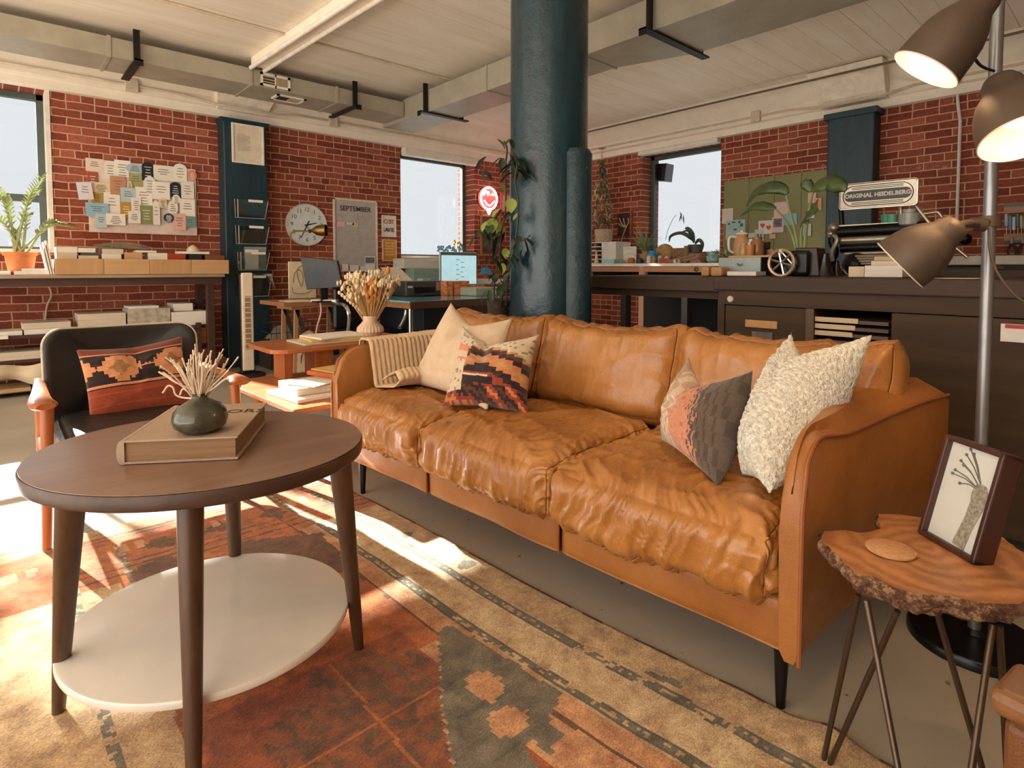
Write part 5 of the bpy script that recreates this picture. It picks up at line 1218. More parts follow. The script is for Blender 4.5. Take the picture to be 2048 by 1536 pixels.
# wire bin and dark box
wb = thing('wire_basket', 'black wire basket holding crumpled grey cloth by the pilaster', 'basket', (2.22, 5.9, .27))
mb = MB(); X0, X1, Y0_, Y1_ = 2.02, 2.44, 5.80, 6.1
for z in (.28, .36, .46): mb.tube([(X0, Y0_, z), (X1, Y0_, z), (X1, Y1_, z), (X0, Y1_, z), (X0, Y0_, z)], .005, 5)
for i in range(9): xx = lerp(X0, X1, i / 8); mb.tube([(xx, Y0_, .28), (xx, Y0_, .46)], .003, 4)
obj('wire_frame', mb, mtl, wb); 
single('dark_crate', MB().box(2.0, 2.46, 5.78, 6.12, 0, .275), M('brown_black_crate', '#3a2b26', .8, var=.3, nscale=8), 'dark brown crate on the floor carrying the wire basket', 'crate', bevel=.008)
def cl(u, v):
    return V((lerp(X0 + .02, X1 - .02, u), lerp(Y0_ + .02, Y1_ - .02, v), .29 + .13 * math.sin(PI * u) ** .5 * math.sin(PI * v) ** .5 + .035 * noise.noise(V((u * 6, v * 6, 1)))))
single('crumpled_cloth', MB().grid(cl, 26, 20), M('grey_cloth', '#8e7f74', .9), 'crumpled grey cloth lying in the wire basket', 'cloth', smooth='all', fix=False)
single('floor_bag', MB().ball((1.62, 6.2, .07), (.11, .09, .07), 14, 8), M('tan_paper_bag', '#a5876a', .9), 'small tan paper bag on the floor against the bricks left of the pilaster', 'bag', smooth='all')
single('fan_cord', MB().tube(curve([fc + V((-.14, .0, .008)), fc + V((-.3, .05, .008)), fc + V((-.4, .2, .008)), fc + V((-.1, .45, .008))], 6), .006, 6), M('black_cable'), 'dark cord trailing on the floor left of the tower fan', 'cord', smooth=True)

# ------------------------------------------------------------------ main desk
md = thing('work_desk', 'large desk with glossy top coloured as a blue reflection and thick wooden edge behind the sofa', 'desk', (3.0, 4.6, 0))
zt2 = .735
obj('desktop', MB().box(2.50, 3.75, 4.02, 5.38, zt2 - .012, zt2), M('blue_reflection_top', '#79bdd0', .1, spec=.8), md)  # cyan base colour paints in the window's reflection
obj('wooden_edge', MB().box(2.49, 3.75, 4.0, 5.39, zt2 - .06, zt2 - .012), wood('desk_edge_wood', '#7d4f31', '#b07d50', .45, 1, 4), md, bevel=.002)
obj('front_edge', MB().box(2.49, 3.75, 3.985, 4.0, zt2 - .06, zt2 - .001), wood('desk_edge_dark', '#4f3225', '#6f4836', .45, 0, 4), md)
obj('modesty_panel', MB().box(2.98, 3.75, 4.12, 4.14, .0, zt2 - .06), wood('dark_red_panel', '#3c211b', '#4f2d25', .5, 0, 3), md)
obj('under_desk_shade', MB().box(2.72, 2.97, 4.15, 4.9, .0, zt2 - .06), M('navy_shade_block', '#141c26', .5), md, bevel=.004)  # dark block put in for the shade under the desktop
for x, y in ((2.56, 4.1), (2.56, 5.3), (3.68, 4.1), (3.68, 5.3)): obj('leg', MB().cyl((x, y, 0), (x, y, zt2 - .06), .02, n=12), M('chrome', '#c9c4bb', .15, .9), md, smooth=True)
# office chair
oc = V((2.42, 4.55, 0)); och = thing('office_chair', 'black office chair with curved chrome arms pushed under the desk', 'office chair', oc); blk = M('black_chair_leather', '#15161b', .35); chm = M('chrome')
obj('seat', MB().ob(oc + DZ * .44, V((.23, 0, 0)), V((0, .22, 0)), DZ * .04), blk, och, bevel=.03, seg=4)
obj('backrest', MB().ob(oc + V((-.02, .2, .66)), V((.22, 0, 0)), V((0, .03, 0)), DZ * .19), blk, och, bevel=.03, seg=4)
obj('column', MB().cyl(oc + DZ * .08, oc + DZ * .41, .025, n=12), chm, och, smooth=True)
for sx in (-1, 1): obj('armrest', MB().tube(curve([oc + V((.25 * sx, .18, .70)), oc + V((.27 * sx, -.08, .70)), oc + V((.27 * sx, -.17, .62)), oc + V((.24 * sx, -.08, .46)), oc + V((.2 * sx, 0, .43))], 6), .016, 8), chm, och, smooth=True)
for k in range(5):
    g = 2 * PI * k / 5 + .4; e_ = oc + V((math.cos(g) * .27, math.sin(g) * .27, .05)); obj('base_arm', MB().tube([oc + DZ * .09, e_ + DZ * .03], [.02, .013], 8), chm, och, smooth=True); obj('caster', MB().ball(e_ - DZ * .018, .03, 10, 6), M('black_plastic'), och, smooth=True)
# printer, case, computer --------------------------------------------------
pr = thing('printer', 'dark grey inkjet printer with raised white paper sheet on the desk', 'printer', (3.05, 5.1, zt2))
x0, x1, z0, z1 = extY(812, 562, 889, 588, 4.72); z0 = zt2 + .003
prm = M('charcoal_plastic', '#46413e', .45); obj('printer_body', MB().box(x0, x1, 4.72, 5.1, z0, z1), prm, pr, bevel=.015, seg=3)
obj('output_slot', MB().box(x0 + .09, x1 - .12, 4.713, 4.722, z0 + .03, z0 + .085), M('black_plastic'), pr); obj('tray_lip', MB().box(x0 + .16, x1 - .14, 4.66, 4.72, z0 + .012, z0 + .02), prm, pr)
obj('control_panel', MB().box(x1 - .1, x1 - .01, 4.712, 4.722, z0 + .05, z1 - .01), M('light_grey_panel', '#8a8580', .4), pr); obj('logo_plate', MB().box(x0 + .02, x0 + .07, 4.713, 4.721, z0 + .08, z0 + .1), M('pale_badge', '#cfcac2'), pr)
a0_, a1_, a2_, a3_ = (x0 + .02, 4.95, z1), (x0 + .22, 4.95, z1), (x0 + .16, 5.1, z1 + .13), (x0 - .06, 5.1, z1 + .13)
obj('paper_support', MB().prism([a0_, a1_, a2_, a3_], (0, .004, .003)), M('white_paper'), pr)
single('blue_pad', MB().box(x0 + .24, x0 + .33, 4.8, 4.9, z1 + .001, z1 + .022), M('pale_blue_pad', '#a9c4c9'), 'pale blue pad lying on top of the printer', 'pad')
x0, x1, z0, z1 = extY(733, 561, 797, 598, 5.0)
single('hard_case', MB().box(x0, x1, 4.98, 5.3, zt2 + .001, z1), M('black_case_plastic', '#17161a', .4), 'black hard case on the desk left of the printer', 'case', bevel=.025, seg=4)
x0, x1, z0, z1 = extY(880, 504, 954, 571, 4.75)
im = thing('computer', 'desktop computer with a glowing pale blue screen at the far window', 'computer', ((x0 + x1) / 2, 4.75, zt2))
obj('case', MB().box(x0, x1, 4.75, 4.77, z0, z1), M('silver_case', '#c6cdcb', .3), im, bevel=.004); obj('bezel', MB().box(x0 + .006, x1 - .006, 4.746, 4.75, z0 + .006, z1 - .006), M('grey_green_bezel', '#5f6f68', .3), im)
obj('screen', MB().box(x0 + .014, x1 - .014, 4.7445, 4.7465, z0 + .014, z1 - .035), M('lit_screen', '#a8ccd4', .3, emis='#a4c8d0', estr=.45), im)
mb = MB()
for k in range(9): mb.box((x0 + x1) / 2 + (.02 if k % 2 else -.04), (x0 + x1) / 2 + (.05 if k % 2 else -.015) + .01 * (k % 3), 4.7435, 4.7444, z0 + .06 + k * .025, z0 + .066 + k * .025)
obj('screen_text', mb, M('screen_text', '#6a8f98', .5), im)
obj('stand', MB().box((x0 + x1) / 2 - .05, (x0 + x1) / 2 + .05, 4.79, 4.81, zt2, z0 + .1), M('silver_case'), im); obj('stand_foot', MB().box((x0 + x1) / 2 - .1, (x0 + x1) / 2 + .1, 4.72, 4.9, zt2, zt2 + .01), M('silver_case'), im)
orp = M('orange_pattern', '#d97f4e', .7, var=.6, nscale=26)
for r, m_, lb in (((893, 562, 906, 589), orp, 'narrow orange patterned box right of the printer'), ((911, 562, 939, 589), orp, 'wide orange patterned box below the computer screen'), ((940, 570, 968, 588), M('orange_clutter', '#cf7b45', .7, var=.6, nscale=40), 'heap of orange wrappers on the desk under the blue lampshade')):
    single('patterned_box', bY(r, 4.60, .1, zt2 + .001), m_, lb, 'box', 'orange patterned boxes', bevel=.004)
single('storage_box', bY((952, 575, 1003, 594), 4.35, .3, zt2 + .001), M('sage_grey_box', '#a3a996', .6), 'low sage grey box at the right end of the desk', 'box', bevel=.01)
single('low_shelf_riser', bY((938, 558, 1006, 568), 4.85, .25), M('pale_blue_shelf', '#c3cfd0', .5), 'pale grey riser shelf right of the computer', 'riser', bevel=.003)
single('window_box', bY((808, 517, 884, 537), 6.10, .26), M('white_slatted_box', '#d9d4c8', .6, var=.18, nscale=2, stretch=(1, 1, 40)), 'white slatted box on the sill behind the printer', 'box', bevel=.004)
single('teal_basket', bY((828, 537, 884, 561), 6.0, .2), M('teal_grey_stripe', '#8fa79a', .8, var=.3, nscale=2, stretch=(1, 1, 60)), 'teal striped carton behind the printer under the white slatted box', 'carton', bevel=.004)
lsx = on_y(972, 548, 5.0); ls = thing('small_lamp', 'small lamp with a bright blue cone shade right of the computer', 'table lamp', (lsx.x, lsx.y, lsx.z - .06))
obj('lamp_shade', MB().lathe([(.075, 0), (.03, .075)], lsx, 24, caps=False), M('bright_blue_shade', '#2f97c7', .5), ls, smooth=True); obj('lamp_base', MB().lathe([(.04, 0), (.02, .03), (.012, .06)], lsx - DZ * .055, 20), terra, ls, smooth=True)
# yellow and blue-grey flowers outside the far window
random.seed(4); mf = MB(); my = MB()
for i in range(60): p = on_y(random.uniform(874, 925), random.uniform(492, 502), 6.72); mf.ball(p, random.uniform(.012, .028), 6, 4)
fl_ = thing('window_flowers', 'blue-grey foliage with yellow blossoms in the far window behind the computer', 'flowers', on_y(900, 510, 6.72)); obj('foliage', mf, M('blue_grey_foliage', '#7fa6b4', .8), fl_)
for i in range(14): p = on_y(random.uniform(908, 923), random.uniform(481, 490), 6.7); my.ball(p, .018, 6, 4)
my.tube([on_y(915, 488, 6.7), on_y(913, 505, 6.7)], .006, 5); obj('blossoms', my, M('yellow_blossom', '#dda32a', .7), fl_)
# framed pictures and neon sign between window and column
t_, x0, x1, z0, z1 = frame_y('framed_photo', (960, 430, 1000, 512), 6.398, .03, wood('tan_frame', '#a86f47', '#c58c60', .5, 2, 4), M('dark_photo', '#6e5349', .5, var=.5, nscale=5), 'tan framed dark photograph below the winking neon face')
frame_y('framed_photo', (1000, 388, 1022, 425), 6.398, .02, M('coral_frame', '#d96a55'), M('pink_art', '#dcb8ac'), 'small coral framed picture beside the column, right of the neon face')
nc = on_y(978, 397, 6.33); nn_ = thing('neon_sign', 'pink-white neon sign of a winking smiling face on red bricks', 'neon sign', nc - DZ * .17)
def neon(c, e, s_):
    return M('neon_' + c.strip('#') + str(s_), c, .3, emis=e, estr=s_)
wn = neon('#ffe8ea', '#ffd9de', 1.6); rn = neon('#d23a3a', '#e03a3a', .8)
obj('backing_disc', MB().lathe([(.16, 0), (.16, .01)], nc + V((0, .055, 0)), 40, axis=(0, -1, 0)), M('translucent_red_back', '#c9665a', .4), nn_)
def nt(pts, r, m_, nm): obj(nm, MB().tube(pts, r, 8), m_, nn_, smooth=True)
circ_ = [nc + V((math.cos(g) * .145, 0, math.sin(g) * .155)) for g in [2 * PI * i / 40 for i in range(41)]]
nt(circ_, .016, wn, 'neon_outline'); nt([nc + V((-.09 + .18 * i / 12, -.005, -.03 - .07 * math.sin(PI * i / 12))) for i in range(13)], .012, wn, 'neon_smile'); nt([nc + V((-.07 + .14 * i / 12, -.005, -.025 - .03 * math.sin(PI * i / 12))) for i in range(13)], .013, rn, 'neon_tongue')
nt(curve([nc + V((.03, -.005, .045)), nc + V((.06, -.005, .075)), nc + V((.09, -.005, .045))], 5), .010, wn, 'neon_wink'); nt(curve([nc + V((-.10, -.005, .04)), nc + V((-.06, -.005, .10)), nc + V((-.02, -.005, .05)), nc + V((-.01, -.005, .1))], 5), .014, wn, 'neon_eye'); nt(curve([nc + V((-.03, 0, -.16)), nc + V((.0, 0, -.22)), nc + V((.03, 0, -.16))], 5), .014, wn, 'neon_chin')
ld = bpy.data.lights.new('neon_glow', 'POINT'); ld.energy = 1.2; ld.color = (1, .25, .3); ld.shadow_soft_size = .1; lo = bpy.data.objects.new('neon_glow', ld); COL.objects.link(lo); lo.location = nc + V((0, -.12, 0))
# climbing pothos beside the column
pb_ = at(997, 636, 3.35); pp_ = thing('climbing_plant', 'tall climbing pothos in a dark basket trained up beside the teal column', 'climbing plant', pb_)
obj('basket_pot', MB().lathe([(.05, 0), (.062, .02), (.068, .12), (.064, .125), (.055, .11)], pb_ - DZ * .02, 20), M('dark_wicker', '#3d3023', .8, var=.5, nscale=60), pp_, smooth=True)
stand_z = pb_.z - .02; obj('plant_stand', MB().cyl((pb_.x, pb_.y, 0), (pb_.x, pb_.y, stand_z), .05, n=20), darkv, pp_, smooth=True)
pg = leafm('pothos_dark', '#1d2c1d', '#3c4f2c', .35); pg2 = leafm('pothos_light', '#7b8c3f', '#a5a75b', .4)
vine1 = curve([at(x, y, t_) for x, y, t_ in ((1000, 620, 3.3), (1008, 560, 3.2), (1000, 520, 3.2), (1003, 460, 3.15), (1010, 430, 3.12), (1012, 380, 3.1), (1010, 340, 3.08), (1014, 300, 3.05), (1008, 282, 3.05))], 6)
vine2 = curve([at(x, y, t_) for x, y, t_ in ((1012, 610, 3.2), (1015, 560, 3.1), (1022, 520, 2.96), (1030, 485, 2.93), (1036, 440, 2.92), (1036, 400, 2.92), (1030, 360, 2.92), (1034, 330, 2.92), (1026, 305, 2.95))], 6)
vine3 = curve([at(x, y, t_) for x, y, t_ in ((992, 620, 3.35), (988, 580, 3.35), (994, 530, 3.3), (984, 480, 3.3), (990, 440, 3.25), (1002, 420, 3.2))], 6)
mb = MB()
for v_ in (vine1, vine2, vine3): mb.tube(v_, .0055, 6)
mb.tube(curve([vine2[18], at(1052, 478, 2.9), at(1060, 470, 2.9)], 4), .004, 5); obj('vines', mb, M('brown_vine', '#3a2f22', .7), pp_, smooth=True)
random.seed(11); ld_, ll_ = MB(), MB()
for px_, py_, s_ in ((996, 285, .09), (1022, 283, .07), (1005, 322, .1), (1020, 315, .1), (1030, 318, .1), (1036, 325, .1), (1028, 335, .12), (1034, 345, .12), (1022, 340, .1), (1040, 335, .1), (1025, 352, .1), (984, 455, .1), (996, 478, .12), (1002, 490, .11), (990, 500, .12), (998, 512, .1), (988, 522, .11), (1005, 468, .09), (960, 468, .13), (968, 462, .1), (1022, 430, .08), (1046, 482, .1), (1035, 478, .09), (1044, 505, .08), (1012, 520, .1), (1018, 515, .09), (990, 552, .09), (996, 560, .08), (985, 582, .09), (998, 578, .09), (978, 586, .08), (1018, 550, .08), (1010, 568, .08), (1000, 430, .08), (970, 320, .1), (963, 345, .1)):
    tt = 3.2 if px_ < 1012 else 2.98
    for k in range(2): leaf(ld_, at(px_ + random.uniform(-3, 3), py_ - 6, tt + random.uniform(-.05, .05)), RT * random.uniform(-1, 1) + FW * random.uniform(-.6, .2) - DZ * random.uniform(.1, .8), s_ * random.uniform(.7, 1.0), s_ * .52, .8)
for px_, py_, s_ in ((1022, 405, .13), (1000, 375, .11), (985, 445, .14), (995, 452, .12), (978, 450, .11), (1008, 458, .1), (1000, 425, .1), (1042, 432, .09), (1010, 505, .1), (1004, 535, .1)):
    tt = 3.2 if px_ < 1012 else 2.95; leaf(ll_, at(px_, py_ - 8, tt), RT * random.uniform(-.8, .8) - FW * .5 - DZ * .5, s_ * .72, s_ * .5, .6)
obj('dark_leaves', ld_, pg, pp_, smooth='all', fix=False); obj('light_leaves', ll_, pg2, pp_, smooth='all', fix=False)
# ------------------------------------------------------------------ stepped side table left of the sofa
sx0, sx1 = .95, 1.60; tz = .38
nt_ = thing('step_table', 'two-tier glossy orange teak side table at the left end of the sofa', 'side table', (1.3, 3.0, 0))
obj('lower_top', MB().prism([(.96, 2.50, tz - .022), (1.66, 2.50, tz - .022), (1.66, 3.40, tz - .022), (1.03, 3.40, tz - .022), (.93, 3.14, tz - .022)], (0, 0, .022)), orange, nt_, bevel=.004)
def roundtop(x0, x1, y0, y1, z, th, r):
    P_ = []
    for cx2, cy2, g0 in ((x1 - r, y1 - r, 0), (x0 + r, y1 - r, 90), (x0 + r, y0 + r, 180), (x1 - r, y0 + r, 270)):
        for k in range(7): g = math.radians(g0 + k * 15); P_.append((cx2 + r * math.cos(g), cy2 + r * math.sin(g), z))
    return MB().prism(P_, (0, 0, th))
UZ = .535
obj('upper_top', roundtop(1.10, 2.0, 3.12, 3.62, UZ, .026, .10), orange, nt_, bevel=.008, seg=3)
for x in (1.18, 1.36, 1.62): obj('upright', MB().box(x, x + (.05 if x < 1.3 else .11), 3.2, 3.36, tz, UZ), orangev, nt_, bevel=.003)
obj('upright', MB().box(1.84, 1.94, 3.2, 3.36, 0, UZ), orangev, nt_)
for x, y in ((1.0, 2.55), (1.6, 2.56), (1.0, 3.1), (1.6, 3.3)): obj('leg', MB().tube([(x - .0, y, 0), (x + .01, y, tz - .02)], [.014, .024], 12), orangev, nt_, smooth=True)
bkm = {'cream': stackp, 'white': stackw, 'orange': M('orange_book', '#c9642a', .5), 'yellow': M('yellow_book', '#d9b36c', .6)}
for c0_, hx, hy, z0, h, m_, rot, lb in (((1.22, 2.78), .22, .16, tz + .001, .018, 'white', .1, 'white magazine at the bottom of the pile on the lower tier'), ((1.24, 2.80), .19, .14, tz + .020, .034, 'cream', -.05, 'thick cream book on the white magazine, lower tier'), ((1.40, 2.92), .15, .12, tz + .0555, .022, 'orange', .25, 'orange spined book on top of the thick cream book'), ((1.41, 2.93), .14, .11, tz + .0785, .006, 'yellow', .2, 'pale yellow booklet lying on the orange spined book'), ((1.15, 2.76), .08, .1, tz + .0555, .006, 'white', .4, 'small pale leaflet on the left part of the thick cream book')):
    a_ = V((math.cos(rot), math.sin(rot), 0)); b_ = V((-a_.y, a_.x, 0)); single('book', MB().ob(V((c0_[0], c0_[1], z0 + h / 2)), a_ * hx, b_ * hy, DZ * h / 2), bkm[m_], lb, 'book', 'books on the lower tier of the teak table', bevel=.002)
for c0_, hx, hy, z0, h, m_, rot, lb in (((1.50, 3.34), .20, .14, UZ + .027, .010, 'cream', .0, 'wide cream magazine at the bottom of the pile on the upper tier'), ((1.53, 3.33), .17, .12, UZ + .038, .014, 'yellow', -.1, 'yellowish book in the middle of the upper tier pile'), ((1.55, 3.34), .17, .13, UZ + .053, .010, 'white', .1, 'white magazine topping the pile on the upper tier')):
    a_ = V((math.cos(rot), math.sin(rot), 0)); b_ = V((-a_.y, a_.x, 0)); single('magazine', MB().ob(V((c0_[0], c0_[1], z0 + h / 2)), a_ * hx, b_ * hy, DZ * h / 2), bkm[m_], lb, 'magazine', 'magazines on the upper tier', bevel=.002)
# ribbed vase with dried bouquet
vb = at(741, 690, 3.58); vb.z = UZ + .027; vv = thing('ribbed_vase', 'blush ribbed ceramic vase behind the left sofa arm', 'vase', vb)
obj('vase_body', MB().lathe([(.04, 0), (.055, .01), (.082, .05), (.078, .075), (.05, .105), (.042, .12), (.044, .145), (.038, .145), (.035, .12)], vb, 72, wob=lambda g, z: 1 + (.03 * math.cos(g * 24) if .01 < z < .11 else 0)), M('blush_ceramic', '#d9b89b', .6), vv, smooth=True)
bq = thing('dried_bouquet', 'big dried bouquet of cream bunny-tail grass with orange seed heads', 'dried flowers', vb + DZ * .13)
random.seed(21); m1, m2, m3 = MB(), MB(), MB()
for i in range(170):
    a1 = random.gauss(0, .35); a2 = random.gauss(0, .3); L = random.uniform(.18, .31); d_ = (DZ + RT * max(-.6, min(.55, a1)) + FW * a2).normalized(); b_ = vb + DZ * .11 + RT * a1 * .04; tip = b_ + d_ * L
    m1.tube([b_, lerp(b_, tip, .5) + RT * a1 * .01, tip], .0018, 4)
    tgt = m2
    for q in range(3): s_ = tip + V([random.uniform(-.014, .014) for _ in range(3)]); tgt.ball(s_, (.008, .008, .016), 6, 4)
for i in range(34): a1 = random.uniform(-.02, .4); L = random.uniform(.12, .27); b_ = vb + DZ * .12; tip = b_ + (DZ + RT * a1 + FW * random.uniform(-.55, -.15)).normalized() * L; m3.ball(tip, (.014, .014, .024), 8, 6); m1.tube([b_, tip], .0018, 4)
tip = vb + DZ * .43 + RT * .115; m3.ball(tip, (.014, .014, .026), 8, 6); m1.tube([vb + DZ * .12, tip], .0018, 4)
for i in range(9): p = lerp(vb + DZ * .17 - RT * .05, vb + DZ * .29 - RT * .19, i / 8); m2.ball(p, (.012, .01, .014), 6, 4)
obj('stems', m1, M('straw_stem', '#cda46c', .9), bq); obj('grass_heads', m2, M('cream_grass', '#e2cda8', .95), bq, smooth='all'); obj('seed_heads', m3, M('orange_seed', '#cf8236', .9), bq, smooth='all')

# ------------------------------------------------------------------ dark armchair in the sun
ch = thing('lounge_chair', 'low lounge chair with black leather shell and teak frame, backlit by the window', 'armchair', (.44, 2.85, 0))
bll = leather_mat('black_leather', '#16130f', '#1d1814', '#261f19', .42, .3); pipe_ = M('backlit_rim_piping', '#b9a893', .4)
tk_ = wood('teak_leg', '#9a4f22', '#c8763c', .35, 2, 4); tkx = wood('teak_arm', '#9a4f22', '#c8763c', .32, 1, 4)
cx0, cx1, yb, yf = .135, .745, 3.12, 2.60
def rrect(w, h, r, n=8):
    P_ = []
    for cx2, cy2, g0 in ((w - r, h - r, 0), (-w + r, h - r, 90), (-w + r, -h + r, 180), (w - r, -h + r, 270)):
        for k in range(n + 1): g = math.radians(g0 + k * 90 / n); P_.append((cx2 + r * math.cos(g), cy2 + r * math.sin(g)))
    return P_
bcen = V(((cx0 + cx1) / 2 - .012, yb, .535)); ub = V((0, .14, .99)).normalized(); nb = V((0, -.99, .14)).normalized()
R_ = rrect(.288, .205, .075); vs = []; fs = []; n = len(R_)
secs = [(0, .97, -.03), (0, 1, -.022), (0, 1, .012), (0, .965, .02), (0, .9, .012), (0, .5, -.004), (0, .02, -.008)]
for _, s_, t_ in secs:
    for a, b in R_: bow = .05 * (a / .29) ** 2; vs.append(bcen + V((a * s_, 0, 0)) + ub * b * s_ + nb * (t_ + bow))
for j in range(len(secs) - 1):
    for k in range(n): k2 = (k + 1) % n; fs.append((j * n + k, j * n + k2, (j + 1) * n + k2, (j + 1) * n + k))
fs += [tuple(range(n - 1, -1, -1)), tuple((len(secs) - 1) * n + k for k in range(n))]
obj('backrest', MB().add(vs, fs), bll, ch, smooth='all')
obj('piping', MB().tube([bcen + V((a, 0, 0)) + ub * b + nb * (.008 + .05 * (a / .29) ** 2) for a, b in R_ + R_[:1]], .0065, 8), pipe_, ch, smooth=True)  # pale colour paints the backlit rim round the shell
obj('seat', cushion(V(((cx0 + cx1) / 2, 2.83, .335)), V((1, 0, 0)), V((0, 1, 0)), V((0, 0, 1)), .275, .26, .05, .04, (0, .01, .015), 24, 24, 8, lambda p, n, q: noise.noise(p * 6) * .006), bll, ch, smooth='all', fix=False)
for sx, x in ((-1, cx0 - .005), (1, cx1 + .005)):
    P_ = curve([V((x, yb + .02, .545)), V((x + sx * .012, 2.86, .535)), V((x + sx * .02, 2.66, .53)), V((x + sx * .015, 2.58, .528)), V((x + sx * .01, 2.545, .526))], 6)
    m_ = MB(); 
    for i in range(1): m_.tube(P_, [(.02 + .02 * sm(0, .7, i2 / (len(P_) - 1))) * (1 if i2 < len(P_) - 4 else .97 - .2 * (i2 - len(P_) + 5) ** 1.2 / 4) for i2 in range(len(P_))], 14)
    m_.v = [V((p.x, p.y, .52 + (p.z - .52) * .42)) for p in m_.v]
    obj('armrest', m_, tkx, ch, smooth=True)
    obj('leg', MB().tube([(x + sx * .02, 2.585, 0), (x + sx * .004, 2.62, .505)], [.014, .021], 14), tk_, ch, smooth=True); obj('leg', MB().tube([(x, yb + .14, 0), (x, yb + .0, .53)], [.014, .022], 14), tk_, ch, smooth=True)
    obj('side_rail', MB().tube([(x, 2.62, .29), (x, yb + .06, .27)], .017, 10), tk_, ch, smooth=True)
obj('front_rail', MB().tube([(cx0, 2.61, .27), (cx1, 2.61, .27)], .016, 10), tk_, ch, smooth=True)
def kil_c(u, v):
    c, r = math.floor(u * 46) / 46, math.floor(v * 36) / 36
    k_, br_, ru, cr_ = rgb('#2a1a1c'), rgb('#9a4a2c'), rgb('#8a3c24'), rgb('#c7875c')
    if v < .40: return ru if int(v * 60) % 9 else br_
    if v > .90: return rgb('#70301f')
    for a, b, cc_ in ((.40, .415, k_), (.415, .45, cr_), (.45, .462, k_), (.875, .90, cr_), (.86, .875, k_)):
        if a < v < b: return cc_
    vv2 = (r - .665) / .25
    for ctr_ in (.33, .84, -.12):
        dx = abs(c - ctr_) / .23; dy = abs(vv2) * .9; st_ = dx + dy * .95 + .14 * (int((c + 2) * 46) % 2) * (dy < .95)
        if dx + dy < .42: return rgb('#8f6a45')
        if st_ < 1.05: return cr_
    if abs(v - .665) < .012: return cr_
    return k_
p0, p1, p2, p3 = V((.30, 2.93, .40)), V((.645, 2.93, .385)), V((.665, 3.02, .665)), V((.255, 3.03, .635))
p0, p1, p2, p3 = on_y(180, 846, 2.90), on_y(385, 812, 2.90), on_y(364, 672, 3.02), on_y(152, 699, 3.02)
lp_ = thing('lumbar_pillow', 'rust lumbar kilim pillow with two stepped star medallions on the lounge chair', 'pillow', (p0 + p1) / 2)
o = obj('pillow_cover', pillow_mb(p0, p1, p2, p3, .11, N=56, col=kil_c, seed=31, tuft=.0004, pinch=.06, dip=.05), kl, lp_, smooth='all', fix=False); weld(o)
# ------------------------------------------------------------------ dark print-shop cabinets behind the sofa
cabm = wood('dark_olive_cabinet', '#3b2b1c', '#54402b', .6, 1, 3, .08, .25); cabt = wood('dark_worn_counter', '#3b2b22', '#574234', .6, 1, 3, .15, .3)
XC = 2.62; ca = thing('type_cabinet', 'long dark wooden type cabinet with thick counter behind the right half of the sofa', 'cabinet', (3.1, .2, 0))
zc1 = .962
obj('countertop', MB().box(XC - .02, 3.75, -1.6, 1.425, .897, zc1), cabt, ca, bevel=.006)
obj('side_panel', MB().box(XC, 3.7, 1.375, 1.405, .0, .897), cabm, ca); obj('back_panel', MB().box(3.66, 3.7, -1.6, 1.37, 0, .897), cabm, ca)
obj('top_rail', MB().box(XC, XC + .03, -1.6, 1.375, .83, .897), cabm, ca)
ydr = on_x(1612, 640, XC).y; yp1 = on_x(1628, 640, XC).y; ys = on_x(1782, 640, XC).y
obj('front_panel', MB().box(XC + .004, XC + .034, ydr + .003, 1.372, .05, .826), cabm, ca, bevel=.003)
obj('post', MB().box(XC - .004, XC + .03, yp1, ydr, .05, .828), wood('brown_post', '#4a3628', '#6a4f3b', .5, 2, 4), ca)
obj('front_panel', MB().box(XC + .004, XC + .034, -1.6, ys, .05, .826), cabm, ca, bevel=.003)
obj('lower_panel', MB().box(XC + .004, XC + .034, ys, yp1, .05, .50), cabm, ca)
obj('inner_floor', MB().box(XC + .03, 3.6, ys, yp1, .45, .47), cabm, ca); obj('inner_wall', MB().box(XC + .03, 3.6, ys - .02, ys, .47, .83), cabm, ca); obj('inner_wall', MB().box(XC + .03, 3.6, yp1, yp1 + .02, .47, .83), cabm, ca)
kp = on_x(1461, 598, XC); obj('round_knob', MB().lathe([(.0155, 0), (.0155, .004), (.012, .007)], V((XC, kp.y, kp.z)), 24, axis=(-1, 0, 0)), M('cream_knob', '#cbbba4', .4), ca, smooth=True)
obj('label_plate', bX((1490, 641, 1554, 656), XC - .002, .005), M('brass_card_holder', '#b98d55', .5, .2, var=.15, nscale=30), ca, bevel=.001)
obj('label_plate', bX((1503, 664, 1545, 681), XC - .002, .005), M('dull_tin_holder', '#6f655a', .5, .4, var=.3, nscale=40), ca, bevel=.001)
tf = M('typecase_front', '#5a4638', .6); tl_ = M('masking_tape', '#cbb795', .8, var=.1)
for k, (py, lb) in enumerate(((641, 'topmost shallow type tray in the open cabinet slot'), (655, 'second shallow type tray in the open cabinet slot'), (669, 'third shallow type tray in the open cabinet slot'), (684, 'lowest shallow type tray in the open cabinet slot'))):
    z = on_x(1700, py, XC + .01).z; t_ = thing('type_tray', lb, 'tray', (3.0, (ys + yp1) / 2, z - .012), 'type trays in the cabinet')
    obj('tray', MB().box(XC + .015, 3.3, ys + .012, yp1 - .012, z - .014, z), tf, t_)
    if k < 3: obj('taped_label', MB().box(XC + .012, XC + .016, ys + .12 + .01 * k, ys + .29 + .01 * k, z - .012, z + .008), tl_, t_)
single('leaflet', bX((2001, 649, 2075, 685), XC - .004, .003), M('white_leaflet', '#ddd6ce', .6), 'white leaflet with red streak stuck to the cabinet right of the lamp pole', 'leaflet')
single('red_print', bX((2010, 650, 2070, 658), XC - .0055, .001), M('red_ink', '#b53a30', .6), 'red brush stroke printed along the top of the white leaflet', 'print')
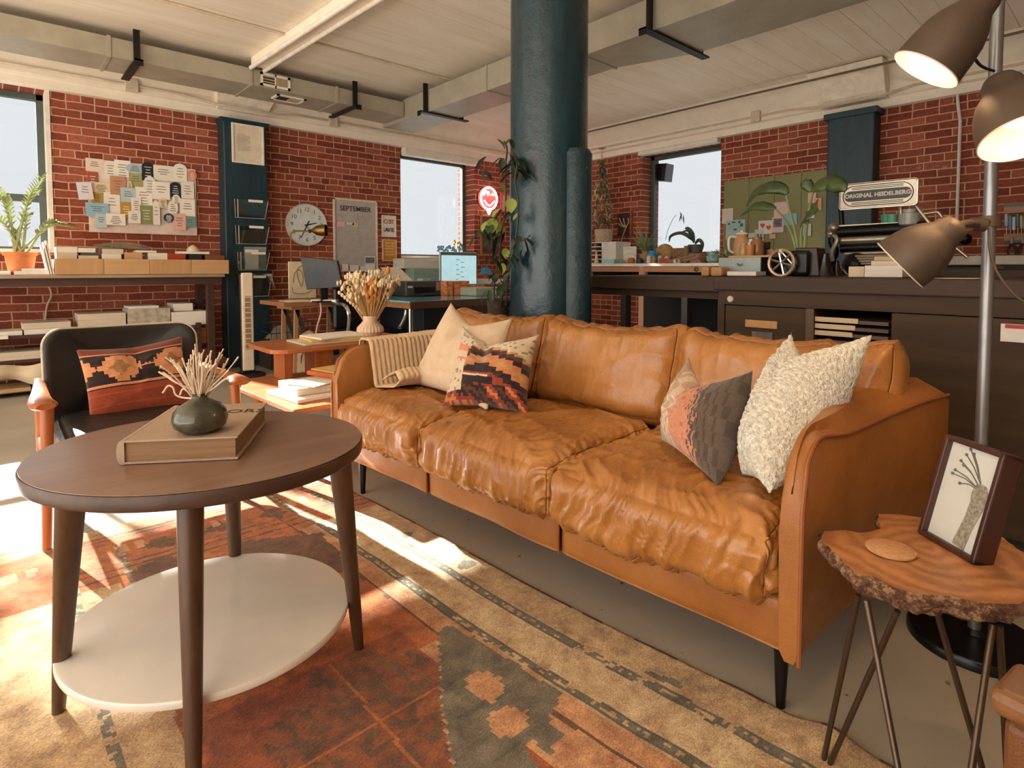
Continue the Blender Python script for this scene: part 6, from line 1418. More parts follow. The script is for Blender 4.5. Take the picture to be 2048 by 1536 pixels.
# left part: open dark bench
cb = thing('work_bench', 'low dark open-fronted bench left of the type cabinet behind the sofa', 'bench', (3.0, 1.95, 0))
obj('benchtop', MB().box(2.70, 3.60, 1.43, 2.50, .885, .957), cabt, cb, bevel=.004); obj('apron', MB().box(2.74, 2.77, 1.43, 2.46, .845, .885), cabm, cb)
for y in (2.44, 2.06, 1.66, 1.45): obj('leg', MB().box(2.73, 2.78, y - .018, y + .018, 0, .845), wood('worn_dark_leg', '#33302d', '#4b443e', .5, 2, 3), cb)
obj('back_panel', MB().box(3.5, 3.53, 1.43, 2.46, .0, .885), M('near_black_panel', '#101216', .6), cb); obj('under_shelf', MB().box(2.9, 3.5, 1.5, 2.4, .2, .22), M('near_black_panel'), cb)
single('storage_tin', MB().box(2.95, 3.2, 1.5, 1.6, .22, .42), M('dull_grey_tin', '#6a6c66', .5), 'dull grey tin on the shelf of the dark bench', 'tin', bevel=.006)
# window workbench along the right wall
XB = 5.6; wbk = thing('window_bench', 'long pine workbench with white top edge under the right window', 'workbench', (5.95, 3.9, 0))
pine = wood('reddish_pine', '#a8704e', '#c98f6a', .55, 1, 3); ztop = 1.064
obj('benchtop', MB().box(XB, 6.33, 2.55, 5.3, 1.03, ztop), M('white_worn_top', '#d9d2c6', .5), wbk, bevel=.004)
for y0, y1 in ((4.02, 5.0), (3.05, 3.95)): obj('drawer_front', MB().box(XB + .03, XB + .05, y0, y1, .965, 1.025), pine, wbk, bevel=.004)
for y in (5.1, 3.985, 2.98): obj('leg', MB().box(XB + .02, XB + .10, y - .035, y + .035, 0, 1.03), wood('pine_post', '#b48566', '#cfa282', .6, 2, 3), wbk)
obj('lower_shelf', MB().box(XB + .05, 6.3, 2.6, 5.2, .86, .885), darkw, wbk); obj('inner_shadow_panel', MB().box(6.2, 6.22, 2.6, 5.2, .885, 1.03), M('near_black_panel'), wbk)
obj('ring_pull', MB().tube([V((XB + .025, 3.28 + .022 * math.cos(g), .993 + .018 * math.sin(g))) for g in [2 * PI * i / 20 for i in range(21)]], .005, 6), M('dark_iron', '#3a2f29', .5, .6), wbk, smooth=True)
def onb(px, x): p = on_x(px, 500, x); return V((x, p.y, ztop + .001))
# drawer unit
y0, y1, _, z1 = extX(1177, 484, 1232, 526, 5.8); du = thing('drawer_unit', 'white letter tray unit with five open slots on the window bench', 'desk organiser', (5.9, (y0 + y1) / 2, ztop))
ym = on_x(1203, 500, 5.8).y
duw = M('white_unit', '#dcd6cb', .5); obj('unit_body', MB().box(5.80, 6.1, y0, ym, ztop + .001, z1), duw, du, bevel=.003)
for k in range(6): z = lerp(ztop + .002, z1 - .012, k / 5); obj('tray_shelf', MB().box(5.78, 6.1, ym, y1 + .1, z, z + .012), duw, du)
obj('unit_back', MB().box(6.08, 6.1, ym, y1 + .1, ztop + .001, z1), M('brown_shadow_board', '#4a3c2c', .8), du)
wk = M('pale_wicker', '#b79f86', .8, var=.35, nscale=50); c_ = on_x(1207, 482, 5.95); c_.z = z1 + .001
bs = thing('wicker_planter', 'pale checked wicker planter on the letter tray unit, trailing leaves above', 'planter', c_)
obj('planter', MB().lathe([(.085, 0), (.105, .01), (.12, .17), (.112, .17), (.1, .15)], c_, 28), wk, bs, smooth=True)
# hanging plant
hk = on_x(1204, 297, 6.05); hp_ = thing('hanging_plant', 'trailing green plant on strings hanging from a wooden star hook by the column', 'hanging plant', (hk.x, hk.y, 1.4))
mb = MB()
for k in range(5): g = 2 * PI * k / 5; mb.tube([hk, hk + V((math.cos(g) * .05, math.sin(g) * .06, .0))], [.012, .004], 6)
obj('star_hook', mb, orange, hp_); mb = MB()
for dx in (-14, 0, 12): mb.tube([hk, on_x(1204 + dx * .3, 350, 6.05), on_x(1204 + dx, 480, 6.05)], .003, 5)
obj('strings', mb, M('straw_stem'), hp_); random.seed(31); ma, mbb = MB(), MB()
for i in range(230):
    py = random.uniform(318, 486); w_ = 5 + 14 * sm(330, 400, py); p = on_x(1203 + random.uniform(-w_, w_), py, 6.05 + random.uniform(-.1, .08)); leaf(ma if i % 3 else mbb, p, RT * random.uniform(-1, 1) - DZ * random.uniform(.2, 1.3) + FW * random.uniform(-.5, .5), random.uniform(.07, .12), .032, .6, n=4)
obj('dark_leaves', ma, leafm('trail_dark', '#33402a', '#5c6b44'), hp_, smooth='all', fix=False); obj('light_leaves', mbb, leafm('trail_light', '#8c9268', '#b7b48f'), hp_, smooth='all', fix=False)
# framed antler art on the bricks
y0, y1, z0, z1 = extX(1235, 427, 1262, 472, 6.385); fa_ = thing('framed_art', 'dark wooden frame with cream branching antler shape beside the hanging plant', 'picture frame', (6.38, (y0 + y1) / 2, z0))
obj('panel', MB().box(6.385, 6.399, y0, y1, z0, z1), M('dark_brown_panel', '#3c241b', .7), fa_); f = MB(); f.box(6.36, 6.399, y0 - .02, y0, z0, z1 + .02); f.box(6.36, 6.399, y0, y1, z1, z1 + .02); obj('frame', f, orange, fa_)
mb = MB(); cpt = lambda x, y: on_x(x, y, 6.365)
for P_ in (((1252, 455), (1243, 447), (1239, 436)), ((1252, 455), (1257, 445), (1256, 436)), ((1252, 455), (1248, 444), (1247, 436)), ((1252, 455), (1243, 452), (1237, 447)), ((1252, 455), (1247, 468), (1241, 487))): mb.tube(curve([cpt(*q) for q in P_], 4), .008, 6)
obj('antler', mb, M('cream_antler', '#cfb08e', .7), fa_, smooth=True)
# small things on the window bench -------------------------------------------------
def jar(name, px, x, r, h, m_, lb, cat, prof=None, grp='small things on the window bench', **k):
    c = onb(px, x); prof = prof or [(r * .9, 0), (r, .01), (r, h * .75), (r * .7, h * .88), (r * .72, h)]
    return single(name, MB().lathe(prof, c, 20), m_, lb, cat, grp, smooth=True, **k)
blu = M('cup_blue', '#2f9bd0', .4); wht = M('ceramic_white', '#e3dccf', .4); tanm = M('kraft_tan', '#b08a63', .8)
single('picture_card', bX((1243, 493, 1272, 522), 5.95, .02, ztop), M('white_spotted_print', '#dedacd', .7, var=.25, nscale=22), 'small white picture with dark spots leaning on the window bench', 'picture', 'small things on the window bench')
single('paper_pad', bX((1203, 519, 1228, 527), 5.66, .2, ztop), M('aqua_pad', '#a8c7ca'), 'pale aqua pads stacked right of the letter tray unit', 'paper pad', 'small things on the window bench')
single('tissue_box', bX((1220, 511, 1235, 520), 5.9, .1, ztop), wht, 'white box behind the aqua pads', 'box', 'small things on the window bench', bevel=.008)
jar('glue_bottle', 1193, 5.66, .022, .16, M('cream_bottle', '#d8c49c', .5), 'thin cream bottle before the letter tray unit', 'bottle', [(.03, 0), (.032, .03), (.018, .05), (.018, .12), (.008, .125), (.008, .16)])
jar('plant_pot', 1263, 5.75, .045, .07, terra, 'little terracotta pot before the spotted picture', 'pot'); jar('ink_jar', 1280, 5.75, .045, .06, M('navy_ink', '#2d3a4a', .4), 'navy topped white jar right of the terracotta pot', 'jar'); jar('tan_canister', 1291, 6.0, .05, .15, tanm, 'tall tan canister behind the navy topped jar', 'canister')
jar('blue_cup', 1305, 5.85, .06, .15, blu, 'bright blue topped paper cup on the window bench', 'cup'); jar('paint_jar', 1298, 5.7, .026, .09, wht, 'white paint jar left before the blue cup', 'jar'); jar('paint_jar', 1308, 5.68, .026, .08, M('ochre_jar', '#a98a4e', .4), 'ochre paint jar before the blue cup', 'jar'); jar('paint_jar', 1320, 5.8, .025, .09, wht, 'white paint jar between blue cup and cork bag', 'jar'); jar('paint_jar', 1334, 5.8, .028, .085, M('pale_grey_jar', '#c9c6bd', .4), 'pale grey round jar in front of the cork bag', 'jar'); jar('spool', 1350, 5.66, .018, .045, wht, 'little white spool at the middle of the bench edge', 'spool'); jar('spool', 1358, 5.68, .018, .045, M('beige_spool', '#cbb79c'), 'little beige spool right of the white spool', 'spool')
o = single('cork_bag', MB().ball(onb(1330, 6.05) + DZ * .12, (.09, .12, .12), 18, 10), M('crumpled_cork', '#b6935e', .9, var=.35, nscale=14), 'large crumpled cork-coloured bag below the window', 'bag', smooth='all')
single('red_box', bX((1318, 517, 1340, 523), 5.7, .1, ztop), M('bright_red', '#c8402a', .5), 'flat red box on the window bench', 'box', 'small things on the window bench')
single('type_rack', bX((1344, 496, 1370, 512), 6.0, .05, ztop), M('brown_lettered_rack', '#8c6748', .7, var=.6, nscale=50), 'brown lettered wooden rack beneath the window', 'rack', 'small things on the window bench')
single('wooden_mallet', MB().cyl(onb(1373, 5.95) + DZ * .0, onb(1373, 5.95) + DZ * .2, .022, .03, 12), M('brown_turned_wood', '#8f7453', .6), 'upright brown wooden mallet beside the lettered rack', 'mallet', 'small things on the window bench', smooth=True)
single('spotted_box', bX((1380, 510, 1402, 522), 5.9, .1, ztop), M('pink_spotted', '#cfb3a4', .7, var=.3, nscale=24), 'pinkish spotted box under the planter with long leaves', 'box', 'small things on the window bench')
random.seed(6); mb = MB()
for a, b in ((1340, 1418), (1350, 1410), (1368, 1408), (1330, 1390)): mb.tube(curve([on_x(a, 524, 5.7), on_x((a + b) / 2, 517 + random.uniform(-3, 3), 5.72), on_x(b, 502 + random.uniform(0, 10), 5.75)], 5), .012, 6)
single('driftwood', mb, M('pink_brown_driftwood', '#a87f68', .8), 'forked driftwood branches lying across the window bench', 'driftwood', smooth=True)
jar('glass_bowl', 1426, 5.72, .06, .12, M('aqua_glass', '#9fc3c4', .15), 'aqua glass jar at the right end of the window bench', 'jar', [(.04, 0), (.065, .02), (.07, .07), (.05, .09), (.05, .1), (.075, .12), (.07, .12)])
single('brown_root', MB().ball(onb(1407, 5.7) + DZ * .055, (.04, .05, .06), 12, 8), M('brown_root', '#7a5237', .8), 'knotty brown root standing left of the aqua jar', 'root', smooth='all')
# spider plant
c = onb(1290, 6.1); sp2 = thing('spider_plant', 'bushy pale green spider plant at the left edge of the right window', 'potted plant', c); obj('pot', MB().lathe([(.06, 0), (.08, .12), (.07, .12)], c, 20), M('beige_pot', '#bba184', .8), sp2, smooth=True)
random.seed(12); mb = MB()
for i in range(70): leaf(mb, c + DZ * .12 + RT * random.uniform(-.03, .03), DZ * random.uniform(.6, 2) + RT * random.uniform(-1, 1) * .8 + FW * random.uniform(-.7, .4), random.uniform(.2, .42), .016, random.uniform(.5, 1.9), n=8)
obj('leaves', mb, leafm('spider_leaf', '#7f8f5c', '#b9bf92'), sp2, smooth='all', fix=False)
# planter with long strap leaves + orchid stem
c = on_x(1391, 503, 6.1); sl = thing('strap_leaf_plant', 'dark grey planter with long arching strap leaves silhouetted in the window', 'potted plant', c - DZ * .02)
obj('planter', MB().lathe([(.075, 0), (.09, .09), (.08, .09)], c - DZ * .01, 24), M('dark_grey_pot', '#5a5c58', .6), sl, smooth=True); mb = MB()
for P_, w_ in ((((1388, 486), (1380, 472), (1360, 466), (1342, 472), (1338, 484)), .02), (((1388, 484), (1384, 468), (1376, 458), (1370, 456)), .03), (((1384, 480), (1372, 470), (1358, 466)), .02), (((1388, 486), (1386, 470), (1378, 461), (1360, 465)), .016), (((1390, 488), (1398, 480), (1405, 488), (1404, 502)), .022)):
    Q = curve([on_x(x, y, 6.08) for x, y in P_], 6); vs = []; 
    for i, q in enumerate(Q): w3 = w_ * math.sin(PI * min(.97, .08 + i / (len(Q) - 1) * .9)) ** .6; d_ = (Q[min(i + 1, len(Q) - 1)] - Q[max(i - 1, 0)]).normalized(); s_ = d_.cross(FW).normalized(); vs += [q - s_ * w3, q + FW * w3 * .4, q + s_ * w3]
    mb.add(vs, [f_ for i in range(len(Q) - 1) for f_ in ((i * 3, i * 3 + 1, i * 3 + 4, i * 3 + 3), (i * 3 + 1, i * 3 + 2, i * 3 + 5, i * 3 + 4))])
obj('strap_leaves', mb, leafm('strap_leaf', '#3d4a38', '#5c6a50'), sl, smooth='all', fix=False)
mb = MB(); mb.tube(curve([on_x(1331, 481, 6.15), on_x(1336, 460, 6.15), on_x(1345, 440, 6.15), on_x(1352, 430, 6.15)], 5), .003, 4)
for a in ((1360, 424, 1364, 442), (1364, 426, 1358, 446), (1366, 430, 1367, 442)): leaf(mb, on_x(a[0], a[1], 6.15), on_x(a[2], a[3], 6.15) - on_x(a[0], a[1], 6.15), .11, .03, .1)
single('orchid_stem', mb, leafm('pale_leaf_green', '#5f7a58', '#86a07c'), 'single fine stem with pale green leaves rising in the right window', 'plant stem', smooth='all', fix=False)
# dark floodlight hanging outside the window
y0, y1, z0, z1 = extX(1284, 326, 1326, 362, 6.66); fld = thing('floodlight', 'grey box-shaped floodlight fixed outside at the upper left of the right window', 'floodlight', (6.75, (y0 + y1) / 2, z0))
obj('housing', MB().hexa([(6.66, y0 - .02, z0 - .02), (6.66, y1, z0 + .04), (6.85, y1, z0 + .04), (6.85, y0 - .02, z0 - .02), (6.66, y0 - .05, z1 - .03), (6.66, y1, z1), (6.85, y1, z1), (6.85, y0 - .05, z1 - .03)]), M('grey_cast_metal', '#5b6064', .5, .3), fld, bevel=.01); obj('bracket', MB().box(6.68, 6.8, y1, y1 + .05, z0 + .05, z1 - .02), mtl, fld)
# ------------------------------------------------------------------ green felt panels with pinned papers
fel = M('sage_felt', '#8c8a62', .95, var=.06, nscale=3, bump=.4, bscale=200)
xs_ = [1447, 1497, 1548, 1602, 1656]
for i, lb in enumerate(('leftmost sage green felt panel beside the right window', 'second sage green felt panel from the window', 'third sage green felt panel from the window', 'sage green felt panel next to the teal pilaster')):
    a, b = on_x(xs_[i], 430, 6.38).y, on_x(xs_[i + 1], 430, 6.38).y
    single('felt_panel', MB().box(6.38, 6.399, b + .002, a - .002, 1.155, 2.02), fel, lb, 'wall panel', 'sage felt panels', bevel=.002)
for i, (r, c, lb) in enumerate((((1444, 417, 1466, 447), '#dccdbd', 'blush drawing of a leaf at the window edge of the felt panels'), ((1452, 440, 1490, 472), '#a9c4bf', 'pale teal poster with small green shapes'), ((1451, 473, 1461, 479), '#cdb98f', 'tiny tan tag under the pale teal poster'),
    ((1548, 404, 1577, 436), '#d8bfb6', 'pink sheet above the portrait card'), ((1517, 441, 1544, 468), '#e2dcd4', 'white card with two red hearts'), ((1509, 459, 1527, 483), '#d0d0c6', 'pale grey card with two small boxes left below the hearts'), ((1544, 434, 1567, 465), '#d9c4be', 'pinkish card with a dark portrait photo'), ((1567, 427, 1594, 450), '#8fb6bf', 'sky blue card behind the plant stems'),
    ((1539, 468, 1551, 477), '#d8b58c', 'small peach slip under the hearts'), ((1616, 383, 1632, 406), '#dcb9a6', 'pink card at upper right behind the large leaf'), ((1628, 396, 1643, 420), '#dd9f86', 'salmon card at the right edge of the felt panels'), ((1617, 425, 1629, 436), '#dcd4c8', 'small white card under the salmon card'), ((1605, 448, 1622, 472), '#c3c6c4', 'pale blue grey sheet to the right of the plant stems'), ((1488, 466, 1512, 476), '#c4c7bd', 'pale wide slip left of the two-box card'))):
    cd_ = thing('pinned_paper', lb, 'paper', on_x((r[0] + r[2]) / 2, r[3], 6.37), 'papers pinned on the felt panels')
    obj('sheet', bX(r, 6.3745 - .0015 * i, .001), M('pin_' + c[1:], c, .85, var=.05), cd_)
    if i == 1:
        mb = MB()
        for q in ((1456, 446, 1460, 450), (1464, 443, 1471, 446), (1476, 442, 1481, 446), (1480, 447, 1486, 453), (1467, 457, 1473, 461)): bX(q, 6.371, .001, mb=mb)
        obj('printed_shapes', mb, M('deep_green_ink', '#3f6659'), cd_)
    if i == 4:
        mb = MB()
        for hx_, hy_ in ((1525, 451), (1537, 455)):
            P_ = [on_x(hx_ + 5.2 * .0625 * 16 * math.sin(g) ** 3 * .9, hy_ - 5.2 * .0625 * (13 * math.cos(g) - 5 * math.cos(2 * g) - 2 * math.cos(3 * g) - math.cos(4 * g)) * 1.1, 6.365) for g in [2 * PI * k / 28 for k in range(28)]]; mb.prism(P_, (.001, 0, 0))
        obj('hearts', mb, M('heart_red', '#cf4f33'), cd_)
    if i == 5: mb = MB(); bX((1514, 468, 1518, 476), 6.3635, .001, mb=mb); bX((1520, 468, 1524, 475), 6.3635, .001, mb=mb); obj('printed_boxes', mb, M('grey_green_ink', '#6b7568'), cd_)
    if i == 6: obj('portrait', bX((1547, 437, 1564, 454), 6.3625, .001), M('portrait_grey', '#6f6660', .6, var=.8, nscale=40), cd_)
# ------------------------------------------------------------------ things on the type cabinet
zk = zc1 + .001
def onc(px, x): p = on_x(px, 540, x); return V((x, p.y, zk))
XK = 3.15
gb = thing('metal_drawer', 'pale blue-grey steel drawer box on the type cabinet, jars on top', 'drawer box', (XK + .2, on_x(1490, 530, XK).y, zk))
y0, y1, z0, z1 = extX(1437, 515, 1521, 547, XK); obj('drawer_front', MB().box(XK, XK + .012, y0, y1, zk, z1), M('pale_steel_blue', '#9fa9aa', .5), gb, bevel=.002)
obj('body', MB().box(XK + .012, XK + .42, y0, y1, zk, z1), M('dark_steel', '#26211e', .5), gb, bevel=.002)
obj('pull', MB().tube(curve([on_x(1475, 527, XK - .006), on_x(1479, 530, XK - .012), on_x(1485, 528, XK - .004)], 4), .005, 6), M('chrome'), gb, smooth=True)
single('white_tray', bX((1454, 543, 1512, 549), XK - .14, .12, zk), wht, 'thin white tray before the steel drawer box', 'tray', bevel=.002)
ztd = z1
single('tan_board', bX((1457, 511, 1546, 516), XK + .02, .3, ztd + .001), birch, 'thin tan board lying on the steel drawer box', 'board')
ztd = on_x(1500, 511, XK + .02).z
def jc(name, px, x, r, h, m_, lb, cat, prof=None, z=None, grp='jars on the steel drawer box'):
    p = on_x(px, 510, x); c = V((x, p.y, (ztd if z is None else z) + .0012)); return single(name, MB().lathe(prof or [(r * .92, 0), (r, .006), (r, h * .72), (r * .72, h * .85), (r * .78, h)], c, 22), m_, lb, cat, grp, smooth=True)
pit = M('white_enamel_jug', '#dcd9cf', .35); amb = M('amber_glass', '#8f6440', .2)
pj = on_x(1483, 510, XK + .2); pj.z = ztd + .0012; jg = thing('enamel_jug', 'white and tan enamel jug with handle standing among the jars', 'jug', pj, 'jars on the steel drawer box')
obj('jug_body', MB().lathe([(.048, 0), (.052, .02), (.046, .09), (.034, .115), (.038, .13)], pj, 28), M('tan_enamel', '#b98f66', .4), jg, smooth=True); obj('jug_handle', MB().tube(curve([pj + DZ * .115 - RT * .035, pj + DZ * .11 - RT * .075, pj + DZ * .04 - RT * .075, pj + DZ * .02 - RT * .05], 5), .008, 8), pit, jg, smooth=True); obj('jug_lid', MB().lathe([(.038, .13), (.03, .14), (.008, .145), (.01, .155)], pj, 24), pit, jg, smooth=True)
jc('glass_jar', 1487, XK + .08, .024, .07, M('tan_jar', '#b58f5c', .3), 'squat tan glass jar before the enamel jug', 'jar'); jc('wooden_cup', 1500, XK + .06, .026, .062, M('warm_wood_cup', '#b07a48', .5), 'warm wooden cup right of the squat tan jar', 'cup', [(.02, 0), (.026, .06), (.022, .06)])
jc('brown_jar', 1514, XK + .12, .036, .105, amb, 'large amber brown jar at the right of the jars', 'jar'); jc('chrome_lid_jar', 1505, XK + .2, .03, .10, pit, 'white jar with chrome lid behind the wooden cup', 'jar'); jc('dark_beads', 1526, XK + .14, .018, .07, M('black_cloth'), 'small black bottle right of the amber jar', 'bottle')
single('small_frame', bX((1527, 484, 1539, 499), XK + .25, .01), M('dark_brown_panel'), 'tiny dark frame behind the amber jar', 'frame'); single('card_boxes', bX((1530, 499, 1547, 511), XK + .18, .06, ztd + .001), M('kraft_tan'), 'small kraft card boxes at the right end of the drawer box', 'box')
for r, lb in (((1401, 533, 1417, 549), 'left half-round wooden block on the dark bench'), ((1420, 534, 1443, 549), 'right wooden block with pale cut face on the dark bench')):
    single('wooden_block', bX(r, 3.0, .1, .958), wood('pale_cut_wood', '#c08a57', '#d9ab78', .6, 1, 3), lb, 'wooden block', 'wooden blocks on the dark bench', bevel=.012)
single('small_foliage_box', MB(), whitep, 'x', 'x') if 0 else None
random.seed(15); mb = MB()
for i in range(60): leaf(mb, on_x(random.uniform(1428, 1466), random.uniform(505, 516), 3.3 + random.uniform(-.05, .1)), V((random.uniform(-1, 1), random.uniform(-1, 1), random.uniform(.1, 1))), .035, .018, .3, n=3)
single('small_succulents', mb, leafm('succulent', '#6b7d50', '#a6b083'), 'row of small pale green succulents left of the enamel jug', 'plants', smooth='all', fix=False)
# wheel gadget
wc = on_x(1562, 549, 3.0); wc.z = zk; wg = thing('numbering_press', 'small black hand press with a large pale spoked wheel and lever', 'hand press', wc)
R3 = .066; cw = wc + DZ * (R3 + .002); ring = [cw + V((0, math.cos(g) * R3 * .95, math.sin(g) * R3)) for g in [2 * PI * i / 40 for i in range(41)]]
brz = M('pale_bronze', '#b39a78', .35, .6); obj('wheel_rim', MB().tube(ring, .009, 8), brz, wg, smooth=True); mb = MB()
for k in range(3): g = PI * k / 3 + .3; mb.tube([cw + V((0, math.cos(g) * R3, math.sin(g) * R3)), cw - V((0, math.cos(g) * R3, math.sin(g) * R3))], .006, 6)
obj('spokes', mb, chm, wg, smooth=True); obj('body', MB().box(wc.x + .03, wc.x + .16, wc.y - .12, wc.y + .02, zk, zk + .13), M('black_cast_iron', '#15130f', .35, .4), wg, bevel=.02, seg=3)
lv0 = on_x(1562, 503, 3.0); obj('lever', MB().tube([lv0, on_x(1590, 535, 3.02)], .006, 8), chm, wg, smooth=True); obj('lever_knob', MB().ball(lv0, .014, 12, 8), M('cream_knob'), wg, smooth='all')
# bird of paradise plant in a dark square pot
pcn = on_x(1617, 549, 3.12); pcn.z = zk; bpp = thing('bird_of_paradise_plant', 'tall plant with large arching paddle leaves in a dark tapering pot', 'potted plant', pcn)
obj('pot', MB().hexa([pcn + V((-.06, -.075, 0)), pcn + V((.08, -.075, 0)), pcn + V((.08, .065, 0)), pcn + V((-.06, .065, 0)), pcn + V((-.05, -.055, .145)), pcn + V((.06, -.055, .145)), pcn + V((.06, .05, .145)), pcn + V((-.05, .05, .145))]), M('dark_oxblood_pot', '#34201b', .45), bpp, bevel=.006)
pst = leafm('paddle_stem', '#6b7447', '#8d9560'); plf = leafm('paddle_leaf', '#2f3d22', '#57663a', .4); ms, ml = MB(), MB()
XPn = 3.12
def stalk(P_, x=XPn): Q = curve([on_x(a, b, x) for a, b in P_], 6); ms.tube(Q, [.011 - .006 * i / (len(Q) - 1) for i in range(len(Q))], 7); return Q
def paddle(P_, W, x=XPn, tw=0):
    Q = curve([on_x(a, b, x + c) for a, b, c in P_], 5); n = len(Q); vs = []
    for i, q in enumerate(Q):
        t_ = i / (n - 1); w_ = W * (math.sin(PI * min(.985, .04 + t_ * .95)) ** .7); d_ = (Q[min(i + 1, n - 1)] - Q[max(i - 1, 0)]).normalized(); s_ = (d_.cross(V((-.8, .3, .5)) + V((0, 0, tw)))).normalized(); up_ = s_.cross(d_).normalized()
        wv_ = .25 + .05 * math.sin(i * 1.7)
        vs += [q - s_ * w_ - up_ * w_ * wv_, q - s_ * w_ * .5 - up_ * w_ * .04, q, q + s_ * w_ * .5 - up_ * w_ * .04, q + s_ * w_ - up_ * w_ * wv_]
    ml.add(vs, [(i * 5 + k, i * 5 + k + 1, (i + 1) * 5 + k + 1, (i + 1) * 5 + k) for i in range(n - 1) for k in range(4)])
stalk([(1598, 520), (1594, 480), (1582, 430), (1572, 390)]); stalk([(1596, 520), (1588, 480), (1570, 440), (1552, 418)]); stalk([(1604, 520), (1602, 470), (1606, 450)]); stalk([(1608, 520), (1612, 460), (1618, 420), (1626, 385)])
paddle([(1575, 388, 0), (1560, 376, .0), (1535, 373, .0), (1508, 384, .02), (1492, 412, .03)], .042); paddle([(1552, 416, 0), (1530, 412, 0), (1505, 412, .02), (1480, 432, .04)], .03)
paddle([(1600, 450, 0), (1612, 430, -.02), (1626, 412, 0), (1636, 398, 0)], .045, tw=1); paddle([(1622, 384, 0), (1632, 372, 0), (1655, 362, 0), (1680, 372, .02), (1692, 382, .03)], .05); paddle([(1622, 384, 0), (1616, 372, 0), (1610, 362, 0), (1612, 356, 0)], .03, tw=.5)
obj('stalks', ms, pst, bpp, smooth=True); obj('paddle_leaves', ml, plf, bpp, smooth='all', fix=False)
q = [x for x in bpp.children if x.name.startswith('paddle')][0].modifiers.new('t', 'SOLIDIFY'); q.thickness = .0015
# black cones / jars beside it
for px_, x, r, h, lb in ((1650, 3.1, .045, .115, 'black cone-shaped vase right of the dark pot'), (1673, 3.2, .03, .08, 'small dark bottle with pale highlights before the press')):
    p = onc(px_, x); single('black_vase', MB().lathe([(r, 0), (r * .9, .01), (r * .35, h * .9), (r * .4, h)], p, 20), M('black_glaze', '#191314', .2), lb, 'vase', 'black vases by the press', smooth=True)
single('felt_hat_box', bX((1612, 504, 1633, 514), 3.4, .1), M('beige_cap', '#b59a80', .8), 'beige rounded cap behind the dark pot', 'cap', bevel=.02)
# platen press ------------------------------------------------------------
XP_ = 4.1; pr_ = thing('printing_press', 'black vintage platen printing press with a silver nameplate, behind the counter', 'printing press', (XP_ + .4, 1.1, 0))
irn = M('black_press_iron', '#171614', .35, .5, var=.3); slv = M('brushed_silver', '#b3a693', .3, .7)
y0, y1 = on_x(1836, 540, XP_).y - .0, on_x(1655, 540, XP_).y
obj('bed', MB().box(XP_ + .02, XP_ + .75, y0 - .3, y1, .0, 1.02), irn, pr_, bevel=.02, seg=3)
def pb2(a, b, r, m_, nm, x=XP_, x2=None): obj(nm, MB().tube([on_x(*a, x), on_x(*b, x2 or x)], r, 14), m_, pr_, smooth=True)
pb2((1675, 465), (1850, 455), .042, irn, 'roller'); pb2((1680, 482), (1850, 474), .03, slv, 'roller'); pb2((1682, 497), (1850, 490), .03, irn, 'roller'); pb2((1690, 508), (1850, 503), .016, slv, 'tie_rod')
obj('side_frame', MB().tube(curve([on_x(1672, 455, XP_), on_x(1664, 480, XP_), on_x(1670, 505, XP_), on_x(1658, 530, XP_)], 6), .024, 10), irn, pr_, smooth=True); obj('gripper_arm', MB().tube(curve([on_x(1668, 470, XP_ - .04), on_x(1674, 480, XP_ - .05), on_x(1664, 505, XP_ - .05), on_x(1666, 522, XP_ - .04)], 6), .014, 8), slv, pr_, smooth=True)
obj('knuckle', MB().ball(on_x(1668, 456, XP_ - .02), .034, 14, 10), slv, pr_, smooth='all'); obj('knuckle', MB().ball(on_x(1662, 468, XP_ - .02), .022, 12, 8), slv, pr_, smooth='all')
pb2((1680, 385), (1684, 455), .016, irn, 'upright', XP_); pb2((1699, 505), (1688, 530), .012, slv, 'link_rod'); pb2((1688, 530), (1676, 545), .014, slv, 'link_rod'); obj('motor_housing', MB().ball(on_x(1712, 530, XP_ - .15), (.07, .08, .075), 20, 12), irn, pr_, smooth='all')
obj('delivery_board', MB().ob(on_x(1745, 452, XP_ + .1), V((.12, 0, 0)), V((0, .17, 0)), V((0, 0, .008))), slv, pr_)
pb2((1802, 408), (1802, 440), .014, slv, 'ink_post', XP_ + .05); obj('ink_cup', MB().lathe([(.04, 0), (.055, .01), (.055, .075), (.035, .08), (.035, .1)], on_x(1818, 452, XP_) , 20), M('clear_grey_cup', '#a9aaa3', .15), pr_, smooth=True)
pb2((1829, 408), (1860, 448), .012, slv, 'brace', XP_); pb2((1845, 428), (1876, 424), .009, slv, 'oil_pipe', XP_); pb2((1876, 424), (1889, 440), .009, slv, 'oil_pipe', XP_)
obj('valve', MB().ball(on_x(1930, 478, XP_ + .1), .035, 12, 8), irn, pr_, smooth='all'); pb2((1905, 490), (1935, 515), .01, slv, 'valve_rod', XP_ + .1)
for k in range(4): obj('feed_board', MB().ob(on_x(1775, 512 + k * 5, XP_ - .2), V((.1, 0, 0)), V((0, .14 - .01 * k, 0)), V((0, 0, .006))), M('tan_feed_board', '#a28f78', .6), pr_)
for px_, m_, lb in ((1772, M('teal_cup', '#3d9a80', .4), 'left teal plastic cup standing on the printing press'), (1784, M('teal_cup2', '#5fae93', .4), 'right pale teal plastic cup standing on the printing press')):
    p = on_x(px_, 455, XP_ + .05); single('ink_tub', MB().lathe([(.022, 0), (.032, .08), (.028, .08)], p, 18), m_, lb, 'cup', 'teal cups on the press', smooth=True)
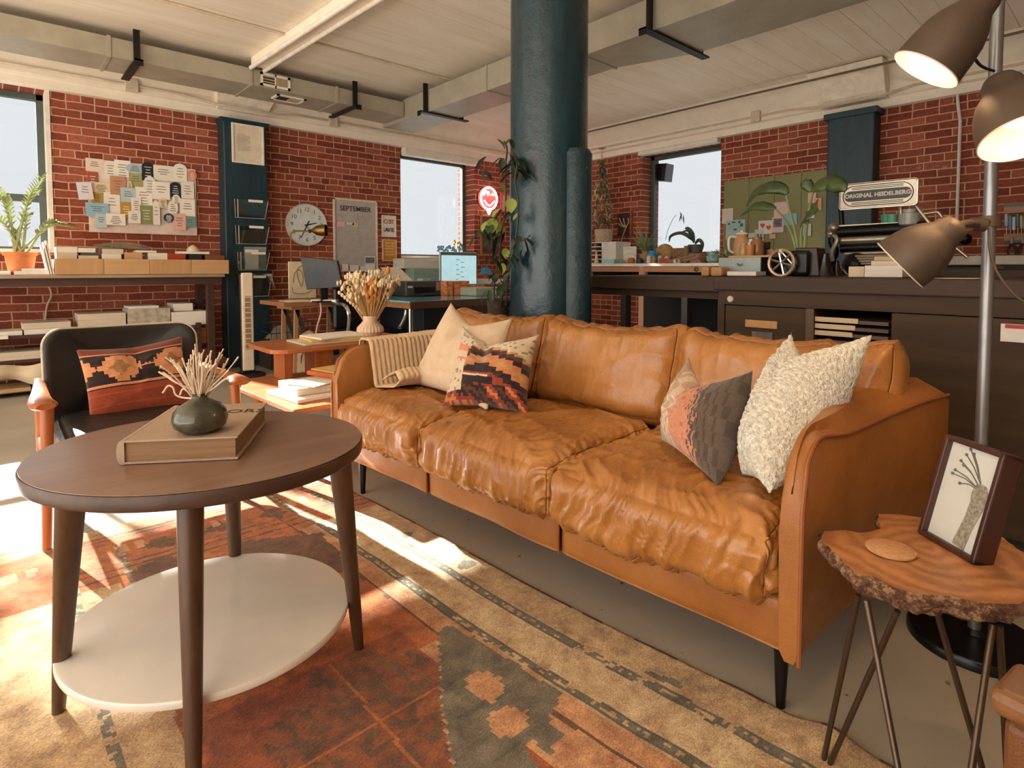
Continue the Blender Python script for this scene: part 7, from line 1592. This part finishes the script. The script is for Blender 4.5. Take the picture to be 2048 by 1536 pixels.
# nameplate
T0, T1, T2, T3 = on_x(1681, 413, XP_ - .05), on_x(1829, 404, XP_ - .05), on_x(1838, 362, XP_ - .05), on_x(1680, 376, XP_ - .05)
pc_ = (T0 + T1 + T2 + T3) / 4; rt_ = ((T1 + T2) - (T0 + T3)).normalized(); rt_ = V((0, rt_.y, rt_.z * 0)).normalized(); wN, hN = abs(((T1 + T2) / 2 - (T0 + T3) / 2).y) / 2 + .004, .078
nmx = V((-1, 0, 0))
def rr3(w, h, r): return [pc_ + rt_ * a + DZ * b for a, b in rrect(w, h, r)]
obj('nameplate', MB().prism([p for p in rr3(wN, hN, .018)], -nmx * .03), slv, pr_, bevel=.003); obj('nameplate_rim', MB().tube(rr3(wN, hN, .018) + rr3(wN, hN, .018)[:1], .005, 6), M('bright_rim', '#d8cfc2', .25, .7), pr_, smooth=True)
obj('nameplate_field', MB().prism([p + nmx * .002 for p in rr3(wN * .86, hN * .42, hN * .41)], nmx * .001), M('black_enamel', '#121212', .3), pr_)
def loop(w, h, r, n=.003): P_ = [p + nmx * .003 for p in rr3(w, h, r)]; return MB().tube(P_ + P_[:1], n, 5)
obj('nameplate_line', loop(wN * .9, hN * .80, hN * .78, .0022), M('black_enamel'), pr_)
mb = MB()
for q in (.54, .66):
    for sg in (-1, 1): mb.tube([pc_ - rt_ * wN * .66 + DZ * hN * q * sg + nmx * .003, pc_ + rt_ * wN * .66 + DZ * hN * q * sg + nmx * .003], .002, 5)
obj('nameplate_stripes', mb, M('black_enamel'), pr_)
obj('nameplate_lettering', text_mb('ORIGINAL HEIDELBERG', .034, pc_ + nmx * .0045, rt_, DZ, .002, font_w=.0012), M('cream_lettering', '#e2d6c4', .4), pr_)
# stacks of sheets by the press, on the cabinet
for r, x, m_, lb in (((1697, 533, 1728, 548), 2.95, creamp, 'short cream paper block left of the white sheet pile'), ((1729, 531, 1805, 548), 2.95, stackw, 'white sheet pile on the cabinet below the press'), ((1742, 522, 1800, 531), 3.0, stackp, 'cream sheet pile on top of the white one'), ((1748, 513, 1796, 522), 3.05, M('aged_sheets', '#b6a48a', .85, var=.2, stretch=(1, 1, 120)), 'uneven aged sheets topping the pile by the press')):
    single('sheet_pile', bX(r, x, .22, zk if r[3] > 540 else None), m_, lb, 'paper stack', 'sheet piles by the press', bevel=.002)
single('papers_on_counter', bX((1868, 557, 1952, 560), 2.68, .25, zk), whitep, 'thin white sheets on the counter behind the hanging lamp head', 'papers')
# rear counter boards and tool rail to the right
XR2 = 5.4; rb = thing('rear_workbench', 'dark planked workbench with white cloth along the right wall', 'workbench', (5.8, .6, 0))
obj('benchtop', MB().box(XR2, 6.35, -1.5, 1.55, .985, 1.03), cabt, rb); obj('front_board', MB().box(XR2, XR2 + .03, -1.5, 1.55, .55, .98), wood('worn_dark_boards', '#3c3129', '#57483d', .6, 1, 4), rb)
for y in (1.4, -1.2): obj('leg', MB().box(XR2 + .05, XR2 + .12, y, y + .07, 0, .985), darkv, rb)
single('white_cloth', bX((1885, 511, 2100, 522), XR2 - .01, .5, 1.031), M('white_worn_top'), 'long white cloth spread along the rear bench', 'cloth', bevel=.008)
single('counter_riser', MB().box(3.30, 3.64, -1.5, .95, zk, zk + .03), cabm, 'low dark board lying along the back of the type cabinet', 'board')
tr = thing('tool_rail', 'wooden wall rail hung with screwdrivers and pliers at the right edge', 'tool rack', on_x(2040, 480, 6.37))
for r in ((2008, 404, 2110, 424), (2008, 466, 2110, 482)): obj('rail', bX(r, 6.37, .025), wood('pinkish_rail', '#b48a6e', '#cfa689', .6, 1, 3), tr)
obj('dark_strip', bX((2008, 404, 2110, 410), 6.355, .014), M('black_enamel'), tr); obj('dark_strip', bX((2008, 480, 2110, 485), 6.355, .014), M('black_enamel'), tr)
for k in range(9):
    px_ = 2013 + k * 7.5; c_ = ('#a9bcc4', '#5c7f9c', '#c9c9bd', '#3f6a8a', '#b9a65c', '#8fb0b8', '#2d4150', '#c2c7c2', '#7b9fb0')[k]; nm = ('pale grey', 'steel blue', 'ivory', 'deep blue', 'mustard', 'light teal', 'navy', 'off-white', 'dusty blue')[k]
    s_ = thing('screwdriver', nm + ' handled screwdriver hanging on the tool rail', 'screwdriver', on_x(px_, 462, 6.35), 'screwdrivers on the rail')
    obj('handle', MB().tube([on_x(px_, 428 + (k % 3) * 3, 6.35), on_x(px_, 452 + (k % 3) * 4, 6.35)], .013, 10), M('handle_' + c_[1:], c_, .3), s_, smooth=True); obj('shaft', MB().cyl(on_x(px_, 452 + (k % 3) * 4, 6.35), on_x(px_, 470, 6.35), .004, n=6), chm, s_)
for k, nm in enumerate(('left pair of dark pliers hanging open below the tool rail', 'middle pair of dark pliers hanging open below the tool rail', 'right pair of dark pliers hanging below the tool rail')):
    px_ = 2024 + k * 22; s_ = thing('pliers', nm, 'pliers', on_x(px_, 510, 6.35), 'pliers on the rail'); mb = MB()
    for sg in (-1, 1): mb.tube(curve([on_x(px_, 482, 6.35), on_x(px_ + sg * 2, 488, 6.35), on_x(px_ + sg * 8, 498, 6.35), on_x(px_ + sg * 7, 510, 6.35)], 4), .008, 6)
    obj('handles', mb, M('dark_rubber', '#241a16', .5), s_, smooth=True); obj('jaw', MB().cyl(on_x(px_, 474, 6.35), on_x(px_, 487, 6.35), .012, n=8), slv, s_, smooth=True)
# ------------------------------------------------------------------ tree outside the left window
tr2 = thing('tree', 'leafy tree outside the left window dappling the sunlight on the rug', 'tree', (-3.4, 9.9, 0))
obj('trunk', MB().tube(curve([(-3.4, 9.9, 0), (-3.3, 9.9, 2.4), (-2.9, 9.8, 3.6), (-1.9, 9.7, 4.1), (-.9, 9.6, 4.2)], 5), [.14 - .006 * i for i in range(21)], 10), M('grey_bark', '#5a4c40', .9), tr2, smooth=True)
random.seed(44); mb = MB()
for i in range(230):
    p = V((min(-1.15, random.gauss(-2.0, .5)), random.gauss(9.7, .35), max(3.45, random.gauss(3.95, .35)))); leaf(mb, p, V((random.uniform(-1, 1), random.uniform(-1, 1), random.uniform(-1, .6))), .17, .11, .4, n=3)
obj('foliage', mb, leafm('tree_leaf', '#4f6a35', '#7b9350'), tr2, smooth='all', fix=False)
WORLD, SUN, EXPO = 1.75, 95.0, 0.99
# ------------------------------------------------------------------ daylight
w = bpy.data.worlds.new('world'); sc.world = w; w.use_nodes = True
bg = w.node_tree.nodes['Background']; bg.inputs[0].default_value = (1.0, .95, .875, 1); bg.inputs[1].default_value = WORLD
sd = bpy.data.lights.new('sun', 'SUN'); so = bpy.data.objects.new('sun', sd); COL.objects.link(so)
dirv = V((.21 * .905, -.978 * .905, -.425)).normalized()
so.rotation_euler = (-dirv).to_track_quat('Z', 'Y').to_euler(); sd.energy = SUN; sd.color = (1, .93, .82); sd.angle = math.radians(.8)
sc.view_settings.view_transform = 'Standard'; sc.view_settings.look = 'None'; sc.view_settings.gamma = 1
sc.view_settings.exposure = EXPO; sc.view_settings.use_curve_mapping = False
